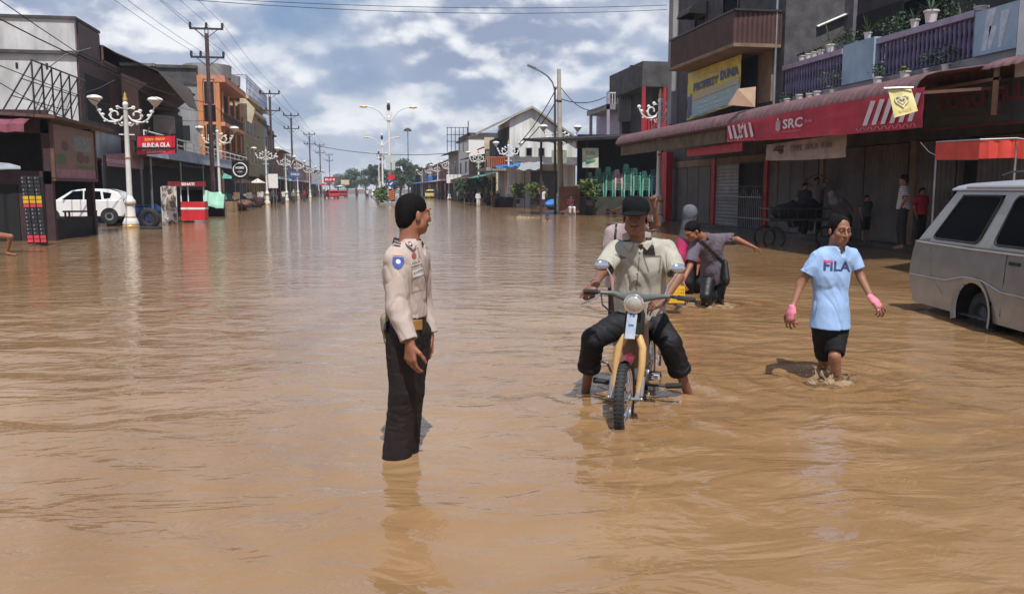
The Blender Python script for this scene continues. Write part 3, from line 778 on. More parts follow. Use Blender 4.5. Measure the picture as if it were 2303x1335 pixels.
for i in range(9): a = 1634+i*7; q.append([(tt(a), .02), (tt(a+2), .02), (tt(a+5), .10), (tt(a+3.5), .10)] if i % 2 else [(tt(a+4), .02), (tt(a+5), .02), (tt(a+2), .10), (tt(a), .10)])
lt = MB(); strokes(lt, pt, q); lt.build('zigzag_border', mat('banner_pink', (.55, .22, .28), .6), src)
# white cloth banner under it
wb, ptw = banner_sheet('cloth_banner', 'dirty white cloth banner with small dark print hanging below the red banner', 'banner', 11.5, (1720, 1899), (2.86, 2.92), (2.42, 2.36), mat('dirty_white_cloth', (.34, .29, .27), .8, scale=2, var=.12))
lt = MB(); strokes(lt, ptw, [[(.10, .55), (.22, .5), (.27, .8), (.16, .85)], [(.2, .35), (.25, .35), (.24, .6), (.18, .6)]]); tx(lt, 'TEMPE  SAYUR  IKAN', .35, .85, .45, .75, ptw, 0)
lt.build('print', mat('dark_print', (.10, .06, .05), .8), wb)
# TOKO board
tb, ptt = banner_sheet('shop_sign', 'dark brown and green shop board with faint red letters TOKO above the right shutters', 'sign', 12.75, (2072, 2420), (3.88, 3.72), (2.92, 2.86), mat('dark_sign_board', (.065, .05, .04), .8, scale=1.2, col2=(.018, .045, .042)), 0)
lt = MB(); tk = lambda px: (Yx(2072, 12.75)-Yx(px, 12.75))/(Yx(2072, 12.75)-Yx(2420, 12.75))
tx(lt, 'TOKO', tk(2098), tk(2208), .42, .84, ptt, .05); tx(lt, 'MULYA', tk(2224), tk(2340), .48, .9, ptt, .05)
lt.build('lettering', mat('dull_red_letters', (.10, .018, .018), .7), tb)
lt = MB(); strokes(lt, ptt, [[(0, .0), (1, .0), (1, .05), (0, .05)], [(.18, .26), (.8, .26), (.8, .29), (.18, .29)]]); lt.build('red_border', mat('dull_red_letters', (.16, .02, .02)), tb)
# yellow heart flag
fl = thing('hanging_flag', 'small pale yellow flag with a heart outline hanging crookedly at the awning edge', 'flag', P(2030, 200, 16.3))
fp = [P(1998, 203, 16.35), P(2050, 200, 16.3), P(2064, 250, 16.2), P(2011, 265, 16.3)]
def fpt(x, y, off=0.):
    a = fp[3].lerp(fp[2], x); b = fp[0].lerp(fp[1], x); p = a.lerp(b, y); return p+Vector((-.2, -1, 0))*(off+.012*math.sin(x*7+y*4))
mb = MB(); mb.sheet([[fpt(i/8, j/8) for j in range(9)] for i in range(9)], thick=(0, .006, 0)); cl_ = mb.build('cloth', M['paleyellow'], fl)
mb = MB(); hs = []
for k_ in range(33):
    t = 2*math.pi*k_/32; hs.append((16*math.sin(t)**3/34, (13*math.cos(t)-5*math.cos(2*t)-2*math.cos(3*t)-math.cos(4*t))/34))
for s0 in (.62, .30): mb.tube([fpt(.47+x*s0, .55+y*s0*.85, .02) for x, y in hs], .012, 5)
mb.build('heart_mark', mat('cream_ink', (.82, .78, .62), .6), cl_)
mb = MB(); vs, fs = text_geo("WALL'S", .02); mb.add([fpt(.22+.55*x, .10+.13*y, .012) for x, y in vs], fs); mb.build('lettering', mat('ochre_ink', (.55, .42, .15), .6), cl_)
mb = MB(); mb.tube([P(1988, 199, 16.35), P(2054, 197, 16.25)], .018, 6); mb.build('rod', M['metal'], fl)
# tilted cardboard on the awning
cb = MB(); q = [P(1637, 236, 25.5), P(1698, 241, 25), P(1700, 195, 25.1), P(1660, 200, 25.3)]
cb.prism(q, (0.02, .05, 0)); tag(cb.build('cardboard_sheet', M['card'], loc=P(1665, 238, 25.2)), 'tan cardboard sheet propped crookedly on the awning below the brown balcony', 'cardboard')
# red canopy of a vendor cart
vc = thing('vendor_canopy', 'bright red cloth canopy of a vendor cart above the van roof', 'canopy', P(2195, 600, 14.5))
A_, B_, C_ = P(2106, 322, 16.2), P(2205, 318, 14.6), P(2286, 315, 14.4)
dn = Vector((0, 0, -.30)); back = Vector((1.3, .9, 0))
mb = MB()
def valance(a, b, n=10, dz=-.30, amp=.015):
    mb.sheet([[a.lerp(b, i/n)+Vector((amp*math.sin(i*2.1), amp*math.cos(i*1.7), dz*j/3)) for j in range(4)] for i in range(n+1)], thick=(.006, .006, 0))
valance(A_, B_, 14, -.31); valance(B_, C_, 8, -.29); valance(C_, C_+back, 8); mb.sheet([[A_, A_+back], [B_, B_+back*.9], [C_, C_+back]], thick=(0, 0, .01))
mb.build('cloth', mat('scarlet_cloth', (.58, .05, .035), .7, scale=2, var=.12), vc)
for p in (A_, C_):
    mb = MB(); mb.tube([p+Vector((.05, .05, 0)), Vector((p.x+.05, p.y+.05, -.14))], .02, 6); mb.build('post', M['metal'], vc)
mb = MB(); mb.tube([A_+Vector((0, 0, .02)), B_+Vector((0, 0, .03)), C_+Vector((0, 0, .03)), P(2310, 314, 14.3)], .014, 6); mb.build('rail', M['metal'], vc)
mb = MB(); a = P(2070, 320, 16.8); b = P(2110, 352, 16.2); mb.tube([a, a.lerp(b, .5)+Vector((0, 0, -.05)), b], .008, 5); mb.build('rope', M['metal'], vc)
# ================================================================ brown balcony building
br = thing('balcony_building', 'tall grey building with a dark brown sheet balcony and the yellow banner beneath it', 'building', (13, 31, 0))
YB0, YB1 = Yx(1748, 13.0), Yx(1500, 13.0)
m = MB(); m.box((13.06, YB0, 4.2), (26, YB1, 14)); m.build('wall', mat('mottled_wall', (.095, .09, .10), .9, scale=2.5, col2=(.05, .047, .055), bump=.5, detail=9), br)  # wall colour lowered to deepen the shade on this front
m = MB(); a, b = onX(1508, 90, 11.5).y, onX(1652, 25, 11.5).y
X0 = 11.5
rows = []; 
def ribbed(mb, pts, z0, z1, pitch=.14, amp=.012):
    rows = []
    for (p, q) in zip(pts[:-1], pts[1:]):
        p, q = Vector((*p, 0)), Vector((*q, 0)); n = max(2, int((q-p).length/pitch)*2); nn = (q-p).cross(Vector((0, 0, 1))).normalized()
        for i in range(n): c = p.lerp(q, i/n)+nn*(amp if i % 2 else -amp); rows.append([(c.x, c.y, z0), (c.x, c.y, z1)])
    p = pts[-1]; rows.append([(p[0], p[1], z0), (p[0], p[1], z1)]); mb.sheet(rows, thick=(.01, .01, 0))
ribbed(m, [(13.05, a), (X0, a), (X0, b), (12.45, b-.05), (13.3, b-.1)], 6.1, 7.08); bo = m.build('balcony', M['brownsheet'], br, smooth=False)
m = MB(); m.box((X0-.03, b-.08, 6.0), (13.05, a+.05, 6.11)); m.build('balcony_floor', M['tan'], bo)
m = MB(); m.box((X0-.05, b-.1, 7.08), (X0+.06, a+.05, 7.14)); m.box((X0-.05, b-.12, 7.08), (13.3, b-.02, 7.14)); m.build('capping', M['darkmetal'], bo)
for px, zc, wd in ((1520, 8.2, 1.3), (1582, 8.9, 1.5)):
    y = Yx(px, 12.2); hd = MB(); rows = []
    for i in range(13):
        t = i/12; yy = y+wd*(.5-t); rows.append([(13.05-.75*math.sin(s*math.pi/2)*1.0, yy, zc+.45*math.cos(s*math.pi/2)) for s in (0, .25, .5, .75, 1)])
    hd.sheet(rows, thick=(.01, 0, .01))
    for sgn in (0, 1): yy = y+wd*(.5-sgn); hd.add([(13.05, yy, zc)]+[(13.05-.75*math.sin(s*math.pi/2), yy, zc+.45*math.cos(s*math.pi/2)) for s in (0, .25, .5, .75, 1)], [(0, 1, 2, 3, 4, 5)])
    hd.build('window_hood', M['blackish'], br)
    windows(br, [(y-wd*.4, y+wd*.4, zc-1.3, zc-.05)], ('X', 13.05), -1, M['darkmetal'])
m = MB(); m.box((12.8, Yx(1496, 12.8), 4.3), (13.08, Yx(1505, 12.8), 9.8)); m.build('corner_pier', M['concrete'], br)
m = MB(); ydr = Yx(1720, 12.9); m.box((12.98, ydr, 4.4), (13.1, Yx(1690, 12.9), 6.0)); m.build('brown_panel', M['tan'], br)
m = MB(); m.box((12.98, Yx(1688, 12.95), 4.4), (13.1, Yx(1662, 12.95), 6.0)); m.build('bluish_door', mat('dull_blue_door', (.03, .045, .075), .6), br)
m = MB(); m.tube([(12.9, Yx(1733, 12.9), 4.2), (12.9, Yx(1733, 12.9), 7.5)], .04, 8); m.build('drainpipe', M['metal'], br)
# yellow banner
yb, pty = banner_sheet('wall_banner', 'large yellow and teal printed banner on the wall above the awning', 'banner', 12.3, (1541, 1658), (5.95, 5.97), (4.2, 4.4), M['yellow'], 0)
for s0, s1, mm in ((.42, .74, 'bannerteal'), (.0, .42, 'bannerteal')):
    pass
lt = MB(); strokes(lt, pty, [[(.12, .02), (.99, .05), (.99, .40), (.12, .36)]]); lt.build('teal_field', M['bannerteal'], yb)
lt = MB(); strokes(lt, pty, [[(.12, .37), (.99, .41), (.99, .55), (.12, .50)]]); lt.build('grey_field', mat('banner_grey', (.40, .39, .36), .6, scale=4, col2=(.48, .40, .2)), yb)
lt = MB(); tx(lt, 'PROPERTY', .14, .62, .56, .74, lambda t, s: pty(t, s, .036), .04); tx(lt, 'DUNIA', .66, .97, .60, .79, lambda t, s: pty(t, s, .036), .04)
strokes(lt, lambda t, s: pty(t, s, .037), [[(.02, .05), (.05, .05), (.05, .5), (.025, .5)], [(.075, .08), (.11, .08), (.10, .55), (.08, .55)]]); lt.build('lettering', M['bannerblue'], yb)
lt = MB(); tx(lt, 'Info  Hubungi', .2, .8, .80, .87, lambda t, s: pty(t, s, .036), 0)
for i, (a, b) in enumerate(((.2, .7), (.2, .85), (.2, .6))): strokes(lt, lambda t, s: pty(t, s, .037), [[(a, .08+i*.09), (b, .10+i*.09), (b, .125+i*.09), (a, .105+i*.09)]])
lt.build('small_print', mat('pale_print', (.55, .55, .62), .6), yb)
# ================================================================ buildings C, D behind the chair hut
def simple_block(name, label, lo, hi, mm, roof=None, cat='building'):
    t = thing(name, label, cat, (lo[0], lo[1], 0)); m = MB(); m.box(lo, hi); m.build('wall', mm, t); return t
pC = P(1437, 150, 60)
cX, cY = P(1440, HZ, 60).x, P(1440, HZ, 60).y
c = thing('dark_building', 'narrow dark building with red posts and railing left of the brown balcony', 'building', (cX, cY, 0))
m = MB(); m.box((cX, cY, 0), (cX+12, cY+8, 5.3)); m.box((cX+1.2, cY+1.4, 5.3), (cX+12, cY+8, 8.9)); m.box((cX, cY, 8.6), (cX+12, cY+8, 10.3)); m.build('wall', M['darkconcrete'], c)
for dx in (.05, 1.55): 
    m = MB(); m.box((cX+dx, cY+.02, 5.3), (cX+dx+.22, cY+.24, 9.6)); m.build('red_post', M['redpaint'], c)
m = MB(); 
for i in range(12): m.box((cX+.1+i*.2, cY+.05, 5.3), (cX+.2+i*.2, cY+.09, 6.5))
m.box((cX, cY+.03, 6.5), (cX+2.6, cY+.12, 6.62)); m.build('railing', M['redpaint'], c)
m = MB(); m.box((cX-.1, cY-.2, 9.9), (cX-.9, cY+.1, 9.98)); m.build('roof_bracket', M['darkmetal'], c)
dX, dY = P(1363, HZ, 66).x, P(1363, HZ, 66).y
d = thing('lilac_house', 'small unfinished lilac house with open upper balcony behind the chair hut', 'building', (dX, dY, 0))
m = MB(); m.box((dX+1.1, dY+.3, 0), (dX+2.7, dY+7, 8.3)); m.box((dX, dY, 4.6), (dX+2.7, dY+7, 5.0)); m.build('wall', M['lilac'], d)
m = MB(); m.box((dX, dY, 7.6), (dX+2.8, dY+6, 8.0)); m.box((dX+.9, dY-.1, 6.7), (dX+2.5, dY+.2, 8.4)); m.build('balcony', M['concrete'], d)
m = MB(); m.box((dX, dY, 5), (dX+.22, dY+.22, 8.9)); m.box((dX, dY+5, 5), (dX+.22, dY+5.2, 7.6)); m.build('column', M['lilac'], d)
m = MB(); 
for i in range(10): m.box((dX+.2+i*.2, dY+.05, 8.0), (dX+.24+i*.2, dY+.09, 8.8))
m.box((dX, dY+.03, 8.8), (dX+2.6, dY+.1, 8.88)); m.build('railing', M['white'], d)
m = MB(); m.box((dX+1.3, dY+.26, 5.0), (dX+2.3, dY+.32, 6.7)); m.build('red_door', mat('maroon', (.08, .012, .03), .7), d)
m = MB(); m.box((dX+1.2, dY+1, 8.3), (dX+3.5, dY+4, 9.4)); m.build('roof_block', M['tan'], d)
# chair hut
hut = thing('chair_hut', 'open black roofed hut on a low mossy wall holding stacked plastic chairs', 'hut', P(1390, 470, 55))
hx0, hx1 = P(1312, HZ, 54).x, P(1500, HZ, 54).x+4; hy = P(1312, HZ, 54).y
m = MB(); m.box((hx0, hy-1.2, -.14), (hx1, hy+1.9, 1.12)); m.build('plinth', mat('mossy_wall', (.045, .05, .035), .95, scale=3, col2=(.025, .025, .022), bump=.6), hut)
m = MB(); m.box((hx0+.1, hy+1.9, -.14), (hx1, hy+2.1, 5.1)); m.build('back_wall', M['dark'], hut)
m = MB(); m.hexa([(hx0-3.2, hy-2.2, 4.35), (hx1, hy-2.2, 5.0), (hx1, hy+3.5, 5.4), (hx0-3.2, hy+3.5, 4.75), (hx0-3.2, hy-2.2, 4.5), (hx1, hy-2.2, 5.15), (hx1, hy+3.5, 5.55), (hx0-3.2, hy+3.5, 4.9)]); m.build('roof', M['blackish'], hut)
for xx in (hx0-3, hx0-.1, hx0+5.6):
    m = MB(); m.box((xx, hy-1.1, -.14 if xx < hx0 else 1.12), (xx+.12, hy-.98, 4.6)); m.build('post', M['darkwood'], hut)
sg = thing('hut_sign', 'yellow and white printed board hanging over the green chairs', 'sign', P(1328, 355, 52.5))
a, b, c_, d_ = P(1310, 377, 52.5), P(1346, 377, 52.5), P(1346, 333, 52.5), P(1310, 333, 52.5)
m = MB(); m.prism([a, b, c_, d_], (0, .04, 0)); m.build('board', mat('cream_board', (.62, .60, .38), .6, scale=2.2, col2=(.30, .42, .42)), sg)
m = MB(); text_on(m, 'JUAL', a+(d_-a)*.6+(b-a)*.15, (b-a)*.7, (d_-a)*.25, .03, n=(0, -1, 0), off=.01); m.box(a+(b-a)*.2+(d_-a)*.3-Vector((0, .012, 0)), a+(b-a)*.8+(d_-a)*.42-Vector((0, .004, 0))); m.build('lettering', mat('teal_ink', (.10, .25, .22), .6), sg)
# ================================================================ white gable house
gX0, gX1, gY = P(1146, HZ, 81).x, P(1252, HZ, 81).x, P(1146, HZ, 81).y
gb = thing('gable_house', 'big white house with tall weathered gable end facing the street beyond the hut', 'building', (gX0, gY, 0))
def zof(py, D): return CAMZ+(HZ-py)/F*D
m = MB(); apx = P(1196, HZ, 81).x
poly = [(gX0, gY, 0), (gX1+2, gY, 0), (gX1+2, gY, 6.0), (apx, gY, zof(247, 81)), (gX0, gY, zof(275, 81))]
m.prism(poly, (0, 7, 0)); m.build('wall', mat('streaked_white_wall', (.72, .72, .72), .9, scale=.9, col2=(.40, .39, .36), stretch=(1.6, 1, .25), detail=8), gb)
m = MB(); lx = P(1068, HZ, 81).x; m.hexa([(lx, gY-.5, zof(308, 81)), (apx, gY-.5, zof(248, 81)), (apx, gY+6, zof(248, 81)), (lx, gY+6, zof(308, 81)), (lx, gY-.5, zof(303, 81)), (apx, gY-.5, zof(243, 81)), (apx, gY+6, zof(243, 81)), (lx, gY+6, zof(303, 81))])
m.hexa([(apx, gY-.5, zof(248, 81)), (gX1+3, gY-.5, 5.6), (gX1+3, gY+12, 5.6), (apx, gY+12, zof(248, 81)), (apx, gY-.5, zof(243, 81)), (gX1+3, gY-.5, 5.8), (gX1+3, gY+12, 5.8), (apx, gY+12, zof(243, 81))]); m.build('roof', mat('weathered_roof', (.36, .34, .28), .9, scale=.8, col2=(.24, .21, .15)), gb)
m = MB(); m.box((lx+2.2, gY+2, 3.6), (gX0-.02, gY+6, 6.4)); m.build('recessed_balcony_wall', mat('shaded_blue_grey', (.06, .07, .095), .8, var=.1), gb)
m = MB(); m.box((lx+1, gY, 3.3), (gX0-.01, gY+6.5, 3.6)); m.build('balcony_floor', M['concrete'], gb)
m = MB()
for k in range(14): m.box((lx+1.1+k*.2, gY+.05, 3.6), (lx+1.2+k*.2, gY+.1, 4.5))
m.box((lx+1, gY+.02, 4.5), (gX0, gY+.12, 4.6)); m.build('railing', mat('orange_rail', (.45, .12, .05), .6), gb)
m = MB(); m.hexa([(gX0-.3, gY-3.6, 3.7), (gX1+3, gY-3.6, 3.7), (gX1+3, gY-.01, 4.5), (gX0-.3, gY-.01, 4.5), (gX0-.3, gY-3.6, 3.8), (gX1+3, gY-3.6, 3.8), (gX1+3, gY-.01, 4.6), (gX0-.3, gY-.01, 4.6)]); m.build('canopy', M['darkconcrete'], gb)
m = MB(); a = P(1200, HZ, 80).x; m.box((a, gY-.06, .1), (a+2.6, gY-.01, 3.3))
for k in range(20): m.box((a, gY-.09, .15+k*.16), (a+2.6, gY-.062, .19+k*.16))
m.build('garage_shutter', mat('blue_grey_shutter', (.10, .11, .125), .6, var=.1), gb)
windows(gb, [(gX0+.4+i*1.2, gX0+.9+i*1.2, 4.7, 5.4) for i in range(3)], ('Y', gY), -1, M['concrete'])
m = MB(); m.box((gX0-.06, gY+.1, 3.6), (gX0-.005, gY+6.9, 7.4)); m.build('dark_side_panel', mat('shaded_blue_grey', (.06, .07, .095)), gb)  # dark panel added over the side wall in place of the eave's shade
tp = thing('tarpaulin_stall', 'low roadside stall under blue and grey tarpaulins beside the white gable house', 'stall', P(1150, 440, 76))
def tarp(a, b, c, d, mm, nm='tarpaulin'):
    m = MB(); n = 8; m.sheet([[Vector(a).lerp(b, i/n).lerp(Vector(d).lerp(c, i/n), j/n)+Vector((0, 0, .08*math.sin(i*1.7)*math.cos(j*1.3)-.12*math.sin(math.pi*j/n))) for j in range(n+1)] for i in range(n+1)], thick=(0, 0, .01)); m.build(nm, mm, tp)
tarp(P(1104, 378, 73), P(1160, 374, 73), P(1172, 366, 78), P(1118, 372, 78), M['tarpblue'])
tarp(P(1160, 383, 71), P(1212, 381, 71), P(1222, 364, 78), P(1172, 366, 78), M['tarpgrey'])
for px in (1106, 1160, 1180): m = MB(); p = P(px, 440, 73); m.tube([(p.x, p.y, -.14), (p.x, p.y, 3.3)], .04, 5); m.build('post', M['polesteel'], tp)
m = MB(); p = P(1112, 400, 76); m.box((p.x, p.y, -.14), (p.x+1.9, p.y+.8, .9)); m.build('counter', M['darkwood'], tp)
bo = thing('rusty_gate_panel', 'tall crooked rusty brown sheet panel behind the seated person in maroon', 'panel', P(1282, 470, 54))
m = MB(); m.prism([P(1258, 478, 54), P(1303, 478, 54), P(1306, 413, 54), P(1290, 419, 54), P(1258, 420, 54)], (0, .05, 0)); m.build('sheet', mat('rust_brown', (.22, .10, .06), .8, scale=1.5, col2=(.14, .06, .04)), bo)
m = MB(); m.bar(P(1260, 478, 54)+Vector((0, .1, 0)), P(1260, 420, 54)+Vector((0, .1, 0)), .08); m.bar(P(1302, 478, 54)+Vector((0, .1, 0)), P(1303, 415, 54)+Vector((0, .1, 0)), .08); m.build('frame', M['darkwood'], bo)
# ================================================================ far rows of shophouses
def rowhouse(side, d0, d1, h, wallm, roofm, label, name='shophouse', X=None, style='flat', awn=None, nwin=2, deep=9, awz=3.4):
    """side -1 left, +1 right; d = distance along the street"""
    X = X if X is not None else (-12.2 if side < 0 else 14.2)
    s = side; t = thing(name, label, 'building', (X, d0, 0))
    m = MB(); m.box((X, d0, 3.0), (X+s*deep, d1, h)); m.box((X+s*1.6, d0, -.14), (X+s*deep, d1, 3.0)); m.build('wall', wallm, t)
    m = MB(); nb = max(1, int((d1-d0)/4))
    for i in range(nb+1): y = d0+(d1-d0-.3)*i/nb; m.box((X, y, -.14), (X+s*.3, y+.3, 3.0))
    m.build('pillars', wallm, t)
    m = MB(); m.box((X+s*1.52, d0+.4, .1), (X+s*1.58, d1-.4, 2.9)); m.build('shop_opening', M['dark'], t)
    if style == 'flat':
        m = MB(); m.box((X-s*.35, d0-.1, h), (X+s*deep, d1+.1, h+.18)); m.box((X, d0, h+.18), (X+s*.15, d1, h+.8)); m.box((X, d0, h+.18), (X+s*deep, d0+.15, h+.8)); m.build('parapet', roofm, t)
    elif style == 'gable':   # ridge along the street
        m = MB(); c = X+s*deep/2; m.prism([(X-s*.9, d0-.3, h-.1), (c, d0-.3, h+2.2), (X+s*(deep+.5), d0-.3, h-.1), (X+s*(deep+.5), d0-.3, h-.0), (c, d0-.3, h+2.35), (X-s*.9, d0-.3, h+.05)][::1], (0, d1-d0+.6, 0)); m.build('roof', roofm, t)
        m = MB(); m.prism([(X, d0, h), (c, d0, h+2.1), (X+s*deep, d0, h)], (0, .2, 0)); m.build('gable_wall', wallm, t)
    else:   # shed roof falling to the street
        m = MB(); m.hexa([(X-s*1.2, d0-.2, h-.2), (X+s*deep, d0-.2, h+1.6), (X+s*deep, d1+.2, h+1.6), (X-s*1.2, d1+.2, h-.2), (X-s*1.2, d0-.2, h-.08), (X+s*deep, d0-.2, h+1.72), (X+s*deep, d1+.2, h+1.72), (X-s*1.2, d1+.2, h-.08)]); m.build('roof', roofm, t)
    if h > 4.5:
        L_ = d1-d0; ws = []; fl = int((h-3)/3.0+.4)
        for f in range(max(fl, 1)):
            for i in range(nwin):
                y = d0+L_*(i+.5)/nwin; ws.append((y-min(.7, L_*.2), y+min(.7, L_*.2), 3.9+3*f, 5.3+3*f))
        ws = [w for w in ws if w[3] < h-.2]; windows(t, ws, ('X', X), -s, M['concrete'])
        m2 = [(X+s*2, X+s*3.2, 4.1, 5.2)] if h > 5.6 else []
        m2 = [(min(a, b), max(a, b), c, d) for a, b, c, d in m2]
        if m2: windows(t, m2, ('Y', d0), -1, M['concrete'])
    if awn:
        m = MB(); m.hexa([(X-s*2.1, d0+.1, awz-.6), (X, d0+.1, awz), (X, d1-.1, awz), (X-s*2.1, d1-.1, awz-.6), (X-s*2.1, d0+.1, awz-.52), (X, d0+.1, awz+.08), (X, d1-.1, awz+.08), (X-s*2.1, d1-.1, awz-.52)] if s > 0 else
                         [(X, d0+.1, awz), (X+2.1, d0+.1, awz-.6), (X+2.1, d1-.1, awz-.6), (X, d1-.1, awz), (X, d0+.1, awz+.08), (X+2.1, d0+.1, awz-.52), (X+2.1, d1-.1, awz-.52), (X, d1-.1, awz+.08)])
        m.build('canopy', awn, t)
        m = MB()
        for i in range(3): y = d0+.4+(d1-d0-.8)*i/2; m.tube([(X-s*2.0, y, -.14), (X-s*2.0, y, awz-.55)], .05, 5)
        m.build('canopy_posts', M['metal'], t)
    return t
m_ = lambda n, c, c2: mat(n, c, .85, scale=1.2, col2=c2, detail=7)
pinkw = m_('pink_plaster', (.40, .20, .19), (.28, .14, .13)); bluew = m_('blue_plaster', (.20, .30, .40), (.12, .18, .26)); greenw = m_('green_plaster', (.17, .28, .20), (.10, .17, .12))
greyw = m_('grey_plaster', (.34, .34, .35), (.22, .22, .23)); brownw = m_('brown_plaster', (.16, .11, .08), (.09, .06, .05)); redw = m_('brick_red_wall', (.30, .09, .06), (.18, .07, .05))
# left side, beyond the olive building
rowhouse(-1, 106, 118, 9.6, greyw, M['darkconcrete'], 'three storey grey concrete shophouse just past the olive building', style='flat', awn=M['tealpaint'], nwin=3)
rowhouse(-1, 118.3, 127, 8.9, brownw, M['rust'], 'brown brick shophouse with half built upper floor on the left row', style='flat', awn=M['rust'])
rowhouse(-1, 127.3, 140, 7.2, redw, M['darkconcrete'], 'red walled two storey shop on the left row', style='shed', awn=M['tarpgrey'], nwin=3)
rowhouse(-1, 140.3, 152, 7.0, greyw, M['white'], 'pale grey shop with white roof edge on the left row', style='flat', awn=M['tarpblue'], nwin=3)
rowhouse(-1, 152.3, 170, 6.6, bluew, M['redroof'], 'blue shop under a red roof on the left row', style='gable', awn=M['redroof'])
rowhouse(-1, 170.3, 195, 6.4, pinkw, M['redroof'], 'pink shophouse with long red roof far down the left row', style='gable', awn=M['tarpgrey'])
rowhouse(-1, 195.4, 225, 6.2, M['cream'], M['rust'], 'cream shophouse with rusty roof at the far end of the left row', style='gable', awn=M['redroof'])
rowhouse(-1, 225.4, 262, 6.4, greenw, M['darkconcrete'], 'green walled shop, last one before the trees on the left', style='shed', awn=M['tarpblue'])
# right side, beyond the gable house
rowhouse(1, 94, 103, 6.3, M['cream'], M['redroof'], 'cream walled house with steep dark red roof behind the white gable house', style='gable', awn=M['tealpaint'], X=14.6)
rowhouse(1, 103.4, 115, 5.6, brownw, M['rust'], 'brown shop with rusty lean-to roof on the right row', style='shed', awn=M['rust'])
w_ = rowhouse(1, 115.4, 128, 8.3, M['white'], M['darkconcrete'], 'plain white block carrying the empty billboard frame on the right row', style='flat', awn=M['darkconcrete'])
rowhouse(1, 128.4, 143, 7.2, greyw, M['darkconcrete'], 'grey stepped shophouse right of the billboard block, farther off', style='shed', awn=M['redroof'])
rowhouse(1, 143.4, 160, 6.0, redw, M['rust'], 'brick red shop with brown roof on the right row', style='gable', awn=M['tarpgrey'])
rowhouse(1, 160.4, 182, 5.8, pinkw, M['redroof'], 'pinkish low shop far down the right row', style='gable', awn=M['redroof'])
rowhouse(1, 182.4, 215, 6.2, greyw, M['rust'], 'low grey shop near the far end of the right row', style='shed', awn=M['tarpblue'])
rowhouse(1, 215.4, 255, 5.0, brownw, M['redroof'], 'low brown shop, last one on the right row', style='gable', awn=M['tarpgrey'])
bf = thing('billboard_frame', 'empty thin steel billboard frame standing on the white block roof', 'billboard frame', P(1028, 320, 118))
m = MB(); 
for i in range(6): px = 1006+i*9; m.tube([P(px, 342, 118), P(px, 287, 118)], .045, 4)
for py in (287, 303, 318): m.tube([P(1004, py, 118), P(1053, py, 118)], .045, 4)
m.tube([P(1053, 345, 118), P(1053, 272, 118)], .07, 5); m.build('frame', M['darkmetal'], bf)
# ================================================================ LEFT SIDE
# white walled building
D1 = 38.0; c0 = onX(190, HZ, -12.6); Yw = c0.y
pv = MB(); pv.box((-10.9, Yx(250, -10.9)-1, -.14), (-40, 80, .13)); structure(pv.build('pavement', M['darkconcrete'], loc=(-11, 36, 0)))
wb_ = thing('white_building', 'weathered white two storey building with parapet at the left edge', 'building', (-12.6, Yw, 0))
m = MB(); m.box((-12.6, Yw, 3.1), (-24, Yw+9, 7.6)); m.box((-23, Yw+.5, .1), (-23.6, Yw+9, 3.1)); m.box((-12.6, Yw, 7.75), (-24, Yw+3.5, 9.15)); m.build('wall', M['whitewall'], wb_)
m = MB(); m.box((-12.7, Yw+6.5, .14), (-22.9, Yw+6.7, 3.09)); m.build('ground_floor_wall', M['blackish'], wb_)
m = MB(); m.box((-12.45, Yw-.18, 7.6), (-24, Yw+9.1, 7.75)); m.box((-12.5, Yw-.1, 9.15), (-24, Yw+3.6, 9.27)); m.build('ledge', M['darkconcrete'], wb_)
m = MB(); m.box((-12.58, Yw+.02, 4.4), (-12.52, Yw+9, 7.58)); m.box((-12.58, Yw+.25, 7.8), (-12.52, Yw+3.5, 9.1)); m.build('dark_side_panel', M['brownsheet'], wb_)
m = MB(); m.box((-12.56, Yw+.8, 4.8), (-12.50, Yw+4.6, 6.9)); m.build('side_opening', M['dark'], wb_)
m = MB()
for i in range(5): x = -13.8-i*1.25; m.box((x, Yw-.03, 6.95), (x-.1, Yw+.0-.002, 7.2))
m.build('vent_slots', M['dark'], wb_)
m = MB(); m.box((-12.48, Yw+3.5, 7.9), (-12.4, Yw+9.0, 8.6)); m.hexa([(-12.4, Yw+3.6, 7.76), (-16, Yw+3.6, 7.76), (-16, Yw+9, 7.76), (-12.4, Yw+9, 7.76), (-12.4, Yw+3.6, 8.6), (-16, Yw+3.6, 9.2), (-16, Yw+9, 8.9), (-12.4, Yw+9, 8.4)]); m.build('rear_parapet', M['rust'], wb_)
# lattice of an empty billboard
lb = thing('billboard_frame', 'empty dark steel lattice frame leaning over the stall roofs at left', 'billboard frame', (-11.5, 31, 4.3))
m = MB(); ya, yb_ = onX(70, 133, -11.5).y, onX(190, 172, -11.5).y
def L1(t, z, dx=0): return Vector((-11.5+dx, ya+(yb_-ya)*t, z))
for i in range(7):
    t = i/6; m.tube([L1(t, 4.2), L1(t, 6.15)], .035, 5); m.tube([L1(t, 6.1), L1(t, 4.3, -1.1)], .03, 5)
for z in (4.35, 6.15): m.tube([L1(0, z), L1(1, z)], .035, 5)
for z in (4.9, 5.5): m.tube([L1(0, z, -.6*(6.15-z)), L1(1, z, -.6*(6.15-z))], .02, 5)
for i in range(6): m.tube([L1(i/6, 4.35), L1((i+1)/6, 5.2, 0)], .018, 4)
m.build('frame', M['darkmetal'], lb)
m = MB(); p = L1(.3, 6.15); m.tube([p, p+Vector((.5, .3, .5)), p+Vector((1.3, .8, .85))], .022, 5); m.tube([L1(.95, 5.6), L1(.95, 5.8, .6), L1(1.0, 6.2, 1.2)], .02, 5); m.build('lamp_arms', M['darkmetal'], lb)
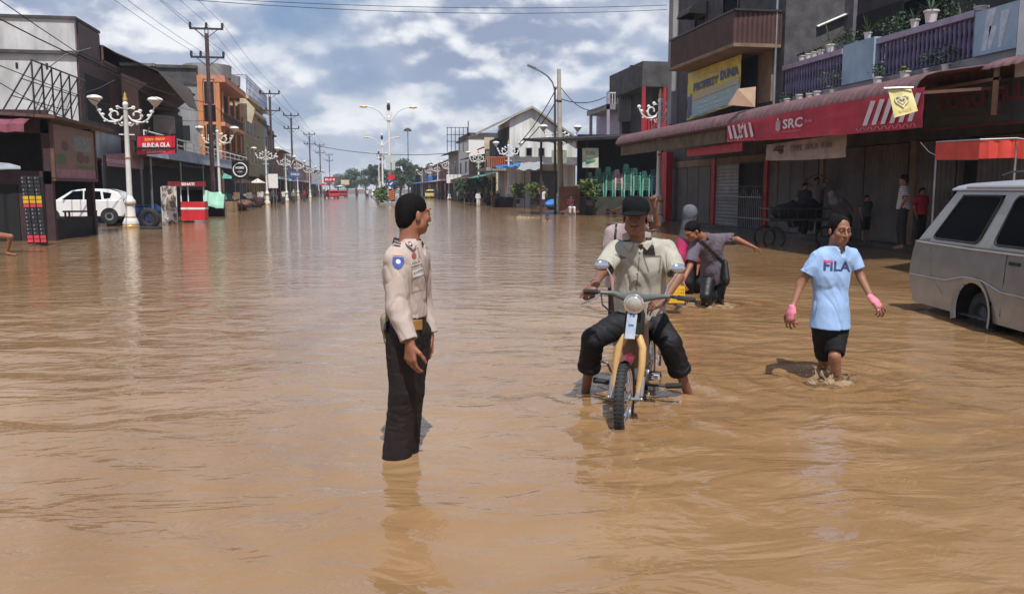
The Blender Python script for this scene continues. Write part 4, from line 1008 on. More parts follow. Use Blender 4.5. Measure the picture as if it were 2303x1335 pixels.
# brick house with falling roof
bh = thing('brick_house', 'dark brick house with rusty roof falling towards the street, left of the orange building', 'building', (-13, 46, 0))
yq = onX(250, HZ, -13.2).y+2; D2 = 46
def pz(px, py, D=45): return P(px, py, D)
e = [P(246, 112, 45), P(345, 153, 45), P(414, 233, 45)]
yy = e[0].y+1.0
xs_ = [p.x for p in e]; zs_ = [p.z for p in e]
m = MB(); m.prism([(xs_[0]-6, yy, 2.9), (-11.6, yy, 2.9), (-11.6, yy, zs_[1]-1.0), (xs_[1], yy, zs_[1]-.15), (xs_[0], yy, zs_[0]-.15), (xs_[0]-6, yy, zs_[0]-.15)], (0, 10, 0)); m.build('wall', brick('dark_brick', (.12, .05, .04), (.06, .03, .026), (.09, .08, .075)), bh)  # brick colours set very dark overall
m = MB(); 
corr = [(xs_[0]-6, zs_[0]+.6), (xs_[0], zs_[0]), (xs_[1], zs_[1]), (xs_[2], zs_[2])]
n = 44; rows = [[(x, yy-.5+(10.5 if q_ < 2 else (9 if q_ == 2 else 2.6))*i/n+0, z+.03*math.sin(i*math.pi/2)) for q_, (x, z) in enumerate(corr)] for i in range(n+1)]
m.sheet(rows, thick=(0, 0, -.04)); m.build('roof', mat('dark_rust_sheet', (.06, .038, .032), .9, scale=1.6, col2=(.03, .024, .024), stretch=(1, 3, 1), detail=9), bh)  # roof sheet coloured darker than the other rust sheets
m = MB(); m.box((xs_[1]-.2, yy-.2, zs_[1]+.25), (xs_[1]-2.4, yy+.3, zs_[1]+.4)); m.build('roof_plank', M['concrete'], bh)
m = MB(); bx_ = P(362, 275, 50); n = 14
m.lathe([(0, 0), (1.0, 0), (1.05, .1), (1.05, 1.0), (.98, 1.0), (.98, .15), (0, .15)], (bx_.x-.3, bx_.y, 4.75), 24); m.build('round_balcony', M['concrete'], bh)
m = MB(); m.lathe([(0, 0), (1.35, 0), (1.35, .12), (0, .4)], (bx_.x-.3, bx_.y, 6.05), 24); m.build('round_canopy', M['darkconcrete'], bh)
m = MB(); m.box((-11.65, yy+.5, 3.3), (-11.55, yy+11, 6.3)); m.build('dark_bay', M['dark'], bh)
# concrete and orange building
Xo = -12.0; Yo = Yx(503, Xo); 
ob = thing('orange_building', 'three storey corner building, orange plaster front and bare concrete side', 'building', (Xo, Yo, 0))
zt = CAMZ+(HZ-200)/F*(Yo/math.cos(0))*1.0
Dn = (Vector((Xo, Yo, 0)).dot(FW)); ztop = CAMZ+(HZ-178)/F*Dn; zband = CAMZ+(HZ-158)/F*Dn
XL = P(330, HZ, Dn).x-8; Xs = P(455, HZ, Dn).x
m = MB(); m.box((XL, Yo, 0), (Xs, Yo+14, zband-1.6)); m.build('wall', M['concrete'], ob)
m = MB(); m.box((XL, Yo-.12, zband-1.6), (Xs+.02, Yo+14, zband-1.35)); m.box((XL, Yo-.02, zband-1.35), (Xs, Yo+14, zband-.25)); m.box((XL, Yo-.2, zband-.25), (Xs+.05, Yo+14.1, zband)); m.build('top_band', M['darkconcrete'], ob)
m = MB(); m.box((Xs+.01, Yo-.05, 0), (Xo-1.4, Yo+14, ztop)); m.box((Xo-.38, Yo-.05, 0), (Xo, Yo+.4, ztop-.5)); m.build('orange_front', M['orange'], ob)
for zz in (4.2, 7.4):
    m = MB(); m.box((Xo-1.38, Yo-.02, zz-.35), (Xo+.35, Yo+13, zz-.02)); m.build('balcony_floor', M['orangetrim'], ob)
    m = MB()
    for i in range(30): m.lathe([(.05, 0), (.07, .25), (.04, .45), (.07, .7)], (Xo+.2, Yo+.3+i*.42, zz), 6)
    m.box((Xo+.1, Yo, zz+.7), (Xo+.3, Yo+13, zz+.8)); m.build('balustrade', M['rust'], ob)
for zz in (4.0, 7.2):
    for i in range(4):
        m = MB(); m.lathe([(.16, 0), (.13, .1), (.12, 2.7), (.18, 2.85)], (Xo+.0, Yo+1.2+i*3.6, zz), 10); m.build('column', M['orange'], ob)
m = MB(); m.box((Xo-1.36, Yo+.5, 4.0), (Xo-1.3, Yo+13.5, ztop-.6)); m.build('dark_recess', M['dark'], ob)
m = MB(); m.box((Xo-1.4, Yo-.1, ztop-.55), (Xo+.5, Yo+13.5, ztop+.0)); m.build('cornice', M['orangetrim'], ob)
m = MB(); m.lathe([(0, 0), (2.0, 0), (2.05, 1.1), (1.7, 1.15), (0, 1.15)], (Xo-1.3, Yo+2.4, ztop), 20); m.lathe([(0, 0), (1.7, 0), (1.75, .9), (0, .95)], (Xo-1.0, Yo+8, ztop), 20); m.build('roof_drum', M['concrete'], ob)
pw = [(400, 435, 320, 287)]
ws = []
for a, b, c, d in ((400, 436, 320, 287),): ws.append((P(a, HZ, Dn).x, P(b, HZ, Dn).x, zof(c, Dn), zof(d, Dn)))
windows(ob, ws, ('Y', Yo), -1, M['concrete'], M['dark'])
ws = [(P(470, HZ, Dn).x, P(491, HZ, Dn).x, zof(240, Dn), zof(188, Dn)), (P(472, HZ, Dn).x, P(494, HZ, Dn).x, zof(324, Dn), zof(284, Dn))]
windows(ob, ws, ('Y', Yo-.05), -1, M['orangetrim'], M['dark'])
# olive building
Xv = -12.0; Y0, Y1 = Yo+14.3, Yx(597, Xv)
ov = thing('olive_building', 'olive plaster building with blue railing on its roof, right after the orange one', 'building', (Xv, Y0, 0))
zv = 11.2
m = MB(); m.box((Xv, Y0, 3), (Xv-9, Y1, zv)); m.box((Xv-1.5, Y0, -.14), (Xv-9, Y1, 3)); m.build('wall', M['olive'], ov)
m = MB(); m.box((Xv+.4, Y0-.1, zv-1.2), (Xv-9, Y1+.1, zv-.9)); m.box((Xv+.7, Y0-.2, zv-.35), (Xv-9, Y1+.2, zv)); m.build('cornice', M['cream'], ov)
m = MB(); pp = P(546, 225, Dn+8); m.prism([(Xv-.2, Y0-.12, zv-2.2), (Xv+.9, Y0-.12, zv-2.9), (Xv+1.3, Y0-.12, zv-1.4), (Xv-.2, Y0-.12, zv+.2)], (0, -.1, 0)); m.build('cream_panel', M['cream'], ov)
m = MB()
for i in range(18): y = Y0+(Y1-Y0)*i/17; m.tube([(Xv+.5, y, zv), (Xv+.5, y, zv+2.0)], .04, 4)
for z in (.1, .7, 1.3, 2.0): m.tube([(Xv+.5, Y0, zv+z), (Xv+.5, Y1, zv+z)], .035, 4)
m.tube([(Xv+.5, Y0, zv+2), (Xv-3, Y0, zv+2)], .03, 4); m.build('roof_railing', mat('blue_rail', (.08, .11, .28), .5), ov)
windows(ov, [(Y0+1.5+i*3.4, Y0+3.2+i*3.4, z, z+1.7) for i in range(int((Y1-Y0-2)/3.4)) for z in (4.4, 7.4)], ('X', Xv), 1, M['cream'], M['glass'])
m = MB()
for i in range(9): y = Y0+.5+i*(Y1-Y0-1)/9; m.box((Xv+.3, y, .1), (Xv+.2, y+.9, 2.6))
m.build('yellow_shutters', mat('ochre_shutter', (.32, .22, .05), .7, scale=2, col2=(.1, .08, .04)), ov)
# long canopy in front of brick and orange buildings
cp_ = thing('long_canopy', 'long pale corrugated canopy with white rail over dark shops, left side', 'canopy', (-10.6, 55, 0))
ca, cb_ = Yx(335, -10.6), Yx(560, -10.6)
m = MB(); nW = int((cb_-ca)/.35); rows = []
for i in range(nW*4+1):
    y = ca+(cb_-ca)*i/(nW*4); dw = .025*math.sin(i*math.pi/2); rows.append([(-10.6+dw, y, 3.25), (-10.75+dw, y, 3.95), (-11.9+dw, y, 4.1)])
m.sheet(rows, thick=(-.01, 0, 0)); m.build('fascia', mat('bluish_sheet', (.30, .34, .42), .6, scale=1, col2=(.18, .2, .27), detail=7), cp_)
m = MB()
for z in (4.15, 4.5): m.tube([(-10.7, ca, z), (-10.7, cb_, z)], .045, 5)
for i in range(16): y = ca+(cb_-ca)*i/15; m.tube([(-10.7, y, 3.9), (-10.7, y, 4.5)], .035, 5)
m.build('rail', M['white'], cp_)
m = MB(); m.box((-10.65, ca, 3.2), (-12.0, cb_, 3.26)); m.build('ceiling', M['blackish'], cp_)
for i in range(6): m = MB(); y = ca+1+(cb_-ca-2)*i/5; m.tube([(-10.7, y, -.14), (-10.7, y, 3.2)], .06, 6); m.build('post', M['metal'], cp_)
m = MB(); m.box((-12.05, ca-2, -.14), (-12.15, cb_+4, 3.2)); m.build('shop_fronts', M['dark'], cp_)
# pink faded boards
pb = thing('faded_signboard', 'faded pink signboard low over the shop behind the white car', 'sign', P(272, 365, 43))
m = MB(); a, b, c_, d_ = P(229, 372, 41), P(322, 381, 44), P(322, 342, 44), P(229, 348, 41); m.prism([a, b, c_, d_], (0, .06, 0)); m.build('board', mat('faded_pink', (.26, .12, .15), .7, scale=1.3, col2=(.15, .08, .10)), pb)
m = MB(); text_on(m, 'PONSEL', a+(b-a)*.1+(d_-a)*.35, (b-a)*.5, (d_-a)*.35, .02, n=(0, -1, 0), off=.01); m.build('lettering', mat('pale_pink', (.4, .28, .32), .7), pb)
m = MB(); m.bar(a+Vector((0, .1, .1)), Vector((a.x, a.y+.1, -.14)), .07); m.bar(b+Vector((-.1, .1, .1)), Vector((b.x-.1, b.y+.1, -.14)), .07); m.build('posts', M['darkmetal'], pb)
# red sign
rs = thing('restaurant_sign', 'bright red sign lettered BUNDA OLA in white, hung over the left shops', 'sign', P(350, 326, 41))
a, b, c_, d_ = P(309, 348, 41), P(393, 345, 41), P(393, 306, 41), P(309, 307, 41)
m = MB(); m.prism([a, b, c_, d_], (0, .12, 0)); m.build('board', mat('sign_red', (.62, .012, .03), .5, var=.06), rs)
ux, uy = b-a, d_-a
m = MB(); text_on(m, 'BUNDA OLA', a+ux*.13+uy*.36, ux*.74, uy*.27, .035, n=(0, -1, 0), off=.012); text_on(m, 'MASAKAN PADANG', a+ux*.13+uy*.2, ux*.72, uy*.12, .01, n=(0, -1, 0), off=.012); text_on(m, 'SEDERHANA', a+ux*.25+uy*.07, ux*.5, uy*.1, .01, shear=.3, n=(0, -1, 0), off=.012); m.build('lettering', mat('sign_white', (.8, .78, .78), .5, var=0), rs)
m = MB(); text_on(m, 'RUMAH MAKAN', a+ux*.2+uy*.74, ux*.55, uy*.15, .025, n=(0, -1, 0), off=.012); m.build('yellow_lettering', mat('sign_yellow', (.75, .5, .05), .5, var=0), rs)
m = MB(); m.box(a+ux*.0+uy*.3-Vector((0, .008, 0)), a+ux*1.0+uy*.33-Vector((0, .003, 0))); m.bar(d_+Vector((-.05, .06, .02)), c_+Vector((.05, .06, .02)), .06); m.bar(a+Vector((-.04, .06, 0)), d_+Vector((-.04, .06, 0)), .06); m.bar(b+Vector((.04, .06, 0)), c_+Vector((.04, .06, 0)), .06); m.build('frame', M['blackish'], rs)
m = MB(); m.bar(d_+Vector((.3, .1, 0)), d_+Vector((.3, 1.2, .5)), .05); m.bar(c_+Vector((-.3, .1, 0)), c_+Vector((-.3, 1.2, .5)), .05); m.bar(a+Vector((.1, .12, -.1)), Vector((a.x+.1, a.y+.12, -.14)), .07); m.build('bracket', M['darkmetal'], rs)
# round logo sign
rd = thing('round_logo_sign', 'black square sign with white ring and small lettering inside, left side', 'sign', P(540, 382, 62))
a, b, d_ = P(521, 403, 62), P(559, 403, 62), P(521, 361, 62); ux, uy = b-a, d_-a
m = MB(); m.prism([a, b, b+uy, d_], (0, .15, 0)); m.build('board', M['blackish'], rd)
m = MB(); cc = a+ux*.5+uy*.5+Vector((0, -.02, 0)); rr = ux.length*.40
m.tube([cc+ux.normalized()*rr*math.cos(t*math.pi/16)+UP*rr*math.sin(t*math.pi/16) for t in range(33)], .045, 5); text_on(m, 'MOMO', a+ux*.24+uy*.55, ux*.5, uy*.13, .05, n=(0, -1, 0), off=.02); text_on(m, 'KOPI', a+ux*.35+uy*.36, ux*.28, uy*.08, .01, n=(0, -1, 0), off=.02); m.build('ring_and_lettering', mat('sign_white', (.8, .78, .78), .5), rd)
m = MB(); m.tube([(P(540, 403, 62.1).x, P(540, 403, 62.1).y, -.14), P(540, 403, 62.1)], .05, 6); m.build('post', M['darkmetal'], rd)
wp = thing('white_notice_board', 'blank white upright board between the left lamp posts', 'sign', P(614, 420, 78))
m = MB(); a, b = P(604, 423, 78), P(624, 391, 78); m.box((a.x, a.y, a.z), (b.x, a.y+.08, b.z)); m.build('board', M['white'], wp); m = MB(); m.tube([(a.x+.4, a.y+.1, -.14), (a.x+.4, a.y+.1, a.z+.1)], .04, 5); m.build('post', M['metal'], wp)
# ================================================================ front left stall
Xs_ = -9.45; ya, yb2 = onX(122, 470, Xs_).y, onX(216, 470, Xs_).y
fs_ = thing('wooden_stall', 'dark wooden kiosk with pink canopy and tin roof at the left edge', 'kiosk', (Xs_, ya, 0))
m = MB(); m.box((Xs_-4, ya+1.2, -.14), (Xs_-.6, ya+1.3, 3.9)); m.build('back_wall', M['blackish'], fs_)
m = MB(); m.box((Xs_-.02, ya, 1.75), (Xs_-4, ya+.1, 2.15)); m.box((Xs_-.02, ya, 3.3), (Xs_-4, ya+.08, 4.0)); m.box((Xs_-.5, ya+.02, -.14), (Xs_-1.0, ya+.08, 1.75)); m.build('front_boards', M['darkwood'], fs_)
m = MB(); m.box((Xs_-1.02, ya+.03, -.14), (Xs_-4, ya+.09, 1.74)); m.build('front_opening', M['dark'], fs_)
for y in (ya, yb2-.2): m = MB(); m.box((Xs_-.25, y, -.14), (Xs_, y+.2, 3.7)); m.build('post', M['darkwood'], fs_)
m = MB(); m.hexa([(Xs_-4.5, ya-.7, 3.95), (Xs_+.35, ya-.5, 3.72), (Xs_+.35, yb2+1.6, 3.72), (Xs_-4.5, yb2+1.6, 3.95), (Xs_-4.5, ya-.7, 4.1), (Xs_+.35, ya-.5, 3.8), (Xs_+.35, yb2+1.6, 3.8), (Xs_-4.5, yb2+1.6, 4.1)]); m.build('roof', M['rust'], fs_)
m = MB(); rows = []
for i in range(17):
    x = Xs_-.35-4*i/16; rows.append([(x, ya-.05, 3.78+.02*math.sin(i*1.9)), (x, ya-.6, 3.66+.02*math.sin(i*1.9)), (x, ya-1.0, 3.5+.02*math.sin(i*1.9)), (x, ya-1.02, 3.28+.03*math.sin(i*2.7))])
m.sheet(rows, thick=(0, 0, -.01)); m.build('canopy', mat('pink_canvas', (.22, .06, .09), .7, scale=2, var=.12), fs_)
m = MB(); m.box((Xs_-.06, ya+.2, -.14), (Xs_-.1, yb2-.2, .65)); m.build('side_boards', M['blackish'], fs_)
ps = thing('food_poster', 'large faded food poster board framed in rust on the side of the kiosk', 'poster', (Xs_+.05, ya, 1.9))
m = MB(); m.box((Xs_+.02, ya+.1, 1.95), (Xs_+.06, yb2, 3.6)); m.build('board', mat('poster_base', (.24, .13, .12), .7, scale=1.6, col2=(.17, .13, .08)), ps)
q = MB(); Z_ = lambda s: 1.95+1.65*s; Y_ = lambda t: ya+.1+(yb2-ya-.1)*t
def pq(mb, t0, t1, s0, s1, off): mb.add([(Xs_+.06+off, Y_(t0), Z_(s0)), (Xs_+.06+off, Y_(t1), Z_(s0)), (Xs_+.06+off, Y_(t1), Z_(s1)), (Xs_+.06+off, Y_(t0), Z_(s1))], [(0, 1, 2, 3)])
pq(q, .0, 1, 0, .17, .004); q.build('pink_band', mat('dusty_pink', (.34, .16, .20), .7, scale=3, var=.1), ps)
q = MB(); pq(q, .45, .92, .55, .86, .005); q.build('pale_field', mat('poster_grey', (.22, .26, .26), .7, scale=5, col2=(.13, .14, .13)), ps)
q = MB(); n_ = 12
for (t, s, r_) in ((.62, .42, .2), (.78, .4, .14), (.25, .62, .17)):
    q.add([(Xs_+.066, Y_(t)+r_*2*math.cos(a*2*math.pi/n_), Z_(s)+r_*math.sin(a*2*math.pi/n_)) for a in range(n_)], [tuple(range(n_))])
q.build('dishes', mat('poster_food', (.14, .05, .04), .7, scale=9, col2=(.07, .07, .06)), ps)
q = MB(); pq(q, .06, .26, .26, .46, .006); pq(q, .5, .95, .2, .27, .006); q.build('green_garnish', mat('poster_green', (.05, .16, .07), .7, scale=8, col2=(.10, .12, .05)), ps)
q = MB(); q.box((Xs_+.0, ya+.02, 1.85), (Xs_+.1, yb2+.1, 1.95)); q.box((Xs_+.0, yb2, 1.95), (Xs_+.1, yb2+.12, 3.65)); q.box((Xs_+.0, ya-.0, 1.95), (Xs_+.1, ya+.09, 3.65)); q.build('frame', M['rust'], ps)
# sachet rack
rk = thing('sachet_rack', 'hanging strips of small black sachets with yellow and red bands before the kiosk', 'rack', P(84, 555, 24.3))
org = P(62, 548, 24.3); cols = 3; wv = (P(106, 548, 24.3)-org); zt_ = P(84, 398, 24.3).z
m = MB(); m.prism([org+Vector((0, .03, 0)), org+wv+Vector((0, .03, 0)), Vector(((org+wv).x, (org+wv).y+.03, zt_)), Vector((org.x-.05, org.y+.03, zt_))], (0, .02, 0)); m.build('backing', M['blackish'], rk)
mk, my, mr_, mw = MB(), MB(), MB(), MB(); nr_ = 17
for i in range(nr_):
    z = org.z+.04+(zt_-org.z)*i/nr_; lean = -.08*(i/nr_)
    for j in range(cols):
        p = org+wv*((j+.1)/cols); w1 = wv*.27; s_ = mr_ if i in (0, 1, 9) else (my if i in (10, 11) else mk)
        p = Vector((p.x+lean, p.y, z)); h_ = (zt_-org.z)/nr_*.85
        s_.obox(p+w1/2+Vector((0, 0, h_/2)), w1/2, Vector((0, .012, 0)), Vector((0, 0, h_/2)))
        if s_ is mk and R.random() < .75: mw.box((p.x+w1.x*.2, p.y-.02, z+h_*.25), (p.x+w1.x*(.5+.4*R.random()), p.y-.0135, z+h_*.7))
mk.build('black_sachets', mat('sachet_black', (.03, .03, .035), .3), rk); my.build('yellow_sachets', mat('sachet_yellow', (.6, .38, .03), .4), rk); mr_.build('red_sachets', mat('sachet_red', (.6, .05, .08), .4), rk); mw.build('white_marks', mat('sachet_white', (.4, .4, .45), .4), rk)
# small awning tip far left
m = MB(); a = P(-30, 372, 21); m.sheet([[P(-40, 362, 21), P(-40, 380, 20.6)], [P(20, 367, 21), P(20, 378, 20.6)], [P(46, 374, 21), P(46, 378, 20.7)]], thick=(0, 0, -.03))
tag(m.build('awning', M['tarpgrey'], loc=a), 'thin grey awning edge poking in at the left border', 'awning')
# bench behind the poster
bn = thing('wooden_bench', 'small brown wooden table standing in the flood beside the white car', 'table', P(170, 500, 33))
a, b = P(140, 470, 32.5), P(208, 472, 32.5); m = MB(); m.box((a.x, a.y, .72), (b.x, b.y+.6, .78)); m.build('top', M['wood'], bn)
for x in (a.x+.08, b.x-.08):
    for y in (a.y+.05, a.y+.5): m = MB(); m.box((x-.03, y-.03, -.14), (x+.03, y+.03, .72)); m.build('leg', M['wood'], bn)
# ================================================================ ornamental lamp posts
def make_lamp():
    t = thing('lamp_post', 'x', 'street lamp', (0, 0, 0))
    m = MB(); m.lathe([(.34, -.14), (.34, .07), (.30, .12), (.28, .20), (.22, .3)], n=16); m.build('plinth', M['gold'], t)
    m = MB(); m.lathe([(.31, .13), (.33, .2), (.24, .42), (.20, .50), (.19, 1.05), (.23, 1.10), (.23, 1.2), (.15, 1.30), (.12, 1.42)], n=12)
    m.lathe([(.115, 1.4), (.10, 2.9), (.085, 5.35), (.11, 5.4), (.11, 5.5), (.07, 5.55)], n=12); m.box((-.3, -.03, 4.1), (.3, .03, 4.15)); m.build('post', M['white'], t)
    m = MB()
    for z, r in ((1.07, .235), (1.22, .17), (3.1, .115), (.46, .225)): m.lathe([(r-.02, z-.03), (r+.012, z-.02), (r+.012, z+.03), (r-.02, z+.04)], n=12)
    m.build('gold_bands', M['gold'], t)
    m = MB(); m.lathe([(.05, 5.52), (.09, 5.6), (.09, 5.68), (.045, 5.8), (.06, 5.86), (.005, 5.98)], n=10); m.build('finial', M['gold'], t)
    for s in (-1, 1):
        m = MB()
        pts = [(.08, 4.95), (.22, 4.75), (.42, 4.66), (.66, 4.68), (.85, 4.82), (.97, 5.02), (1.03, 5.2)]
        m.tube([(s*x, 0, z) for x, z in pts], [.048, .044, .048, .044, .038, .034, .03], 6)
        sp_ = [(.4+.26*(1-k/22)*math.cos(-2.2+k*.40), 4.98+.27*(1-k/22)*math.sin(-2.2+k*.40)) for k in range(15)]
        m.tube([(s*x, 0, z) for x, z in sp_], .04, 6)
        m.tube([(s*.08, 0, 5.25), (s*.2, 0, 5.28), (s*.34, 0, 5.24)], .03, 5)
        for x, z, r in ((.55, 5.18, .07), (.3, 5.32, .07), (1.0, 5.16, .08), (.88, 4.98, .07), (.42, 4.6, .05), (.14, 4.62, .06), (.60, 4.96, .06), (.8, 4.7, .05)): m.ball((s*x, 0, z), r, 6, 4, 1.2, .5, 1)
        m.tube([(s*.08, 0, 4.55), (s*.2, 0, 4.5), (s*.3, 0, 4.62)], .025, 5)
        m.build('scroll_arm', M['white'], t)
        m = MB(); m.tube([(s*1.03, 0, 5.15), (s*1.12, 0, 5.38)], .035, 6)
        m.lathe([(.05, 5.36), (.09, 5.41), (.25, 5.62), (.26, 5.66)], (s*1.15, 0, 0), 14); hd = m.build('lamp_shade', M['lampglass'], t)
        m = MB(); m.lathe([(.30, 5.645), (.31, 5.68), (.27, 5.75), (.14, 5.80), (.01, 5.82)], (s*1.15, 0, 0), 14); m.build('lamp_cap', M['white'], hd)
    return t
lamp0 = make_lamp(); first = True
XLp, XRp = -9.6, 12.95
lamps = []
for px, X, lab in ((290, XLp, 'white ornamental lamp post nearest on the left, beside the white car and tyre'), (493, XLp, 'white ornamental lamp post in front of the orange building, second on the left'), (600, XLp, 'white ornamental lamp post beside the blank white notice board'),
                   (644, XLp, 'white ornamental lamp post just right of the white notice board, fourth on the left'), (670, XLp, 'fifth ornamental lamp post along the left pavement'), (697, XLp, 'sixth ornamental lamp post along the left pavement'), (717, XLp, 'seventh ornamental lamp post, far down the left pavement'), (733, XLp, 'farthest ornamental lamp post on the left pavement'),
                   (1481, XRp, 'white ornamental lamp post behind the red banner awning, nearest on the right'), (1258, XRp, 'ornamental lamp post beside the concrete utility pole in front of the white gable house'), (1144, XRp, 'ornamental lamp post by the blue tarpaulin stall'),
                   (1077, XRp, 'ornamental lamp post between the red roof and the tarpaulin stall, fourth on the right'), (1010, XRp, 'fifth ornamental lamp post along the right pavement'), (985, XRp, 'sixth ornamental lamp post along the right pavement'), (968, XRp, 'seventh ornamental lamp post, far down the right pavement'), (950, XRp, 'farthest ornamental lamp post on the right pavement')):
    o = lamp0 if first else copy_tree(lamp0); first = False
    o.location = (X, Yx(px, X), 0); tag(o, lab, 'street lamp', 'ornamental lamp posts lining the street'); lamps.append(o)
lamps[0].scale = (1, 1, .93)
for i_, o_ in enumerate(lamps): o_.rotation_euler = (R.uniform(-.008, .008), R.uniform(-.012, .012), R.uniform(-.12, .12))
# (the nearest right lamp has lost its left shade)
rl = lamps[8]
for ch in children(rl):
    if ch.name.startswith('lamp_shade') and sum(v.co.x for v in ch.data.vertices) < 0:
        for g_ in children(ch): bpy.data.objects.remove(g_)
        bpy.data.objects.remove(ch)
# ================================================================ median double lamps
def make_median_lamp():
    t = thing('double_lamp', 'x', 'street lamp', (0, 0, 0))
    m = MB(); m.lathe([(.17, -.14), (.16, 3), (.12, 9.0), (.22, 9.1), (.22, 9.5), (.12, 9.6), (.10, 10.3)], n=10); m.build('post', M['white'], t)
    for s in (-1, 1):
        m = MB(); m.tube([(s*.12, 0, 9.0), (s*.5, 0, 9.5), (s*1.0, 0, 10.1), (s*1.7, 0, 10.5), (s*2.3, 0, 10.6)], .07, 6); m.tube([(s*.1, 0, 9.6), (s*.35, 0, 9.9), (s*.15, 0, 10.2)], .04, 5); m.build('arm', M['white'], t)
        m = MB(); m.ball((s*2.7, 0, 10.58), .45, 10, 6, 1.1, .45, .32); m.build('lamp_head', mat('amber_glass', (.72, .52, .22), .3, var=.1), t)
    m = MB(); m.lathe([(.12, 10.2), (.2, 10.35), (.2, 10.8), (.1, 10.9)], n=8); m.build('collar', M['darkmetal'], t); m = MB(); m.ball((0, 0, 11.05), .2, 10, 6); m.build('globe', M['white'], t)
    return t
ml = make_median_lamp()
for i, (D, px, lab) in enumerate(((96, 877, 'tall double armed lamp on the median, nearest one'), (152, 861, 'second double armed lamp on the median, seen left of the nearest'), (215, 853, 'third and farthest double armed lamp on the median'))):
    o = ml if i == 0 else copy_tree(ml); p = P(px, HZ, D); o.location = (p.x, p.y, 0); tag(o, lab, 'street lamp', 'double armed lamps on the median')
# high mast
hm = thing('light_mast', 'very tall thin floodlight mast with a ring of lamps, far behind the trees', 'light mast', P(919, HZ, 255)*1)
hm.location.z = 0; x, y = hm.location.x, hm.location.y
m = MB(); m.tube([(x, y, 0), (x, y, 19.4)], [.3, .15], 6); m.build('mast', M['metal'], hm); m = MB(); m.lathe([(.3, 18.4), (1.2, 18.5), (1.1, 18.9), (.4, 19.4)], (x, y, 0), 10); m.build('lamp_ring', M['darkmetal'], hm)
# ================================================================ power poles and wires
def make_pole(h=12.2):
    t = thing('power_pole', 'x', 'power pole', (0, 0, 0))
    m = MB(); m.tube([(0, 0, -.14), (0, 0, h-.6)], [.16, .11], 8); m.build('pole', M['polesteel'], t)
    for k, (z, w) in enumerate(((h-.3, 1.05), (h-2.1, 1.05))):
        m = MB(); m.box((-w, -.06, z-.06), (w, .06, z+.06)); m.bar((-.75, 0, z), (0, 0, z-.6), .04); m.bar((.75, 0, z), (0, 0, z-.6), .04); ca_ = m.build('crossarm', M['darkmetal'], t)
        for x in ((-w+.05, 0, w-.05) if k == 0 else (-w+.05, -.42, w-.05)):
            m = MB(); m.lathe([(.05, z+.05), (.10, z+.10), (.07, z+.16), (.10, z+.22), (.07, z+.28), (.09, z+.36), (.02, z+.40)], (x, 0, 0), 8); m.build('insulator', M['darkmetal'], ca_)
    m = MB(); m.bar((-.1, 0, h-2.3), (-.1, 0, h-.2), .05); m.bar((.1, 0, h-2.3), (.1, 0, h-.2), .05); m.build('top_frame', M['darkmetal'], t)
    return t
pole0 = make_pole()
PX0 = -9.75
poles = []
for i, (D, lab) in enumerate(((57.0, 'brown steel power pole with two crossarms beside the orange building'), (95, 'second power pole down the left side with six insulators'), (123, 'third power pole down the left side'), (165, 'fourth power pole down the left side'), (205, 'fifth power pole down the left side'), (262, 'farthest power pole on the left side'))):
    o = pole0 if i == 0 else copy_tree(pole0); p = onX(0, HZ, PX0); d_ = FW; y = (D-PX0*FW.x)/FW.y; o.location = (PX0, y, 0); poles.append(y); tag(o, lab, 'power pole', 'power poles along the left side')
ys_ = [6.0]+poles
def sag(mb, a, b, s, r=.014, n=14):
    a, b = Vector(a), Vector(b); mb.tube([a.lerp(b, i/n)+Vector((0, 0, -4*s*(i/n)*(1-i/n))) for i in range(n+1)], r, 4, cap=False)
def wire(label, draw, name='power_line', group=None):
    m = MB(); draw(m); c = Vector(m.v[0]); o = m.build(name, M['blackish'], loc=c, smooth=False); tag(o, label, 'cable', group); return o
for k, (z, x, lab) in enumerate(((12.3, -1.0, 'top power line at the street end nearest the buildings'), (12.3, 0, 'top power line on the middle insulators'), (12.3, 1.0, 'top power line on the insulators nearest the street'), (10.5, -1.0, 'lower power line on the building side'), (10.5, -.42, 'lower power line on the inner insulators'), (10.5, 1.0, 'lower power line on the street side'))):
    def dr(m):
        for a, b in zip(ys_[:-1], ys_[1:]): sag(m, (PX0+x, a, z), (PX0+x, b, z), .011*(b-a), .013 if a < 60 else .02)
    wire(lab+' running down the left side', dr, group='power lines between the poles')
wire('thick sagging cable bundle low along the left shops', lambda m: [sag(m, (PX0+.1, a, 7.2), (PX0+.1, b, 7.2), .02*(b-a), .022) for a, b in zip(ys_[:-1], ys_[1:])], 'cable_bundle')
wire('black cable dropping from upper left across the white building', lambda m: sag(m, P(-30, -20, 15), P(468, 250, 57), .6, .012), 'drop_cable')
wire('cable crossing in front of the white wall at mid height', lambda m: sag(m, P(-20, 140, 20), P(470, 270, 57), .5, .012), 'drop_cable')
wire('lower slack cable in front of the brick house', lambda m: sag(m, P(-20, 175, 20), P(345, 290, 50), .7, .013), 'drop_cable')
wire('upper thin cable strung across the sky over the street', lambda m: sag(m, P(340, -12, 30), P(1500, 12, 36), .25, .010), 'overhead_cable')
wire('lower thin cable strung across the sky over the street', lambda m: sag(m, P(380, -4, 30), P(1500, 22, 36), .3, .010), 'overhead_cable')
wire('far cable crossing the street near the trees', lambda m: sag(m, P(715, 328, 165), P(1010, 345, 140), .8, .05), 'overhead_cable')
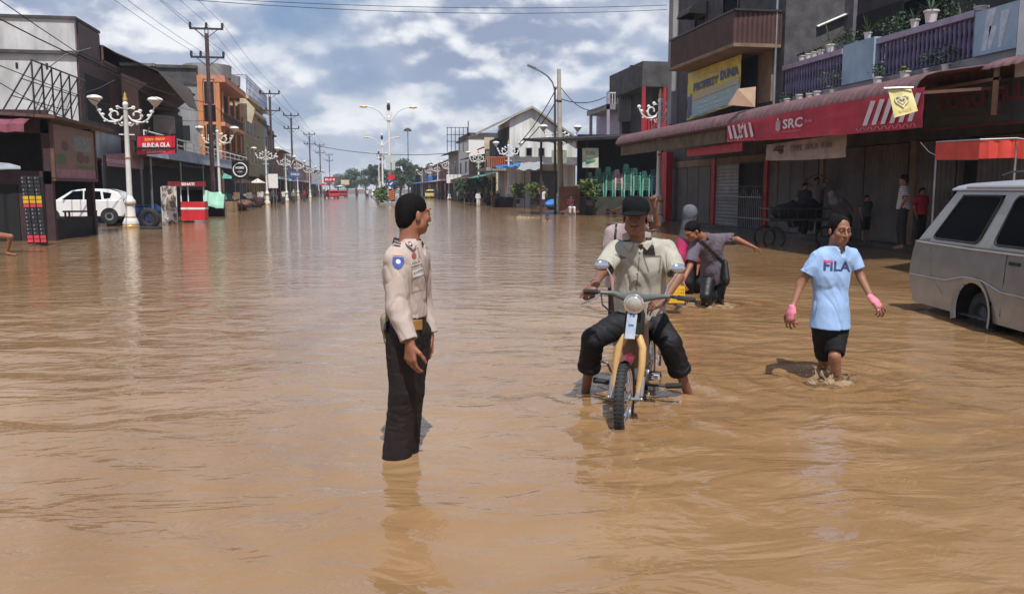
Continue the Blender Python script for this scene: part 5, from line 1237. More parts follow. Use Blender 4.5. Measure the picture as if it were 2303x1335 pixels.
# right utility pole
up_ = thing('utility_pole', 'tall bare concrete utility pole standing by the white gable house', 'utility pole', P(1262, HZ, 56)); up_.location.z = 0
a = P(1257, 156, 56); b = up_.location
m = MB(); m.tube([(b.x, b.y, -.14), a], [.21, .12], 10); m.build('pole', M['poleconc'], up_)
m = MB(); m.lathe([(.16, 0), (.17, .05), (.16, .12)], P(1258, 230, 56), 10); m.build('clamp', M['darkmetal'], up_)
sl = thing('street_light', 'thin dark pole with a single long curved street light arm over the road', 'street lamp', P(1249, HZ, 55)); sl.location.z = 0; b = sl.location
tp_ = P(1248, 195, 55)
m = MB(); m.tube([(b.x, b.y, -.14), tp_], [.09, .06], 8); m.build('pole', M['darkmetal'], sl)
m = MB(); m.tube([P(1248, 205, 55), P(1243, 186, 55), P(1232, 172, 54.5), P(1218, 162, 54), P(1204, 155, 53.5)], .05, 6); m.build('arm', M['metal'], sl)
m = MB(); m.obox(P(1196, 151, 53.2), (.28, .05, -.10), (0, .12, 0), (.02, 0, .05)); m.build('lamp_head', M['metal'], sl)
wire('stay cable with white clips running down left from the utility pole', lambda m: (sag(m, P(1256, 190, 56), P(1168, 322, 60), .3, .04), sag(m, P(1254, 222, 56), P(1176, 322, 60), .3, .04)), 'stay_cable')
m = MB()
for t in (.2, .45, .62, .8): m.ball(P(1256, 190, 56).lerp(P(1168, 322, 60), t)+Vector((0, 0, -.15)), .1, 6, 4, 1.6, 1, 1)
wire('upper cable from the utility pole to the lilac house', lambda m: sag(m, P(1258, 192, 56), P(1362, 236, 66), .9, .03), 'drop_cable')
wire('lower cable from the utility pole to the lilac house', lambda m: sag(m, P(1260, 222, 56), P(1362, 218, 66), .35, .03), 'drop_cable')
# ================================================================ plastic chairs in stacks
def make_chair():
    t = thing('plastic_chair', 'x', 'chair', (0, 0, 0))
    m = MB(); w = .22
    for x in (-w, w):
        m.hexa([(x-.035, -.24, 0), (x+.035, -.24, 0), (x+.035, -.18, 0), (x-.035, -.18, 0), (x*.92-.03, -.2, .44), (x*.92+.03, -.2, .44), (x*.92+.03, -.15, .44), (x*.92-.03, -.15, .44)])
        m.hexa([(x-.035, .2, 0), (x+.035, .2, 0), (x+.035, .26, 0), (x-.035, .26, 0), (x*.9-.03, .16, .44), (x*.9+.03, .16, .44), (x*.9+.03, .21, .44), (x*.9-.03, .21, .44)])
        m.box((x*1.05-.025, -.16, .62), (x*1.05+.025, .2, .65)); m.box((x*1.05-.02, -.17, .42), (x*1.05+.02, -.13, .63))
    m.sheet([[(-w+.44*i/4, -.2+.4*j/4, .44-.02*math.sin(math.pi*i/4)) for j in range(5)] for i in range(5)], thick=(0, 0, .02))
    m.bar((-w+.03, .21, .44), (-w*.5, .25, .90), .06, .04); m.bar((w-.03, .21, .44), (w*.5, .25, .90), .06, .04); m.box((-w*.55, .23, .82), (w*.55, .27, .92))
    for i in range(3): m.bar((-.10+i*.10, .2, .46), (-.06+i*.06, .24, .84), .04, .025)
    o = m.build('frame', M['greenplastic'], t); return t
ch0 = make_chair(); fr_ = True
chair_cols = ['greenplastic', 'greenplastic', 'greenplastic', 'pinkish', 'greenplastic', 'greenplastic', 'greenplastic', 'bluegreen']
M['pinkish'] = mat('pale_pink_plastic', (.58, .42, .42), .45, var=.08); M['bluegreen'] = mat('dark_teal_plastic', (.02, .07, .09), .5, var=.1)
order = ['first', 'second', 'third', 'fourth', 'fifth', 'sixth', 'seventh', 'eighth']
tall = [8, 11, 12, 10, 14, 11, 9, 10]
pink_frame = children(ch0)[0].data
meshes = {'greenplastic': pink_frame}
for k_ in ('pinkish', 'bluegreen'): me = pink_frame.copy(); me.materials.clear(); me.materials.append(M[k_]); meshes[k_] = me
for i in range(8):
    px = 1325+i*20.3; p = P(px, HZ, 54.0)
    for k in range(min(tall[i], 14)):
        o = ch0 if fr_ else copy_tree(ch0); fr_ = False
        o.location = (p.x+R.uniform(-.02, .02), p.y-.3, 1.125+k*.085+.0); o.rotation_euler = (0, 0, 0)
        kind = chair_cols[i] if chair_cols[i] != 'greenplastic' else ('pinkish' if (k in (4,) and i % 3 == 1) else 'greenplastic')
        if i == 3 and k < 5: kind = 'greenplastic'
        children(o)[0].data = meshes[kind]
        colr = {'greenplastic': 'green', 'pinkish': 'pale pink', 'bluegreen': 'dark teal'}[kind]
        tag(o, '%s plastic chair, %s up in the %s stack from the left' % (colr, ['first', 'second', 'third', 'fourth', 'fifth', 'sixth', 'seventh', 'eighth', 'ninth', 'tenth', 'eleventh', 'twelfth', 'thirteenth', 'fourteenth'][k], order[i]), 'chair', 'plastic chairs stacked in the hut')
# ================================================================ plants
def leaf_clump(mb, c, r, n, size, rng, flat=1.0, mode='ball'):
    for _ in range(n):
        v = Vector((rng.gauss(0, 1), rng.gauss(0, 1), rng.gauss(0, 1))).normalized()*r*(rng.random()**.45); v.z *= flat
        p = Vector(c)+v; a = Vector((rng.gauss(0, 1), rng.gauss(0, 1), rng.gauss(0, .5))).normalized(); b = a.cross(Vector((rng.gauss(0, 1), rng.gauss(0, 1), rng.gauss(0, 1)))).normalized()
        s = size*rng.uniform(.6, 1.3); mb.add([p-a*s, p+b*s*.45, p+a*s, p-b*s*.45], [(0, 1, 2, 3)])
def spiky(mb, c, n, L, rng, w=.03):
    for i in range(n):
        a = rng.uniform(0, 6.28); el = rng.uniform(.35, 1.35); l = L*rng.uniform(.6, 1.1); d = Vector((math.cos(a), math.sin(a), 0)); s = Vector((-math.sin(a), math.cos(a), 0))*w
        pts = [Vector(c)+d*l*t*math.cos(el)+Vector((0, 0, l*(t*math.sin(el)-.35*t*t*math.cos(el)))) for t in (0, .35, .7, 1.0)]
        vs = []
        for p, q in zip(pts, (.6, 1, .7, .05)): vs += [p-s*q, p+s*q]
        mb.add(vs, [(0, 1, 3, 2), (2, 3, 5, 4), (4, 5, 7, 6)])
def tree(label, x, y, h, r, rng, mm='leaffar', nclump=26, palm=False, size=.5):
    t = thing('palm_tree' if palm else 'tree', label, 'tree', (x, y, -.1), 'far trees at the end of the street')
    m = MB(); m.tube([(x, y, -.1), (x+.2, y, h*.35), (x-.1, y, h*.62), (x, y, h*.9)], [.32, .24, .16, .06], 7)
    if not palm:
        for i in range(6): a = i*1.05; m.tube([(x, y, h*(.3+.06*i)), (x+r*.4*math.cos(a), y+r*.4*math.sin(a), h*(.5+.05*i)), (x+r*.75*math.cos(a), y+r*.75*math.sin(a), h*(.62+.05*i))], [.12, .08, .03], 5)
    m.build('trunk', M['wood'], t); m = MB()
    if palm: spiky(m, (x, y, h*.9), 34, r, rng, .28)
    else:
        for i in range(nclump):
            a = rng.uniform(0, 6.28); q = rng.random()**.6; zz = rng.uniform(-.42, .5); rr = r*q*math.sqrt(max(.05, 1-(abs(zz)*1.8)**2*.8))
            leaf_clump(m, (x+rr*math.cos(a), y+rr*math.sin(a), h*(.62+zz*.72)), r*rng.uniform(.2, .36), 90, size, rng, .75)
    m.build('crown', M[mm], t, smooth=False, fix=False)
rng = random.Random(5)
for px, D, h, r, mm, pl, lab in ((800, 330, 12, 7, 'leaffar', 0, 'tall pale tree farthest left at the end of the street'), (822, 300, 11, 7, 'leafdark', 0, 'round dark tree behind the far white car'), (846, 270, 13, 4.5, 'leafdark', 0, 'upright dark tree immediately left of the median lamps'), (858, 250, 15, 5, 'leaffar', 1, 'palm tree rising over the median lamps'), (780, 340, 10, 6, 'leafdark', 0, 'low tree by the far left shops'),
                                  (900, 215, 11.5, 6, 'leaffar', 0, 'bushy bright tree right of the median sign'), (925, 225, 12.5, 6.5, 'leafdark', 0, 'large dark tree under the tall floodlight mast'), (948, 235, 11, 6, 'leaffar', 0, 'green tree at the left end of the right row'), (886, 260, 9, 5, 'leafdark', 0, 'small dark tree behind the median sign'), (968, 290, 9.5, 6, 'leafdark', 0, 'tree behind the far right shops'), (760, 400, 11, 9, 'leaffar', 0, 'broad hazy tree beyond the last left shops')):
    p = P(px, HZ, D); tree(lab, p.x, p.y, h*.72, r*.72, rng, mm, 26, bool(pl), .34)
def bush(label, px, py, d, w, h, mm='leaf', pot=True, n=14, lsize=.16, group='potted shrubs on the right pavement'):
    p = P(px, py, d); p.z = max(p.z, -.14); t = thing('potted_shrub', label, 'plant', p, group)
    if pot: m = MB(); m.lathe([(.01, 0), (w*.14, 0), (w*.19, h*.22), (w*.21, h*.24), (w*.18, h*.21)], p, 10); m.build('pot', M['darkconcrete'], t)
    m = MB(); m.tube([p, p+Vector((.03, 0, h*.7))], .03, 5); m.build('stem', M['wood'], t); m = MB()
    for i in range(n): leaf_clump(m, p+Vector((rng.uniform(-.35, .35)*w, rng.uniform(-.3, .3)*w, h*rng.uniform(.42, .95))), w*.22, 28, lsize, rng)
    m.build('leaves', M[mm], t, smooth=False, fix=False)
bush('green shrub in a pot just right of the tarpaulin stall lamp post', 1163, 458, 74, 1.4, 1.6); bush('bright green bushy pot plant before the grey garage shutter', 1205, 462, 70, 1.9, 1.8); bush('yellow green shrub below the green plastic chairs', 1327, 462, 52, 1.5, 1.5, n=18)
for i, px in enumerate((1040, 1052, 1066, 1082, 1094)): bush('dark roadside shrub number %s of the row past the tarpaulin stall' % order[i], px, 446, 92-i*2, 1.8, 2.0, 'leafdark')
# flower pots on the balcony
def flowerpot(label, px, z, X, r, plant, mm='leaf', L=.35):
    p = onX(px, HZ, X); r *= .74; p = Vector((X, p.y, z)); t = thing('flower_pot', label, 'flower pot', p, 'flower pots on the purple balcony')
    m = MB(); m.lathe([(.01, 0), (r*.68, 0), (r*.92, r*1.5), (r*1.08, r*1.52), (r*1.08, r*1.75), (r*.94, r*1.75), (r*.9, r*1.5), (.01, r*1.45)], p, 12); m.build('pot', M['potwhite'], t)
    m = MB()
    if plant == 'spiky': spiky(m, p+Vector((0, 0, r*1.5)), 16, L, rng, .018)
    else: 
        for i in range(3 if L < 1.05 else 10): leaf_clump(m, p+Vector((rng.uniform(-.1, .1), rng.uniform(-.1, .1)*(1 if L < 1.05 else 5), r*1.5+L*rng.uniform(.3, .5))), L*(.4 if L < 1.05 else .26), 30, .05, rng)
    m.build('leaves', M[mm], t, smooth=False, fix=False)
for i, px in enumerate((1791, 1805, 1818, 1832)): flowerpot('small white pot, %s of four in a row on the left rail' % order[i], px, 5.40, 13.1, .13, 'bush', 'leafdark', .14)
flowerpot('white pot with large spiky plant at the right end of the left rail', 1853, 5.42, 13.1, .17, 'spiky', 'leaf', .85)
for i, (px, r) in enumerate(((1762, .13), (1790, .16), (1811, .14), (1828, .15))): flowerpot('white pot, %s of four on the ledge under the left purple railing' % order[i], px, 4.17, 12.85, r, 'bush', 'leafdark', .3 if i == 0 else .1)
flowerpot('white pot with trailing leaves on the ledge under the blue parapet', 1961, 4.16, 12.8, .17, 'bush', 'leafdark', .5); flowerpot('white pot on the ledge below the middle of the right purple railing', 2021, 4.16, 12.8, .17, 'bush', 'leaf', .2)
flowerpot('small lilac pot on the right rail with thin leaves', 2036, 5.42, 13.1, .15, 'spiky', 'leafdark', .55); flowerpot('big white pot with spreading spiky plant on the right rail', 2071, 5.42, 13.1, .22, 'spiky', 'leafdark', .75)
flowerpot('pot with dark spiky plant beside the blue parapet end', 1934, 5.47, 13.1, .14, 'spiky', 'leaf', .7); flowerpot('pot with yellow green bush at the right end of the rail', 2205, 5.56, 13.1, .16, 'bush', 'leaf', .5)
for i, (px, L) in enumerate(((2070, .6), (2110, .6))): flowerpot('dark bushy plant, %s one hanging over the right purple railing foot' % ('left', 'right')[i], px, 4.17, 12.82, .13, 'bush', 'leafdark', L)
for px_b, lb_ in ((1880, 'dark bush behind the blue parapet, left side'), (1990, 'dark bush behind the left part of the right rail'), (2010, 'dark spiky plant behind the right rail'), (2105, 'dark bush behind the middle of the right rail'), (2140, 'dark spiky plant near the right rail end'), (2180, 'dark bush before the pale paint patches')):
    flowerpot(lb_, px_b, 5.05 if px_b < 2170 else 5.32, 13.5, .2, 'spiky' if 'spiky' in lb_ else 'bush', 'leafdark', .95 if 'spiky' in lb_ else 1.1)
flowerpot('yellow flowering plant in front of the left purple railing', 1861, 4.17, 12.8, .1, 'bush', 'leaf', 1.0)
# ================================================================ tyre, cart, left clutter
def torus(mb, c, ax, R_, r_, n=28, k=10, sq=1.0):
    ax = Vector(ax).normalized(); u = ax.orthogonal().normalized(); v = ax.cross(u); vs = []; fs = []
    for i in range(n):
        a = 2*math.pi*i/n; d = u*math.cos(a)+v*math.sin(a)
        for j in range(k): b = 2*math.pi*j/k; cb = math.copysign(abs(math.cos(b))**.7, math.cos(b)); sb = math.copysign(abs(math.sin(b))**.7, math.sin(b)); vs.append(Vector(c)+d*(R_+r_*cb)+ax*r_*sq*sb)
    for i in range(n):
        for j in range(k): fs.append((i*k+j, ((i+1) % n)*k+j, ((i+1) % n)*k+(j+1) % k, i*k+(j+1) % k))
    mb.add(vs, fs)
p = P(337, 495, 34.5); m = MB(); torus(m, (p.x, p.y, .42), (.25, 1, .08), .31, .11); o = m.build('tyre', M['rubber'], loc=(p.x, p.y, .0)); tag(o, 'worn black tyre standing upright in the water beside the nearest left lamp post', 'tyre')
m = MB(); torus(m, (p.x+.05, p.y-.1, .02), (0, 0, 1), .33, .1); o = m.build('tyre', M['rubber'], loc=(p.x, p.y, -.1)); tag(o, 'black tyre lying flat in the water under the upright one', 'tyre')
ct = thing('food_cart', 'red and white food cart with glass case and red name board', 'food cart', P(428, 500, 41)); ct.location.z = -.14
a = P(405, HZ, 41); b = P(457, HZ, 41); w_ = b.x-a.x
m = MB(); m.box((a.x, a.y, .1), (b.x, a.y+.9, .62)); m.box((a.x, a.y, .72), (b.x, a.y+.9, 1.0)); m.build('body', mat('cart_red', (.55, .02, .03), .5, var=.1), ct)
m = MB(); m.box((a.x-.01, a.y-.015, .62), (b.x+.01, a.y+.92, .72)); m.build('white_stripe', M['white'], ct)
for x in (a.x, b.x-.05, a.x+w_*.3): m = MB(); m.box((x, a.y, 1.0), (x+.05, a.y+.05, 1.75)); m.build('corner_post', M['white'], ct)
m = MB(); m.box((a.x+.05, a.y+.02, 1.0), (b.x-.05, a.y+.03, 1.55)); m.build('glass', M['glass'], ct)
m = MB(); m.ball((a.x+.4, a.y+.3, 1.25), .2, 10, 6); m.build('blue_bowl', mat('blue_bowl', (.10, .30, .48), .4), ct)
m = MB(); m.box((a.x-.6, a.y-.2, 1.72), (b.x+.1, a.y+1.1, 1.78)); m.build('roof', M['blackish'], ct)
m = MB(); m.box((a.x-.5, a.y-.24, 1.72), (b.x+.12, a.y-.2, 1.95)); nb_ = m.build('name_board', mat('dark_red_board', (.20, .015, .02), .5), ct)
m = MB(); text_on(m, 'SEHATI', Vector((a.x+w_*.1, a.y-.242, 1.76)), (w_*.55, 0, 0), (0, 0, .14), .04, n=(0, -1, 0), off=.006); m.build('lettering', mat('sign_white', (.8, .78, .78), .5), nb_)
hb = thing('plastic_banner', 'crumpled white and brown plastic banner hanging upright left of the food cart', 'banner', P(383, 510, 39)); hb.location.z = -.1
m = MB(); a, b = P(366, 505, 38.5), P(399, 505, 39); zt = P(380, 420, 38.7).z
m.sheet([[a.lerp(b, i/8)+Vector((.03*math.sin(j*2), .06*math.sin(i*1.9+j*.8), (zt+.05)*j/10-.02)) for j in range(11)] for i in range(9)], thick=(0, .01, 0)); m.build('sheet', mat('banner_print', (.62, .60, .58), .5, scale=2.2, col2=(.16, .10, .07), contrast=(.47, .53)), hb)
for q in (a, b): m = MB(); m.tube([(q.x, q.y+.03, -.14), (q.x, q.y+.03, zt)], .025, 6); m.build('post', M['white'], hb)
gc = thing('covered_stall', 'small stall under a sloping pale green tarpaulin beside the second left lamp post', 'stall', P(482, 480, 50)); gc.location.z = -.14
m = MB(); a, b = P(458, 428, 50), P(505, 436, 50); m.sheet([[a.lerp(b, i/6)+Vector((0, -.2*j, -.28*j+.04*math.sin(i*2+j))) for j in range(4)] for i in range(7)], thick=(0, 0, -.02)); m.build('tarpaulin', mat('pale_green_tarp', (.22, .48, .36), .5, scale=2, var=.12), gc)
m = MB(); m.box((a.x+.1, a.y, -.14), (b.x-.1, a.y+.8, .55)); m.build('counter', M['blackish'], gc)
for q in (a, b): m = MB(); m.tube([(q.x, q.y, -.14), q], .03, 5); m.build('post', M['metal'], gc)
bl = thing('blue_drum', 'dark blue plastic drum between the white car and the tyre', 'drum', P(322, 480, 38)); bl.location.z = -.14; q = bl.location
m = MB(); m.lathe([(.01, 0), (.3, 0), (.32, .1), (.30, .3), (.33, .35), (.30, .4), (.32, .8), (.28, .92), (.25, .95)], q, 14); m.build('body', mat('blue_drum_paint', (.01, .03, .12), .4, var=.1), bl)
m = MB(); m.lathe([(.27, .94), (.27, .99), (.01, 1.0)], q, 14); m.build('lid', M['blackish'], bl)
rng2 = random.Random(11)
mr2 = [('wooden_crate', 'crate'), ('plastic_tub', 'tub')]
spots = [(515, 'left of the round logo sign post'), (532, 'under the round logo sign'), (552, 'right of the round logo sign'), (572, 'before the olive building'), (588, 'just left of the third left lamp post'), (632, 'between the notice board and the fourth left lamp'), (655, 'right of the fourth left lamp post'), (682, 'before the red walled shop'), (706, 'before the pale grey shop')]
for i, (px, wh) in enumerate(spots):
    X_ = -10.3; y = Yx(px, X_); t = thing('market_table', 'dark wooden market table with goods, %s' % wh, 'table', (X_, y, -.14), 'market tables along the left pavement')
    m = MB(); m.box((X_-.9, y-1.0, .72), (X_+.1, y+1.2, .78)); m.build('top', M['wood'], t)
    for dx in (-.85, .0):
        for dy in (-.9, 1.1): m = MB(); m.box((X_+dx, y+dy, -.14), (X_+dx+.07, y+dy+.07, .72)); m.build('leg', M['darkwood'], t)
    m = MB(); 
    for k in range(5): s = rng2.uniform(.12, .28); m.obox((X_-.4+rng2.uniform(-.3, .3), y-.6+k*.4, .78+s), (s, .02, 0), (-.02, s*.7, 0), (0, 0, s))
    m.build('goods', M[['tealpaint', 'tan', 'tarpgrey', 'darkwood', 'potwhite', 'redpaint', 'greenplastic', 'rust', 'card'][i]], t)
# ================================================================ median island
mi = MB(); px_, py_ = P(872, HZ, 92).x, P(872, HZ, 92).y; mi.box((px_-.9, py_, -.14), (px_+.9, py_+150, .12)); structure(mi.build('median_kerb', M['concrete'], loc=(px_, py_, 0)))
md = thing('median_sign', 'median post with red board over a round blue arrow sign and orange stripes below', 'sign', (px_+.4, py_, -.14))
m = MB(); m.tube([(px_+.4, py_, -.14), (px_+.4, py_, 4.4)], .06, 6); m.build('post', M['metal'], md)
m = MB(); m.box((px_+.05, py_-.06, 2.65), (px_+.75, py_-.03, 3.1)); m.build('red_board', mat('sign_red', (.62, .012, .03)), md)
m = MB(); m.lathe([(.32, 0), (.32, .04)], (px_+.35, py_-.05, 2.15), 18, axis=(0, -1, 0)); b_ = m.build('blue_disc', mat('sign_blue', (.02, .05, .28), .5), md)
m = MB(); m.prism([(px_+.15, py_-.1, 2.1), (px_+.3, py_-.1, 2.0), (px_+.58, py_-.1, 2.3), (px_+.5, py_-.1, 2.36)], (0, .008, 0)); m.build('arrow', M['white'], b_)
m = MB(); 
for k in range(5): m.prism([(px_+.1, py_-.1, .35+k*.22), (px_+.7, py_-.1, .55+k*.22), (px_+.7, py_-.1, .66+k*.22), (px_+.1, py_-.1, .46+k*.22)], (0, .02, 0))
m.build('orange_stripes', mat('hazard_orange', (.75, .22, .03), .5), md)
m = MB(); m.box((px_+.1, py_-.078, .3), (px_+.7, py_-.05, 1.6)); m.build('hazard_board', M['blackish'], md)
wbn = thing('median_board', 'pale upright board on the nearest double lamp post', 'sign', (P(878, 365, 94).x, P(878, 365, 94).y, 3.9))
m = MB(); q = P(878, 362, 95.4); m.box((q.x-.5, q.y-.3, 3.7), (q.x+.5, q.y-.25, 5.3)); m.build('board', mat('pale_board', (.5, .55, .56), .6, scale=3, col2=(.4, .44, .45)), wbn)
for i in range(4):
    p = Vector((px_-.3, py_+2+i*9, .1)); t = thing('median_shrub', 'leafy shrub planted on the median, %s from its near end' % order[i], 'plant', p, 'shrubs on the median')
    m = MB()
    for k in range(10): leaf_clump(m, p+Vector((rng.uniform(-.6, .6), rng.uniform(-1, 1), rng.uniform(.2, 1.5))), .4, 24, .2, rng)
    m.build('leaves', M['leaf'], t, smooth=False, fix=False)
# ================================================================ vehicles
paint_white = mat('car_white', (.72, .73, .74), .25, var=0, spec=.6)
def loft_side(mb, prof, y0, y1, tumble=0., X=1):
    pass
def car(name, label, cat, body_m, L, Wd, prof_low, prof_top, winds, wheels, wr, group=None, yellow=None):
    """built at origin, length along +x (front), width along y, z up; prof polygons (x,z)"""
    t = thing(name, label, cat, (0, 0, 0), group)
    m = MB(); hw = Wd/2
    def shell(poly, hw0, hw1, z0, z1):
        n = len(poly); vs = []
        for s in (-1, 1):
            for x, z in poly: f = min(max((z-z0)/(z1-z0), 0), 1); vs.append((x, s*(hw0+(hw1-hw0)*f), z))
        fs = [tuple(range(n))[::-1], tuple(range(n, 2*n))]+[(i, (i+1) % n, (i+1) % n+n, i+n) for i in range(n)]
        m.add(vs, fs)
    shell(prof_low, hw, hw*.97, .3, .95); shell(prof_top, hw*.96, hw*.80, .9, 1.5)
    b = m.build('body', body_m, t, bevel=.03, angle=30)
    for poly in winds:
        for s in (-1, 1):
            m = MB(); vs = []
            for dz in (0, 1):
                for x, z in poly: f = min(max((z-.9)/.6, 0), 1); vs.append((x, s*(hw*.96+(hw*.80-hw*.96)*f+.004+.008*dz), z))
            n = len(poly); m.add(vs, [tuple(range(n)), tuple(range(n, 2*n))]+[(i, (i+1) % n, (i+1) % n+n, i+n) for i in range(n)]); m.build('side_window', M['glass'], t)
    for x in wheels:
        for s in (-1, 1):
            m = MB(); torus(m, (x, s*(hw-.035), wr), (0, 1, 0), wr*.78, wr*.24, 24, 8, .8); wh = m.build('wheel', M['rubber'], t)
            m = MB(); m.lathe([(.01, -.03), (wr*.3, -.02), (wr*.58, .0), (wr*.6, -.09)], (x, s*(hw+.03), wr), 16, axis=(0, s, 0)); 
            m.build('rim', M['metal'], wh)
            m = MB(); m.lathe([(wr*1.18, 0), (wr*1.18, .012)], (x, s*(hw+.001), wr), 20, axis=(0, s, 0)); m.build('wheel_arch', M['blackish'], t)
    return t
# hatchback at left: faces left (front at -X), its right rear quarter at px 275
hatch_low = [(-1.9, .3), (-1.95, .75), (-1.75, .98), (-.9, 1.02), (1.7, 1.02), (1.78, .8), (1.8, .45), (1.7, .3)]
hatch_top = [(-1.0, 1.0), (-.35, 1.42), (.2, 1.50), (1.1, 1.47), (1.5, 1.35), (1.75, 1.0)]
wins = [[(-.75, 1.03), (-.28, 1.38), (.1, 1.41), (.1, 1.03)], [(.16, 1.03), (.16, 1.41), (.8, 1.38), (.85, 1.03)], [(.95, 1.06), (.9, 1.36), (1.25, 1.3), (1.2, 1.1)]]
wc = car('parked_car', 'white hatchback parked in the flood behind the wooden kiosk', 'car', paint_white, 3.7, 1.65, hatch_low, hatch_top, wins, (-1.2, 1.15), .31)
p = P(243, HZ, 37); wc.location = (p.x-1.15, p.y+.8, .12)
m = MB(); m.box((1.62, -.72, .72), (1.83, -.55, 1.05)); o = m.build('tail_lamp', mat('tail_red', (.35, .01, .01), .3), wc, loc=None)
o.data.transform(Matrix.Translation(wc.location))
def far_car(label, px, D, mm, kind='car', name='car', yaw=0., sc=1., dx=0):
    t = car(name, label, kind, mm, 3.7, 1.7, hatch_low, hatch_top, wins, (-1.2, 1.15), .31)
    m = MB(); m.sheet([[(1.46, -.66, 1.36), (1.46, .66, 1.36)], [(1.77, -.74, 1.03), (1.77, .74, 1.03)]], thick=(.01, 0, .005)); o = m.build('rear_window', M['glass'], t); o.data.transform(Matrix.Translation(t.location))
    p = P(px, HZ, D); t.location = (p.x+dx, p.y, -.12); t.rotation_euler = (0, 0, -math.pi/2+yaw); t.scale = (sc, sc, sc); return t
far_car('white car far down the flooded street beside the median', 846, 168, paint_white, sc=1.08)
far_car('red car at the far left side of the street', 745, 150, mat('car_red', (.45, .03, .03), .4, var=.1), sc=1.05, yaw=.3)
far_car('dark red car behind the first red one on the far left', 768, 170, mat('car_darkred', (.25, .03, .04), .4, var=.1), yaw=.2)
far_car('pale yellow car at the right kerb beyond the officer', 975, 150, mat('car_yellow', (.50, .42, .16), .4, var=.1), sc=1.1, yaw=-.4)
# ---------------------------------------------------------------- silver van at right
vR = 5.42     # its left side plane, metres to the right of the camera
def V3(r, d, z): return RT*r+FW*d+UP*z
van = thing('silver_van', 'old silver grey minivan standing in the flood at the right edge', 'van', V3(vR+.8, 9.3, -.14))
vp = mat('van_paint', (.29, .29, .28), .25, .45, scale=5, var=.05, spec=.6)
lowp = [(11.42, .16), (11.5, .34), (11.47, .62), (11.42, .80), (11.36, .93), (8.3, .93), (7.2, .86), (7.0, .5), (7.1, .14), (8.9, .10)]
def vanx(z): # side bulge of the body: metres outwards (smaller r = nearer camera side)
    if z < .93: return .035*math.sin(max(0, min(1, (z-.1)/.8))*math.pi)
    return -.20*((z-.93)/.75)
m = MB()
arch_c, arch_r = 9.92, .40
def van_side(mb):
    zs = [.10, .16, .25, .34, .44, .54, .62, .70, .80, .87, .93]
    ds = [11.5-.1*i for i in range(46)]
    rows = []
    for d in ds:
        row = []
        for z in zs:
            dd = d
            rear = 11.5-.06*abs((z-.4)/.5)**2 if z >= .3 else 11.44
            if d == ds[0]: dd = rear
            row.append(V3(vR-vanx(z), dd, z))
        rows.append(row)
    return rows, ds, zs
rows, ds, zs = van_side(m)
vs = [p for r_ in rows for p in r_]; fs = []; nc = len(zs)
for i in range(len(ds)-1):
    for j in range(nc-1):
        dm = (ds[i]+ds[i+1])/2; zm = (zs[j]+zs[j+1])/2
        if math.hypot(dm-arch_c, zm-.16) < arch_r: continue
        fs.append((i*nc+j, i*nc+j+1, (i+1)*nc+j+1, (i+1)*nc+j))
k0 = len(vs)
m.add(vs, fs)
m.sheet([[V3(vR+r_-vanx(z)*(1 if r_ == 0 else -1 if r_ > 1.5 else 0), (11.5-.06*abs((z-.4)/.5)**2 if z >= .3 else 11.44)+(.06*math.sin(math.pi*r_/1.6)), z) for z in zs] for r_ in (0, .05, .4, .8, 1.2, 1.55, 1.6)])
m.sheet([[V3(vR+1.6+vanx(z), d, z) for z in zs] for d in (11.44, 9, 7.2)])
m.sheet([[V3(vR-vanx(.10), d, .10), V3(vR+1.6, d, .10)] for d in (11.44, 9, 7)])
m.build('lower_body', vp, van, angle=50, fix=False)
m = MB(); arc = [V3(vR-.03, arch_c+arch_r*math.cos(a*math.pi/20), .16+arch_r*math.sin(a*math.pi/20)) for a in range(-2, 23)]
m.sheet([[p+RT*.012, p+RT*.3] for p in arc]); m.build('wheel_arch_liner', M['dark'], van, fix=False); m = MB(); ri = [V3(vR-vanx(.4)-.012, arch_c+(arch_r+.035)*math.cos(a*math.pi/20), .16+(arch_r+.035)*math.sin(a*math.pi/20)) for a in range(-2, 23)]
ro = [V3(vR-vanx(.4)+.012, arch_c+(arch_r-.05)*math.cos(a*math.pi/20), .16+(arch_r-.05)*math.sin(a*math.pi/20)) for a in range(-2, 23)]
m.sheet([[a, a.lerp(b, .4)-RT*.012, b] for a, b in zip(ri, ro)]); m.build('wheel_arch', vp, van, angle=50, fix=False)
m = MB(); m.obox(V3(vR+.31, arch_c, .30), FW*.5, RT*.02, UP*.46); m.build('wheel_well', M['dark'], van)
# upper body with pillars: quads between window openings
zb, zt = .93, 1.62
def S_(d, z): return V3(vR-vanx(z), d, z)
rearT = 10.72
m = MB()
def strip(pts): m.add([S_(*p) for p in pts], [tuple(range(len(pts)))])
strip([(11.36, zb), (11.05, zb), (10.60, zt-.09), (rearT, zt), (11.02, 1.3)])            # D pillar
strip([(11.36, zb), (11.05, zb), (11.03, zb+.05)])
strip([(9.92, zb), (9.62, zb), (9.43, zt-.09), (9.68, zt-.09)])                         # C pillar
strip([(8.3, zb), (8.1, zb), (8.1, zt-.09), (8.25, zt-.09)])
strip([(11.05, zb), (9.92, zb), (9.905, zb+.05), (11.03, zb+.05)]); strip([(9.62, zb), (8.3, zb), (8.3, zb+.05), (9.60, zb+.05)])
strip([(rearT, zt), (10.60, zt-.09), (8.0, zt-.09), (8.0, zt)]); m.sheet([[S_(11.36, zb), S_(11.02, 1.3), S_(rearT, zt)], [V3(vR+1.6, 11.36, zb), V3(vR+1.5, 11.02, 1.3), V3(vR+1.4, rearT, zt)]])
m.sheet([[V3(vR+1.6, 11.36, zb), V3(vR+1.42, rearT, zt)], [V3(vR+1.6, 7.2, zb), V3(vR+1.42, 8.0, zt)]])
m.build('upper_body', vp, van, angle=30)
m = MB(); rr = []
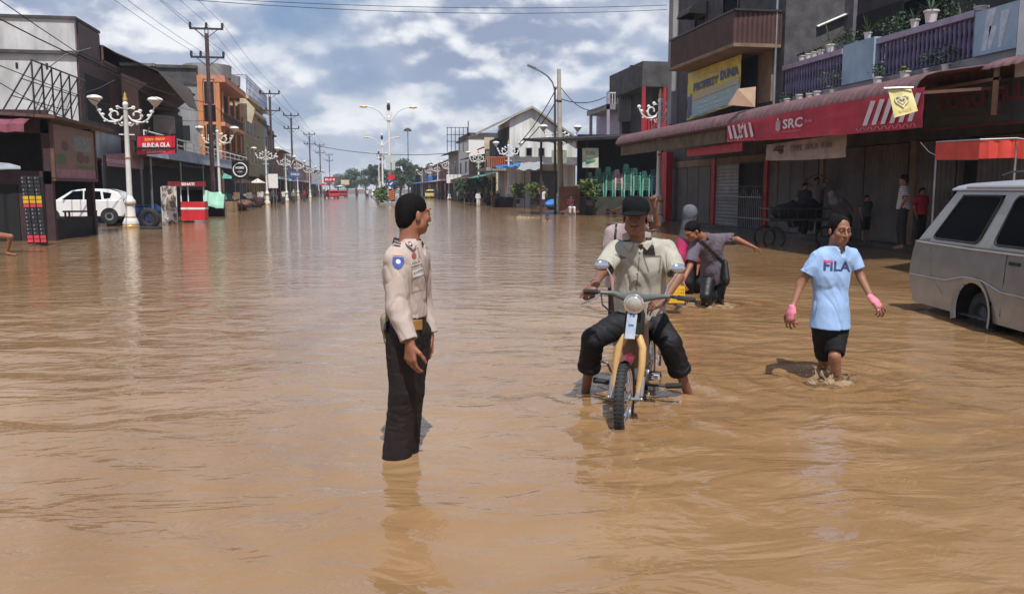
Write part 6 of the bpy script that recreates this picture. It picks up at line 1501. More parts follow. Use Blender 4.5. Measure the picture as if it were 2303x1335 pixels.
for d, dz in ((10.86, -.015), (10.78, .03), (10.6, .065), (10.0, .09), (9.0, .10), (8.0, .10), (7.2, .02)):
    rr.append([V3(vR-vanx(zt)+w_-.0, d, zt+dz*math.sin(math.pi*min(1, max(0, t_)))**.35 if 0 < t_ < 1 else zt-.02) for w_, t_ in ((-.035, 0), (.0, .06), (.08, .15), (.3, .35), (.6, .5), (.9, .65), (1.15, .85), (1.25, 1))])
m.sheet(rr, thick=(0, 0, -.02)); m.build('roof', mat('van_roof', (.42, .45, .50), .35, .3, var=.05), van, angle=60)
m = MB(); m.tube([S_(11.36, zb-.02)-RT*.01, S_(10, zb-.035)-RT*.01, S_(8, zb-.03)-RT*.01], .014, 6); m.tube([S_(11.46, .47)-RT*.005, S_(10.5, .48)-RT*.01, S_(10.1, .56)-RT*.01, S_(9.7, .56)-RT*.01, S_(9.3, .47)-RT*.01, S_(8, .46)-RT*.01], .013, 6)
m.tube([S_(10.5, zt+.0)-RT*.03, S_(9, zt+.0)-RT*.03, S_(8, zt)-RT*.03], .018, 6); m.build('side_moulding', vp, van)
m = MB(); m.tube([S_(9.30, zb-.02)-RT*.002, S_(9.28, .6)-RT*.002, S_(9.34, .2)-RT*.002], .005, 4); m.tube([S_(11.0, .86)-RT*.001, S_(10.9, .5)-RT*.001, S_(10.6, .3)-RT*.001], .003, 4); m.build('door_seam', M['blackish'], van)
m = MB(); m.obox(S_(9.12, .80)-RT*.012, FW*.09, RT*.012, UP*.018); m.build('door_handle', M['rubber'], van)
def roundpoly(pts, r=.07, n=4):
    out = []; N_ = len(pts)
    for i in range(N_):
        p0, p1, p2 = [Vector((*pts[(i+k) % N_], 0)) for k in (-1, 0, 1)]; a = p1+(p0-p1).normalized()*r; b = p1+(p2-p1).normalized()*r
        for k in range(n+1): t_ = k/n; q = a*(1-t_)**2+p1*2*t_*(1-t_)+b*t_*t_; out.append((q.x, q.y))
    return out
for poly in ([(10.99, zb+.045), (9.93, zb+.04), (9.70, zt-.10), (10.56, zt-.10)], [(9.60, zb+.045), (8.32, zb+.045), (8.28, zt-.10), (9.44, zt-.10)]):
    rp = roundpoly(poly, .09); m = MB(); m.add([S_(d, z)-RT*.004 for d, z in rp], [tuple(range(len(rp)))]); wn = m.build('side_window', M['glass'], van)
    m = MB(); m.tube([S_(d, z)-RT*.008 for d, z in rp+rp[:1]], .014, 5, cap=False); m.build('rubber_seal', M['rubber'], wn)
for rr_, dd_ in ((.17, arch_c), (1.45, arch_c), (.17, 7.7)):
    m = MB(); torus(m, V3(vR+rr_, dd_, .10), RT, .225, .085, 30, 10, 1.0); wh = m.build('wheel', M['rubber'], van)
    m = MB(); m.lathe([(.01, .03), (.05, .04), (.07, .02), (.14, .0), (.165, .04), (.17, -.05)], V3(vR+rr_-.045 if rr_ < 1 else vR+rr_+.04, dd_, .10), 18, axis=tuple(-RT if rr_ < 1 else RT)); m.build('hubcap', M['darkmetal'], wh)
m = MB(); m.sheet([[V3(vR+.15+q, 11.53+.05*math.sin(math.pi*q/1.3), .14), V3(vR+.15+q, 11.6+.05*math.sin(math.pi*q/1.3), .2), V3(vR+.15+q, 11.6+.05*math.sin(math.pi*q/1.3), .34), V3(vR+.15+q, 11.5, .38)] for q in (0, .3, .65, 1.0, 1.3)]); m.build('rear_bumper', vp, van)
# front end of the van (outside the picture, closed off properly)
m = MB(); fz = [(.12, 7.0), (.3, 6.92), (.6, 6.93), (.86, 7.0), (.93, 7.06)]
m.sheet([[V3(vR+q-(vanx(z) if q < .05 else 0)+.0, d-.10*math.sin(math.pi*q/1.6), z) for z, d in fz] for q in (0, .05, .4, .8, 1.2, 1.55, 1.6)])
m.sheet([[V3(vR-vanx(z), 7.0+.001, z), V3(vR-vanx(z)+.01, d, z)] for z, d in fz])
m.add([S_(8.12, zb), S_(7.95, zb), S_(7.78, zt), S_(8.02, zt)], [(0, 1, 2, 3)]); m.sheet([[S_(7.06, zb), S_(7.72, zt)], [S_(7.14, zb), S_(7.80, zt)]])
m.sheet([[V3(vR, 7.4, zb), V3(vR, 7.06, zb)], [V3(vR+1.6, 7.4, zb), V3(vR+1.6, 7.06, zb)]]); m.sheet([[V3(vR+1.6, 7.2, zb), V3(vR+1.42, 8.0, zt)], [V3(vR+1.6, 7.06, zb), V3(vR+1.42, 7.72, zt)]]); m.build('front_body', vp, van, angle=50)
m = MB(); m.add([V3(vR+.08, 7.07, zb+.01), V3(vR+1.52, 7.07, zb+.01), V3(vR+1.38, 7.74, zt-.02), V3(vR+.25, 7.74, zt-.02)], [(0, 1, 2, 3)]); m.build('windscreen', M['glass'], van)
m = MB(); m.add([S_(7.94, zb+.03), S_(7.16, zb+.03), S_(7.74, zt-.08), S_(7.80, zt-.08)], [(0, 1, 2, 3)]); m.build('side_window', M['glass'], van)
for q in (.25, 1.35): m = MB(); m.lathe([(.1, 0), (.09, .03), (.01, .045)], V3(vR+q, 6.87, .62), 16, axis=tuple(-FW)); m.build('headlight', M['chrome'], van)
m = MB(); m.obox(V3(vR+.8, 6.80, .24), RT*.8, FW*.04, UP*.07); m.build('front_bumper', M['darkmetal'], van, bevel=.02)
# roof rack wires
m = MB(); 
for q in (.25, 1.0): m.tube([V3(vR+q+.2, 10.3, zt+.14), V3(vR+q+.2, 10.1, zt+.18), V3(vR+q+.2, 8.2, zt+.18)], .012, 5)
m.build('roof_rack', M['darkmetal'], van)
# ================================================================ clutter along both pavements
def make_bike():
    t = thing('parked_motorbike', 'x', 'motorbike', (0, 0, 0))
    for x in (-.6, .62): m = MB(); torus(m, (x, 0, .28), (0, 1, 0), .24, .05, 20, 6); m.lathe([(.02, -.04), (.2, -.01), (.2, .01), (.02, .04)], (x, 0, .28), 10, axis=(0, 1, 0)); m.build('wheel', M['rubber'], t)
    m = MB(); m.hexa([(-.8, -.11, .5), (.1, -.11, .42), (.1, .11, .42), (-.8, .11, .5), (-.85, -.12, .72), (.05, -.12, .68), (.05, .12, .68), (-.85, .12, .72)]); m.hexa([(.1, -.1, .3), (.5, -.12, .35), (.5, .12, .35), (.1, .1, .3), (.3, -.14, .85), (.45, -.14, .88), (.45, .14, .88), (.3, .14, .85)]); m.build('body', M['redpaint'], t, bevel=.03)
    m = MB(); m.hexa([(-.85, -.12, .72), (.0, -.1, .68), (.0, .1, .68), (-.85, .12, .72), (-.8, -.1, .80), (-.05, -.09, .74), (-.05, .09, .74), (-.8, .1, .80)]); m.build('seat', M['rubber'], t)
    m = MB(); m.tube([(.35, -.34, 1.0), (.42, -.1, .98), (.42, .1, .98), (.35, .34, 1.0)], .02, 6); m.tube([(.42, 0, .95), (.6, .07, .3)], .03, 6); m.build('handlebar', M['darkmetal'], t)
    m = MB(); m.ball((.50, 0, .88), .09, 8, 6); m.build('headlight', M['chrome'], t)
    return t
pb0 = make_bike(); cols_ = [M['redpaint'], M['blackish'], M['tarpblue'], M['darkmetal'], M['white'], M['blackish'], M['redpaint'], M['tarpgrey'], M['tarpblue'], M['blackish']]
cn_ = ['red', 'black', 'blue', 'dark grey', 'white', 'black', 'red', 'grey', 'blue', 'black']
base_m = [c.data for c in children(pb0) if c.name.startswith('body')][0]
wh_ = ['left of the green tarpaulin stall', 'just right of the green tarpaulin stall', 'under the round logo sign, left pavement', 'before the olive building', 'beside the white notice board', 'past the notice board on the left pavement', 'before the far red walled shop', 'beside the tarpaulin stall on the right', 'by the red roofed house on the right', 'before the white billboard block']
for i, (px, X_) in enumerate(((452, -11.0), (512, -10.2), (541, -10.5), (574, -10.4), (622, -10.6), (640, -10.3), (676, -10.2), (1128, 13.6), (1096, 13.4), (1058, 13.2))):
    o = pb0 if i == 0 else copy_tree(pb0); o.location = (X_, Yx(px, X_), -.12); o.rotation_euler = (0, 0, R.uniform(-.6, .6)+(0 if i % 2 else 1.2)); tag(o, '%s motorbike parked in the flood %s' % (cn_[i], wh_[i]), 'motorbike', 'motorbikes parked along the pavements')
    me = base_m.copy(); me.materials.clear(); me.materials.append(cols_[i]); [setattr(c, 'data', me) for c in children(o) if c.name.startswith('body')]
def umbrella(label, px, X_, mm, z=2.3, r=1.1):
    y = Yx(px, X_); t = thing('market_umbrella', label, 'umbrella', (X_, y, -.14)); m = MB(); m.tube([(X_, y, -.14), (X_, y, z+.2)], .03, 6); m.build('pole', M['metal'], t)
    m = MB(); n = 8; vs = [(X_, y, z+.45)]+[(X_+r*math.cos(a*2*math.pi/n), y+r*math.sin(a*2*math.pi/n), z) for a in range(n)]; m.add(vs, [(0, a+1, (a+1) % n+1) for a in range(n)]); m.build('canopy', mm, t, smooth=False, fix=False)
umbrella('pale parasol among the clutter before the olive building', 580, -10.2, M['potwhite'], 2.2, .8); umbrella('faded blue parasol near the far left shops', 708, -10.4, M['tarpblue']); umbrella('red parasol far down the left pavement', 726, -9.0, M['redpaint'], 2.4, 1.5); umbrella('white parasol right of the far red cars', 765, -8.2, M['white'], 2.6, 1.6); umbrella('green parasol beside the fourth right lamp post', 1083, 12.2, M['tealpaint'])
def hang_sign(label, px, py, D, w, h, mm, txt=None, tm=None):
    p = P(px, py, D); t = thing('shop_sign', label, 'sign', p); m = MB(); m.box((p.x-w/2, p.y, p.z-h/2), (p.x+w/2, p.y+.08, p.z+h/2)); m.build('board', mm, t)
    m = MB(); m.tube([(p.x, p.y+.12, -.14), (p.x, p.y+.12, p.z+h/2)], .04, 5); m.build('post', M['metal'], t)
    if txt: m = MB(); text_on(m, txt, (p.x-w*.38, p.y, p.z-h*.18), (w*.76, 0, 0), (0, 0, h*.36), .02, n=(0, -1, 0), off=.01); m.build('lettering', tm, t)
wl = mat('sign_white', (.8, .78, .78), .5)
hang_sign('small blue shop sign past the notice board, left row', 663, 392, 108, 1.4, .8, M['bannerblue'], 'TOKO', wl); hang_sign('white upright shop sign before the far blue shop on the left', 712, 402, 150, 1.8, 1.8, M['tarpgrey'])
hang_sign('red shop sign far down the left row', 742, 404, 185, 2.6, 1.2, M['redpaint'], 'RM', wl); hang_sign('yellow sign before the last shops on the left', 776, 410, 210, 2.0, 1.2, M['cream'])
hang_sign('cream upright board on the wall beside the gable house roof', 1100, 322, 90, 1.0, 1.2, M['cream']); hang_sign('pale sign near the fifth right lamp post', 1022, 402, 120, 2.2, 1.2, M['white']); hang_sign('small blue sign far down the right row', 975, 405, 165, 2.0, 1.6, M['tarpblue'])
hang_sign('pale green notice panels left of the hanging yellow board', 1246+12, 352, 62, 1.1, .9, mat('pale_green_board', (.28, .33, .24), .7, var=.1))
def pile(label, px, X_, mm, w=1.4, h=.9, seed=1):
    y = Yx(px, X_); t = thing('covered_goods', label, 'goods', (X_, y, -.14)); S = SDF((X_-w, y-w, -.2), (X_+w, y+w, h+.5), .07); r_ = random.Random(seed)
    for _ in range(7): S.ell((X_+r_.uniform(-.5, .5)*w, y+r_.uniform(-.5, .5)*w, h*r_.uniform(.2, .7)), (w*r_.uniform(.2, .4), w*r_.uniform(.2, .4), h*r_.uniform(.25, .5)), None, .12)
    sdf_obj(S, 'sheeted_pile', mm, t, it=1, wr=(.05, 5., seed))
for i, (px, X_, mm, lab) in enumerate(((312, -11.8, 'tarpblue', 'dark blue sheeted pile behind the tyre'), (470, -9.9, 'darkconcrete', 'grey sheeted pile under the green tarpaulin'), (525, -9.6, 'wood', 'brown heap of planks and sacks by the round logo sign'), (560, -9.8, 'darkwood', 'dark heap before the olive building'), (594, -10.9, 'tan', 'tan heap behind the third left lamp post'), (650, -10.9, 'tealpaint', 'green sheeted heap by the fourth left lamp post'), (690, -11, 'redroof', 'reddish heap before the left row'), (1110, 12.9, 'darkwood', 'dark heap under the blue tarpaulin'), (1235, 14.6, 'tarpblue', 'blue sheeted load right of the man with hands on head'), (1040, 13, 'leafdark', 'dark green heap on the right kerb'))): pile(lab, px, X_, M[mm], 1.3+.2*(i % 3), .8+.3*(i % 2), i+2)
# rubble and planks by the hut
pk = thing('timber_plank', 'long pale plank leaning in the water before the chair hut', 'plank', P(1395, 470, 50)); m = MB(); m.bar(P(1372, 478, 50), P(1425, 452, 48), .18, .05); m.build('board', M['tan'], pk)
for i, (px, py, D, s_) in enumerate(((1385, 468, 50, .5), (1350, 470, 51, .35))):
    p = P(px, py, D); t = thing('wooden_crate', ['dark crate in the water at the foot of the mossy wall', 'small crate near the yellow green shrub', 'small pale box beside the garage shrub', 'box at the lamp post by the blue tarpaulin'][i], 'crate', (p.x, p.y, -.14)); m = MB(); 
    for k in range(3): m.box((p.x-s_, p.y-s_*.6, -.1+k*s_*.4), (p.x+s_, p.y-s_*.6+.03, -.1+k*s_*.4+s_*.3)); m.box((p.x-s_, p.y+s_*.6, -.1+k*s_*.4), (p.x+s_, p.y+s_*.6-.03, -.1+k*s_*.4+s_*.3)); m.box((p.x-s_, p.y-s_*.6, -.1+k*s_*.4), (p.x-s_+.03, p.y+s_*.6, -.1+k*s_*.4+s_*.3)); m.box((p.x+s_-.03, p.y-s_*.6, -.1+k*s_*.4), (p.x+s_, p.y+s_*.6, -.1+k*s_*.4+s_*.3))
    m.build('slats', M['darkwood'] if i < 2 else M['card'], t)
for i, (px, X_, mm, lab, z, r) in enumerate(((505, -10.6, 'tealpaint', 'teal parasol between the green stall and the round logo', 2.4, 1.0), (545, -10.2, 'darkwood', 'dark brown parasol under the round logo sign', 2.1, .9), (640, -10.8, 'tealpaint', 'teal parasol past the notice board', 2.7, 1.5), (675, -10.8, 'rust', 'rusty brown parasol on the far left pavement', 2.7, 1.5))): umbrella(lab, px, X_, M[mm], z, r)
for i, (px, py, D, w, h, mm, lab) in enumerate(((232, 445, 38, .5, .9, 'tarpblue', 'blue plastic can right of the white car'), (352, 470, 41, .7, .5, 'darkmetal', 'dark metal box beside the crumpled banner'), (448, 470, 44, .5, .7, 'tarpgrey', 'grey bucket stack right of the food cart'), (520, 455, 60, .9, .8, 'tan', 'tan sack left of the round logo post'))):
    p = P(px, py, D); t = thing('storage_box', lab, 'box', (p.x, p.y, -.14)); m = MB(); m.hexa([(p.x-w/2, p.y-.3, -.14), (p.x+w/2, p.y-.3, -.14), (p.x+w/2, p.y+.3, -.14), (p.x-w/2, p.y+.3, -.14), (p.x-w*.45, p.y-.28, h), (p.x+w*.45, p.y-.28, h), (p.x+w*.45, p.y+.28, h), (p.x-w*.45, p.y+.28, h)]); m.build('body', M[mm], t, bevel=.03)
    m = MB(); m.box((p.x-w*.5, p.y-.31, h+.002), (p.x+w*.5, p.y+.31, h+.06)); m.build('lid', M['blackish'], t)
# ================================================================ people
SK = {}
def skin(name, c): 
    m = mat(name, c, .5, var=.06, scale=14, spec=.4)
    b = m.node_tree.nodes['Principled BSDF']; b.inputs['Subsurface Weight'].default_value = .0; return m
SK['brown'] = skin('brown_skin', (.27, .11, .065)); SK['dark'] = skin('dark_brown_skin', (.21, .095, .06)); SK['face'] = skin('warm_brown_skin', (.27, .125, .075))
HAIR = mat('black_hair', (.007, .006, .0065), .75, var=.2, scale=40, bump=.35, bscale=150, stretch=(1, 1, .2), spec=.12)
EYE = mat('eye_white', (.20, .15, .13), .5, var=0); IRIS = mat('black_brow', (.012, .009, .008), .5, var=0); LIP = mat('lips', (.24, .085, .075), .45, var=0)
def along(pts, t):
    i = int(min(t, len(pts)-1.001)); return Vector(pts[i]).lerp(pts[i+1], t-i)
def lerp(a, b, t): return a+(b-a)*t
def figure(label, J, shirt=None, pants=None, sk='brown', h=.007, s=1.0, hair='short', face=True, hands=None, foot=True, group=None, name='person', wide=1.0, belly=0., female=False, limb=1.0, headsc=1.0, wr=.0045):
    """J: joints in world space. shirt=(material, sleeve 0..2, hem drop, looseness); pants=(material, end 0..2, looseness)"""
    base = J.get('base') or Vector((J['pel'].x, J['pel'].y, -.14)); t = thing(name, label, 'person', base, group)
    allp = [v for k, v in J.items() if isinstance(v, Vector) and k not in ('face', 'base', 'up', 'hdR', 'hdL', 'pnR', 'pnL', 'front')]
    lo, hi = bb(allp, .30); S = SDF(lo, hi, h)
    g = -.014 if shirt else 0
    fr = torso_sdf(S, J['pel'], J['chest'], J['neck'], J['shR'], J['shL'], J['hipR'], J['hipL'], g=g, wide=wide)
    L_ = limb
    for q in 'RL':
        if 'sh'+q in J and 'el'+q in J:
            S.cone(J['sh'+q], J['el'+q], .047*s*L_, .037*s*L_, .03); S.cone(J['el'+q], J['wr'+q], .039*s*L_, .0255*s*L_, .02)
            hd = (hands or {}).get(q)
            d = J.get('hd'+q) or (J['wr'+q]-J['el'+q]); pn = J.get('pn'+q) or Vector(fr)
            if hd is None or hd.get('low'): S.cone(J['wr'+q], J['wr'+q]+d.normalized()*.13*s, .028*s, .02*s, .01, sq=(A3(pn), 1.5))
            else: hand_sdf(S, J['wr'+q], d, pn, hd.get('side', 1), hd.get('curl', .35), s*hd.get('sc', 1.0), spread=hd.get('spread', .1))
        if 'kn'+q in J:
            S.cone(J['hip'+q], J['kn'+q], .082*s*L_, .054*s*L_, .03); S.cone(J['kn'+q], J['an'+q], .052*s*L_, .033*s*L_, .02)
            k_, a_ = J['kn'+q], J['an'+q]; S.cone(k_.lerp(a_, .12)+Vector((0, 0, 0)), k_.lerp(a_, .5), .054*s*L_, .045*s*L_, .02)
            if foot:
                f = J.get('toe'+q) or (a_+(Vector(J['face'])*Vector((1, 1, 0))).normalized()*.16*s+Vector((0, 0, -.04))); S.cone(a_, f, .036*s, .026*s, .02)
    hs = s*headsc; B = basis(J['face'], J.get('up', Vector((0, 0, 1)))); q = head_sdf(S, J['head'], B, hs, neck=tuple(J['neck']-Vector((0, 0, .01))), female=female)
    S2 = S
    bo = sdf_obj(S, 'body', SK[sk], t, it=2)
    if face: face_parts(t, q, hs, EYE, IRIS, LIP, B)
    r, f, u = B; Ax = [A3(r), A3(f), A3(u)]
    if hair in ('short', 'bun', 'crop'):
        c = J['head']; HS = SDF(*bb([c], .2*hs), h*.8)
        HS.ell(q(0, -.013, .048), np.array([.0775, .0925, .079])*hs, Ax, 0); HS.ell(q(0, -.048, .0), np.array([.066, .055, .068])*hs, Ax, .03); HS.ell(q(0, -.058, -.035), np.array([.054, .036, .052])*hs, Ax, .03)
        HS.ell(q(0, .112, -.022), np.array([.082, .085, .088])*hs, Ax, .01, 'sub')
        if hair == 'bun': HS.ell(q(0, -.02, .02), np.array([.079, .068, .080])*hs, Ax, .02); HS.ell(q(0, .118, .012), np.array([.070, .092, .096])*hs, Ax, .01, 'sub')
        for x in (-1, 1) if hair != 'bun' else (): HS.ell(q(x*.085, .03, -.035), np.array([.04, .05, .055])*hs, Ax, .015, 'sub'); HS.ell(q(x*.085, -.005, -.02), np.array([.025, .024, .038])*hs, Ax, .01, 'sub')
        if hair == 'bun': HS.ell(q(.0, -.10, .09), np.array([.042, .042, .038])*hs, Ax, .02)
        sdf_obj(HS, 'hair', HAIR, t, it=1, wr=(.0026, 90., 1.0, (1, 1, .5)))
    elif hair == 'cap':
        c = J['head']; HS = SDF(*bb([c], .24*hs), h*.8)
        HS.ell(q(0, -.014, .058), np.array([.088, .108, .082])*hs, Ax, 0); HS.cut(q(0, 0, .036), A3(-Vector(u)))
        HS.ell(q(0, .110, .040), np.array([.082, .090, .011])*hs, Ax, .012)
        sdf_obj(HS, 'cap', mat('dark_cap', (.010, .010, .012), .9, var=.1, scale=12, bump=.2, spec=.1), t, it=1)
        HS = SDF(*bb([c], .2*hs), h*.8); HS.ell(q(0, -.035, .0), np.array([.080, .078, .07])*hs, Ax, 0); HS.cut(q(0, .0, .045), A3(u)); HS.ell(q(0, .112, -.02), np.array([.085, .1, .1])*hs, Ax, .01, 'sub'); sdf_obj(HS, 'hair', HAIR, t, it=1)
    elif hair == 'hijab' or hair == 'hood':
        pass
    if pants:
        pm, end, loose = pants[:3]; flare = pants[3] if len(pants) > 3 else 0
        hm_ = max(J['pel'].z+.12*s, .0)
        PS = SDF(*bb([J[k] for k in ('pel', 'hipR', 'hipL', 'knR', 'knL', 'anR', 'anL') if k in J], .24), h)
        ax = (J['hipL']-J['hipR']).normalized(); upv = (J['chest']-J['pel']).normalized(); frp = ax.cross(upv).normalized()
        PS.cone(J['pel']+upv*.13*s, J['pel'], .125*s*wide+loose*.3, .145*s*wide+loose*.6, .03, sq=(A3(frp), 1.35))
        PS.cut(J['pel']+upv*.14*s, A3(upv))
        for qq in 'RL':
            pts = [J['hip'+qq], J['kn'+qq], J['an'+qq]]; e = along(pts, end)
            e_over = e+(pts[2]-pts[1]).normalized()*.06*s if end > 1 else e+(pts[1]-pts[0]).normalized()*.06*s
            ra, rk = .093*s*L_+loose, .066*s*L_+loose; re = lerp(.050*s+loose, .05*s+loose, 1)+flare
            if end <= 1: R_ = lerp(ra, rk, end)+flare; dd = (pts[1]-pts[0]).normalized(); PS.limb([(pts[0], e_over, ra, R_)], e, dd, R_, .035)
            else: R_ = re; dd = (pts[2]-pts[1]).normalized(); PS.limb([(pts[0], pts[1], ra, rk), (pts[1], e_over, rk, re)], e, dd, R_, .03)
        sdf_obj(PS, 'trousers' if end > 1.05 else 'shorts', pm, t, it=2, wr=(wr*.45, 15., 3.+base.x, (1, 1, 1.5)))
    if shirt:
        sm, sl, hem, loose = shirt[:4]; opt = shirt[4] if len(shirt) > 4 else {}
        TS = SDF(*bb([J[k] for k in J if k[:2] in ('pe', 'ch', 'ne', 'sh', 'el', 'wr') and isinstance(J[k], Vector)], .26), h)
        ax = (J['shL']-J['shR']).normalized(); upv = (J['neck']-J['pel']).normalized(); fv = ax.cross(upv).normalized(); fv = -fv if fv.dot(Vector(J.get('front', J['face']))) < 0 else fv
        torso_sdf(TS, J['pel']-upv*(hem*.5 if hem > 0 else 0), J['chest'], J['neck'], J['shR'], J['shL'], J['hipR'], J['hipL'], g=loose, wide=wide, waist=opt.get('waist', .118))
        if hem > 0: TS.cone(J['pel']+upv*.12, J['pel']-upv*(hem+.03), .142*wide+loose+.008, .160*wide+loose+.020, .05, sq=(A3(fv), 1.22))
        if belly: TS.ell(J['pel'].lerp(J['chest'], .4)+fv*.07, (.15*wide, .15*wide, .17), None, .06)
        TS.cut(J['pel']-upv*hem, A3(-upv))
        nk = J['neck']; TS.cut(nk+upv*.012, A3(upv+fv*-.15))
        TS.cone(nk+upv*.03, nk-upv*.02+fv*.01, .062, .058, .0, op='sub')
        v = opt.get('v', .07)
        TS.cone(nk+fv*.06-upv*.01, nk+fv*(.10)-upv*v, .034, .012, .004, op='sub')
        for qq in 'RL':
            if 'el'+qq not in J: continue
            pts = [J['sh'+qq], J['el'+qq], J['wr'+qq]]; e = along(pts, sl); lo_ = max(loose, .010)
            dd = ((pts[2]-pts[1]) if sl > 1 else (pts[1]-pts[0])).normalized(); eo = e+dd*.05
            if sl <= 1: ra, re = .054*s*L_+lo_, .050*s*L_+lo_+opt.get('flare', .012); TS.limb([(pts[0], eo, ra, re)], e, dd, re, .02)
            else: ra, rk, re = .056*s*L_+lo_, .047*s*L_+lo_, .034*s*L_+lo_; TS.limb([(pts[0], pts[1], ra, rk), (pts[1], eo, rk, re)], e, dd, re, .02)
        so = sdf_obj(TS, opt.get('name', 'shirt'), sm, t, it=2, wr=(wr, opt.get('wf', 19.), 1.+base.y, opt.get('ws', (1, 1, .7))))
    if hair in ('hijab', 'hood'):
        hm2 = shirt[4].get('hood') if shirt and len(shirt) > 4 and shirt[4].get('hood') else HAIR
        HS = SDF(*bb([J['head'], J['neck']], .28), h)
        HS.ell(q(0, -.02, .04), np.array([.095, .112, .105])*hs, Ax, 0); HS.cone(q(0, -.02, -.02), tuple(J['neck']-Vector((0, 0, .06))), .085, .13, .05, sq=(A3(f), 1.1))
        HS.ell(q(0, .125, -.01), np.array([.062, .07, .08])*hs, Ax, .01, 'sub')
        sdf_obj(HS, 'headscarf', hm2, t, it=2, wr=(.003, 20., 2.))
    t['_f'] = 0; del t['_f']
    bpy.context.view_layer.update()
    return t
def part(t, nm):
    for c in children(t):
        if c.name.split('.')[0] == nm: return c
def bvh(o):
    me = o.data; org = origin_of(o); vs = [v.co+org for v in me.vertices]; return BVHTree.FromPolygons(vs, [tuple(p.vertices) for p in me.polygons])
def decal(name, target, material, shapes, direction, off=.003, seg=.014, parent=None, tree_=None):
    """flat shapes (lists of (verts, faces)) pressed onto a cloth surface along a direction"""
    bm = bmesh.new()
    for vs, fs in shapes:
        b = [bm.verts.new(v) for v in vs]
        for f in fs:
            try: bm.faces.new([b[i] for i in f])
            except ValueError: pass
    bmesh.ops.triangulate(bm, faces=bm.faces)
    for _ in range(7):
        long_ = [e for e in bm.edges if e.calc_length() > seg]
        if not long_: break
        bmesh.ops.subdivide_edges(bm, edges=long_, cuts=1); bmesh.ops.triangulate(bm, faces=[f for f in bm.faces if len(f.verts) > 3])
    T = tree_ or bvh(target); d = Vector(direction).normalized(); org = origin_of(target)
    for v in bm.verts:
        hit = T.ray_cast(v.co-d*.4, d, 1.0)
        if hit[0] is not None: v.co = hit[0]-d*off
    for v in bm.verts: v.co -= org
    me = bpy.data.meshes.new(name); bm.to_mesh(me); bm.free(); me.materials.append(material)
    for p in me.polygons: p.use_smooth = True
    o = bpy.data.objects.new(name, me); COL.objects.link(o); o.parent = parent or target
    return o
def quad(*p): return ([Vector(x) for x in p], [tuple(range(len(p)))])
def disc(c, u, v, n=16): return ([Vector(c)]+[Vector(c)+Vector(u)*math.cos(2*math.pi*i/n)+Vector(v)*math.sin(2*math.pi*i/n) for i in range(n)], [(0, i+1, (i+1) % n+1) for i in range(n)])
def letters(s, o, ux, uy, bold=.01, shear=0.):
    vs, fs = text_geo(s, bold, shear); return ([Vector(o)+Vector(ux)*x+Vector(uy)*y for x, y in vs], [tuple(f) for f in fs])
VD = lambda px, py: ray(px, py).normalized()
# ---------------------------------------------------------------- the officer
c_beige = cloth('beige_uniform', (.47, .385, .345), .55, 10, .05)
c_brown = cloth('dark_brown_trousers', (.020, .015, .016), .5, 9, .15, rough=.75)
fO = (RT*.86-FW*.5).normalized()      # the way his chest faces
J = dict(pel=P(915, 742, 5.02), chest=P(912, 612, 5.02), neck=P(921, 548, 5.03), head=P(929, 484, 5.05),
         shR=P(893, 586, 4.88), shL=P(940, 574, 5.18), elR=P(894, 690, 4.84), wrR=P(922, 771, 4.78), elL=P(948, 680, 5.28), wrL=P(967, 756, 5.24),
         hipR=P(907, 752, 4.95), hipL=P(930, 750, 5.10), knR=P(907, 882, 4.97), knL=P(922, 880, 5.08), anR=P(891, 1042, 5.0), anL=P(908, 1030, 5.12),
         face=(RT*.80+FW*.55+UP*-.03), front=fO, hdR=(RT*.02+UP*-1-FW*.05), pnR=(RT*.5+FW*.6), hdL=(RT*.02-UP), pnL=(-RT*.5-FW*.2))
J['toeR'] = J['anR']+fO*.12+UP*-.02; J['toeL'] = J['anL']+fO*.14+UP*-.02
of = figure('policeman in beige shirt and dark trousers standing in the water with his head turned away', J, shirt=(c_beige, 1.93, -.085, .018, dict(v=.05, wf=13., ws=(1, 1, .5))), pants=(c_brown, 1.93, .018, .022), h=.006, hair='short', hands=dict(R=dict(side=1, curl=.45, sc=1.08, spread=.03), L=dict(side=-1, curl=.5, sc=1.0, spread=.03)), headsc=1.02, wide=.95, wr=.006)
sh = part(of, 'shirt'); T = bvh(sh); V = VD(905, 590)
def dq(pxs, d=5.0): return quad(*[P(x, y, d) for x, y in pxs])
blue = mat('badge_blue', (.07, .11, .42), .5, var=0); blk = mat('badge_black', (.02, .016, .02), .6, var=0); wht = mat('badge_white', (.70, .68, .66), .5, var=0); org_ = mat('badge_orange', (.62, .36, .18), .6, var=0)
decal('sleeve_patch', sh, blue, [dq([(884, 578), (908, 578), (909, 592), (903, 601), (896, 604), (888, 601), (883, 592)])], V, .004, tree_=T)
decal('patch_emblem', sh, wht, [disc(P(896, 588, 5), RT*.014, UP*.014)], V, .0065, tree_=T); decal('patch_tab', sh, org_, [dq([(884, 571), (906, 572), (906, 575), (884, 574)])], V, .004, tree_=T)
decal('shoulder_mark', sh, blk, [dq([(889, 534), (904, 538), (903, 543), (887, 539)]), dq([(885, 542), (903, 546), (902, 550), (884, 547)]), dq([(883, 549), (901, 553), (900, 556), (882, 553)]), dq([(886, 533), (889, 534), (884, 552), (881, 551)])], V, .004, tree_=T)
cf = decal('collar_flap', sh, c_beige, [dq([(903, 527), (916, 523), (936, 553), (930, 563), (913, 549)])], V, .020, tree_=T); md_ = cf.modifiers.new('solidify', 'SOLIDIFY'); md_.thickness = .006; md_.offset = 0
decal('collar_tab', sh, blk, [dq([(910, 533), (914, 531), (928, 551), (926, 556), (921, 553)])], V, .0255, tree_=T); decal('collar_tab_white', sh, wht, [dq([(913, 536), (915, 535), (925, 550), (922, 552)])], V, .0275, tree_=T)
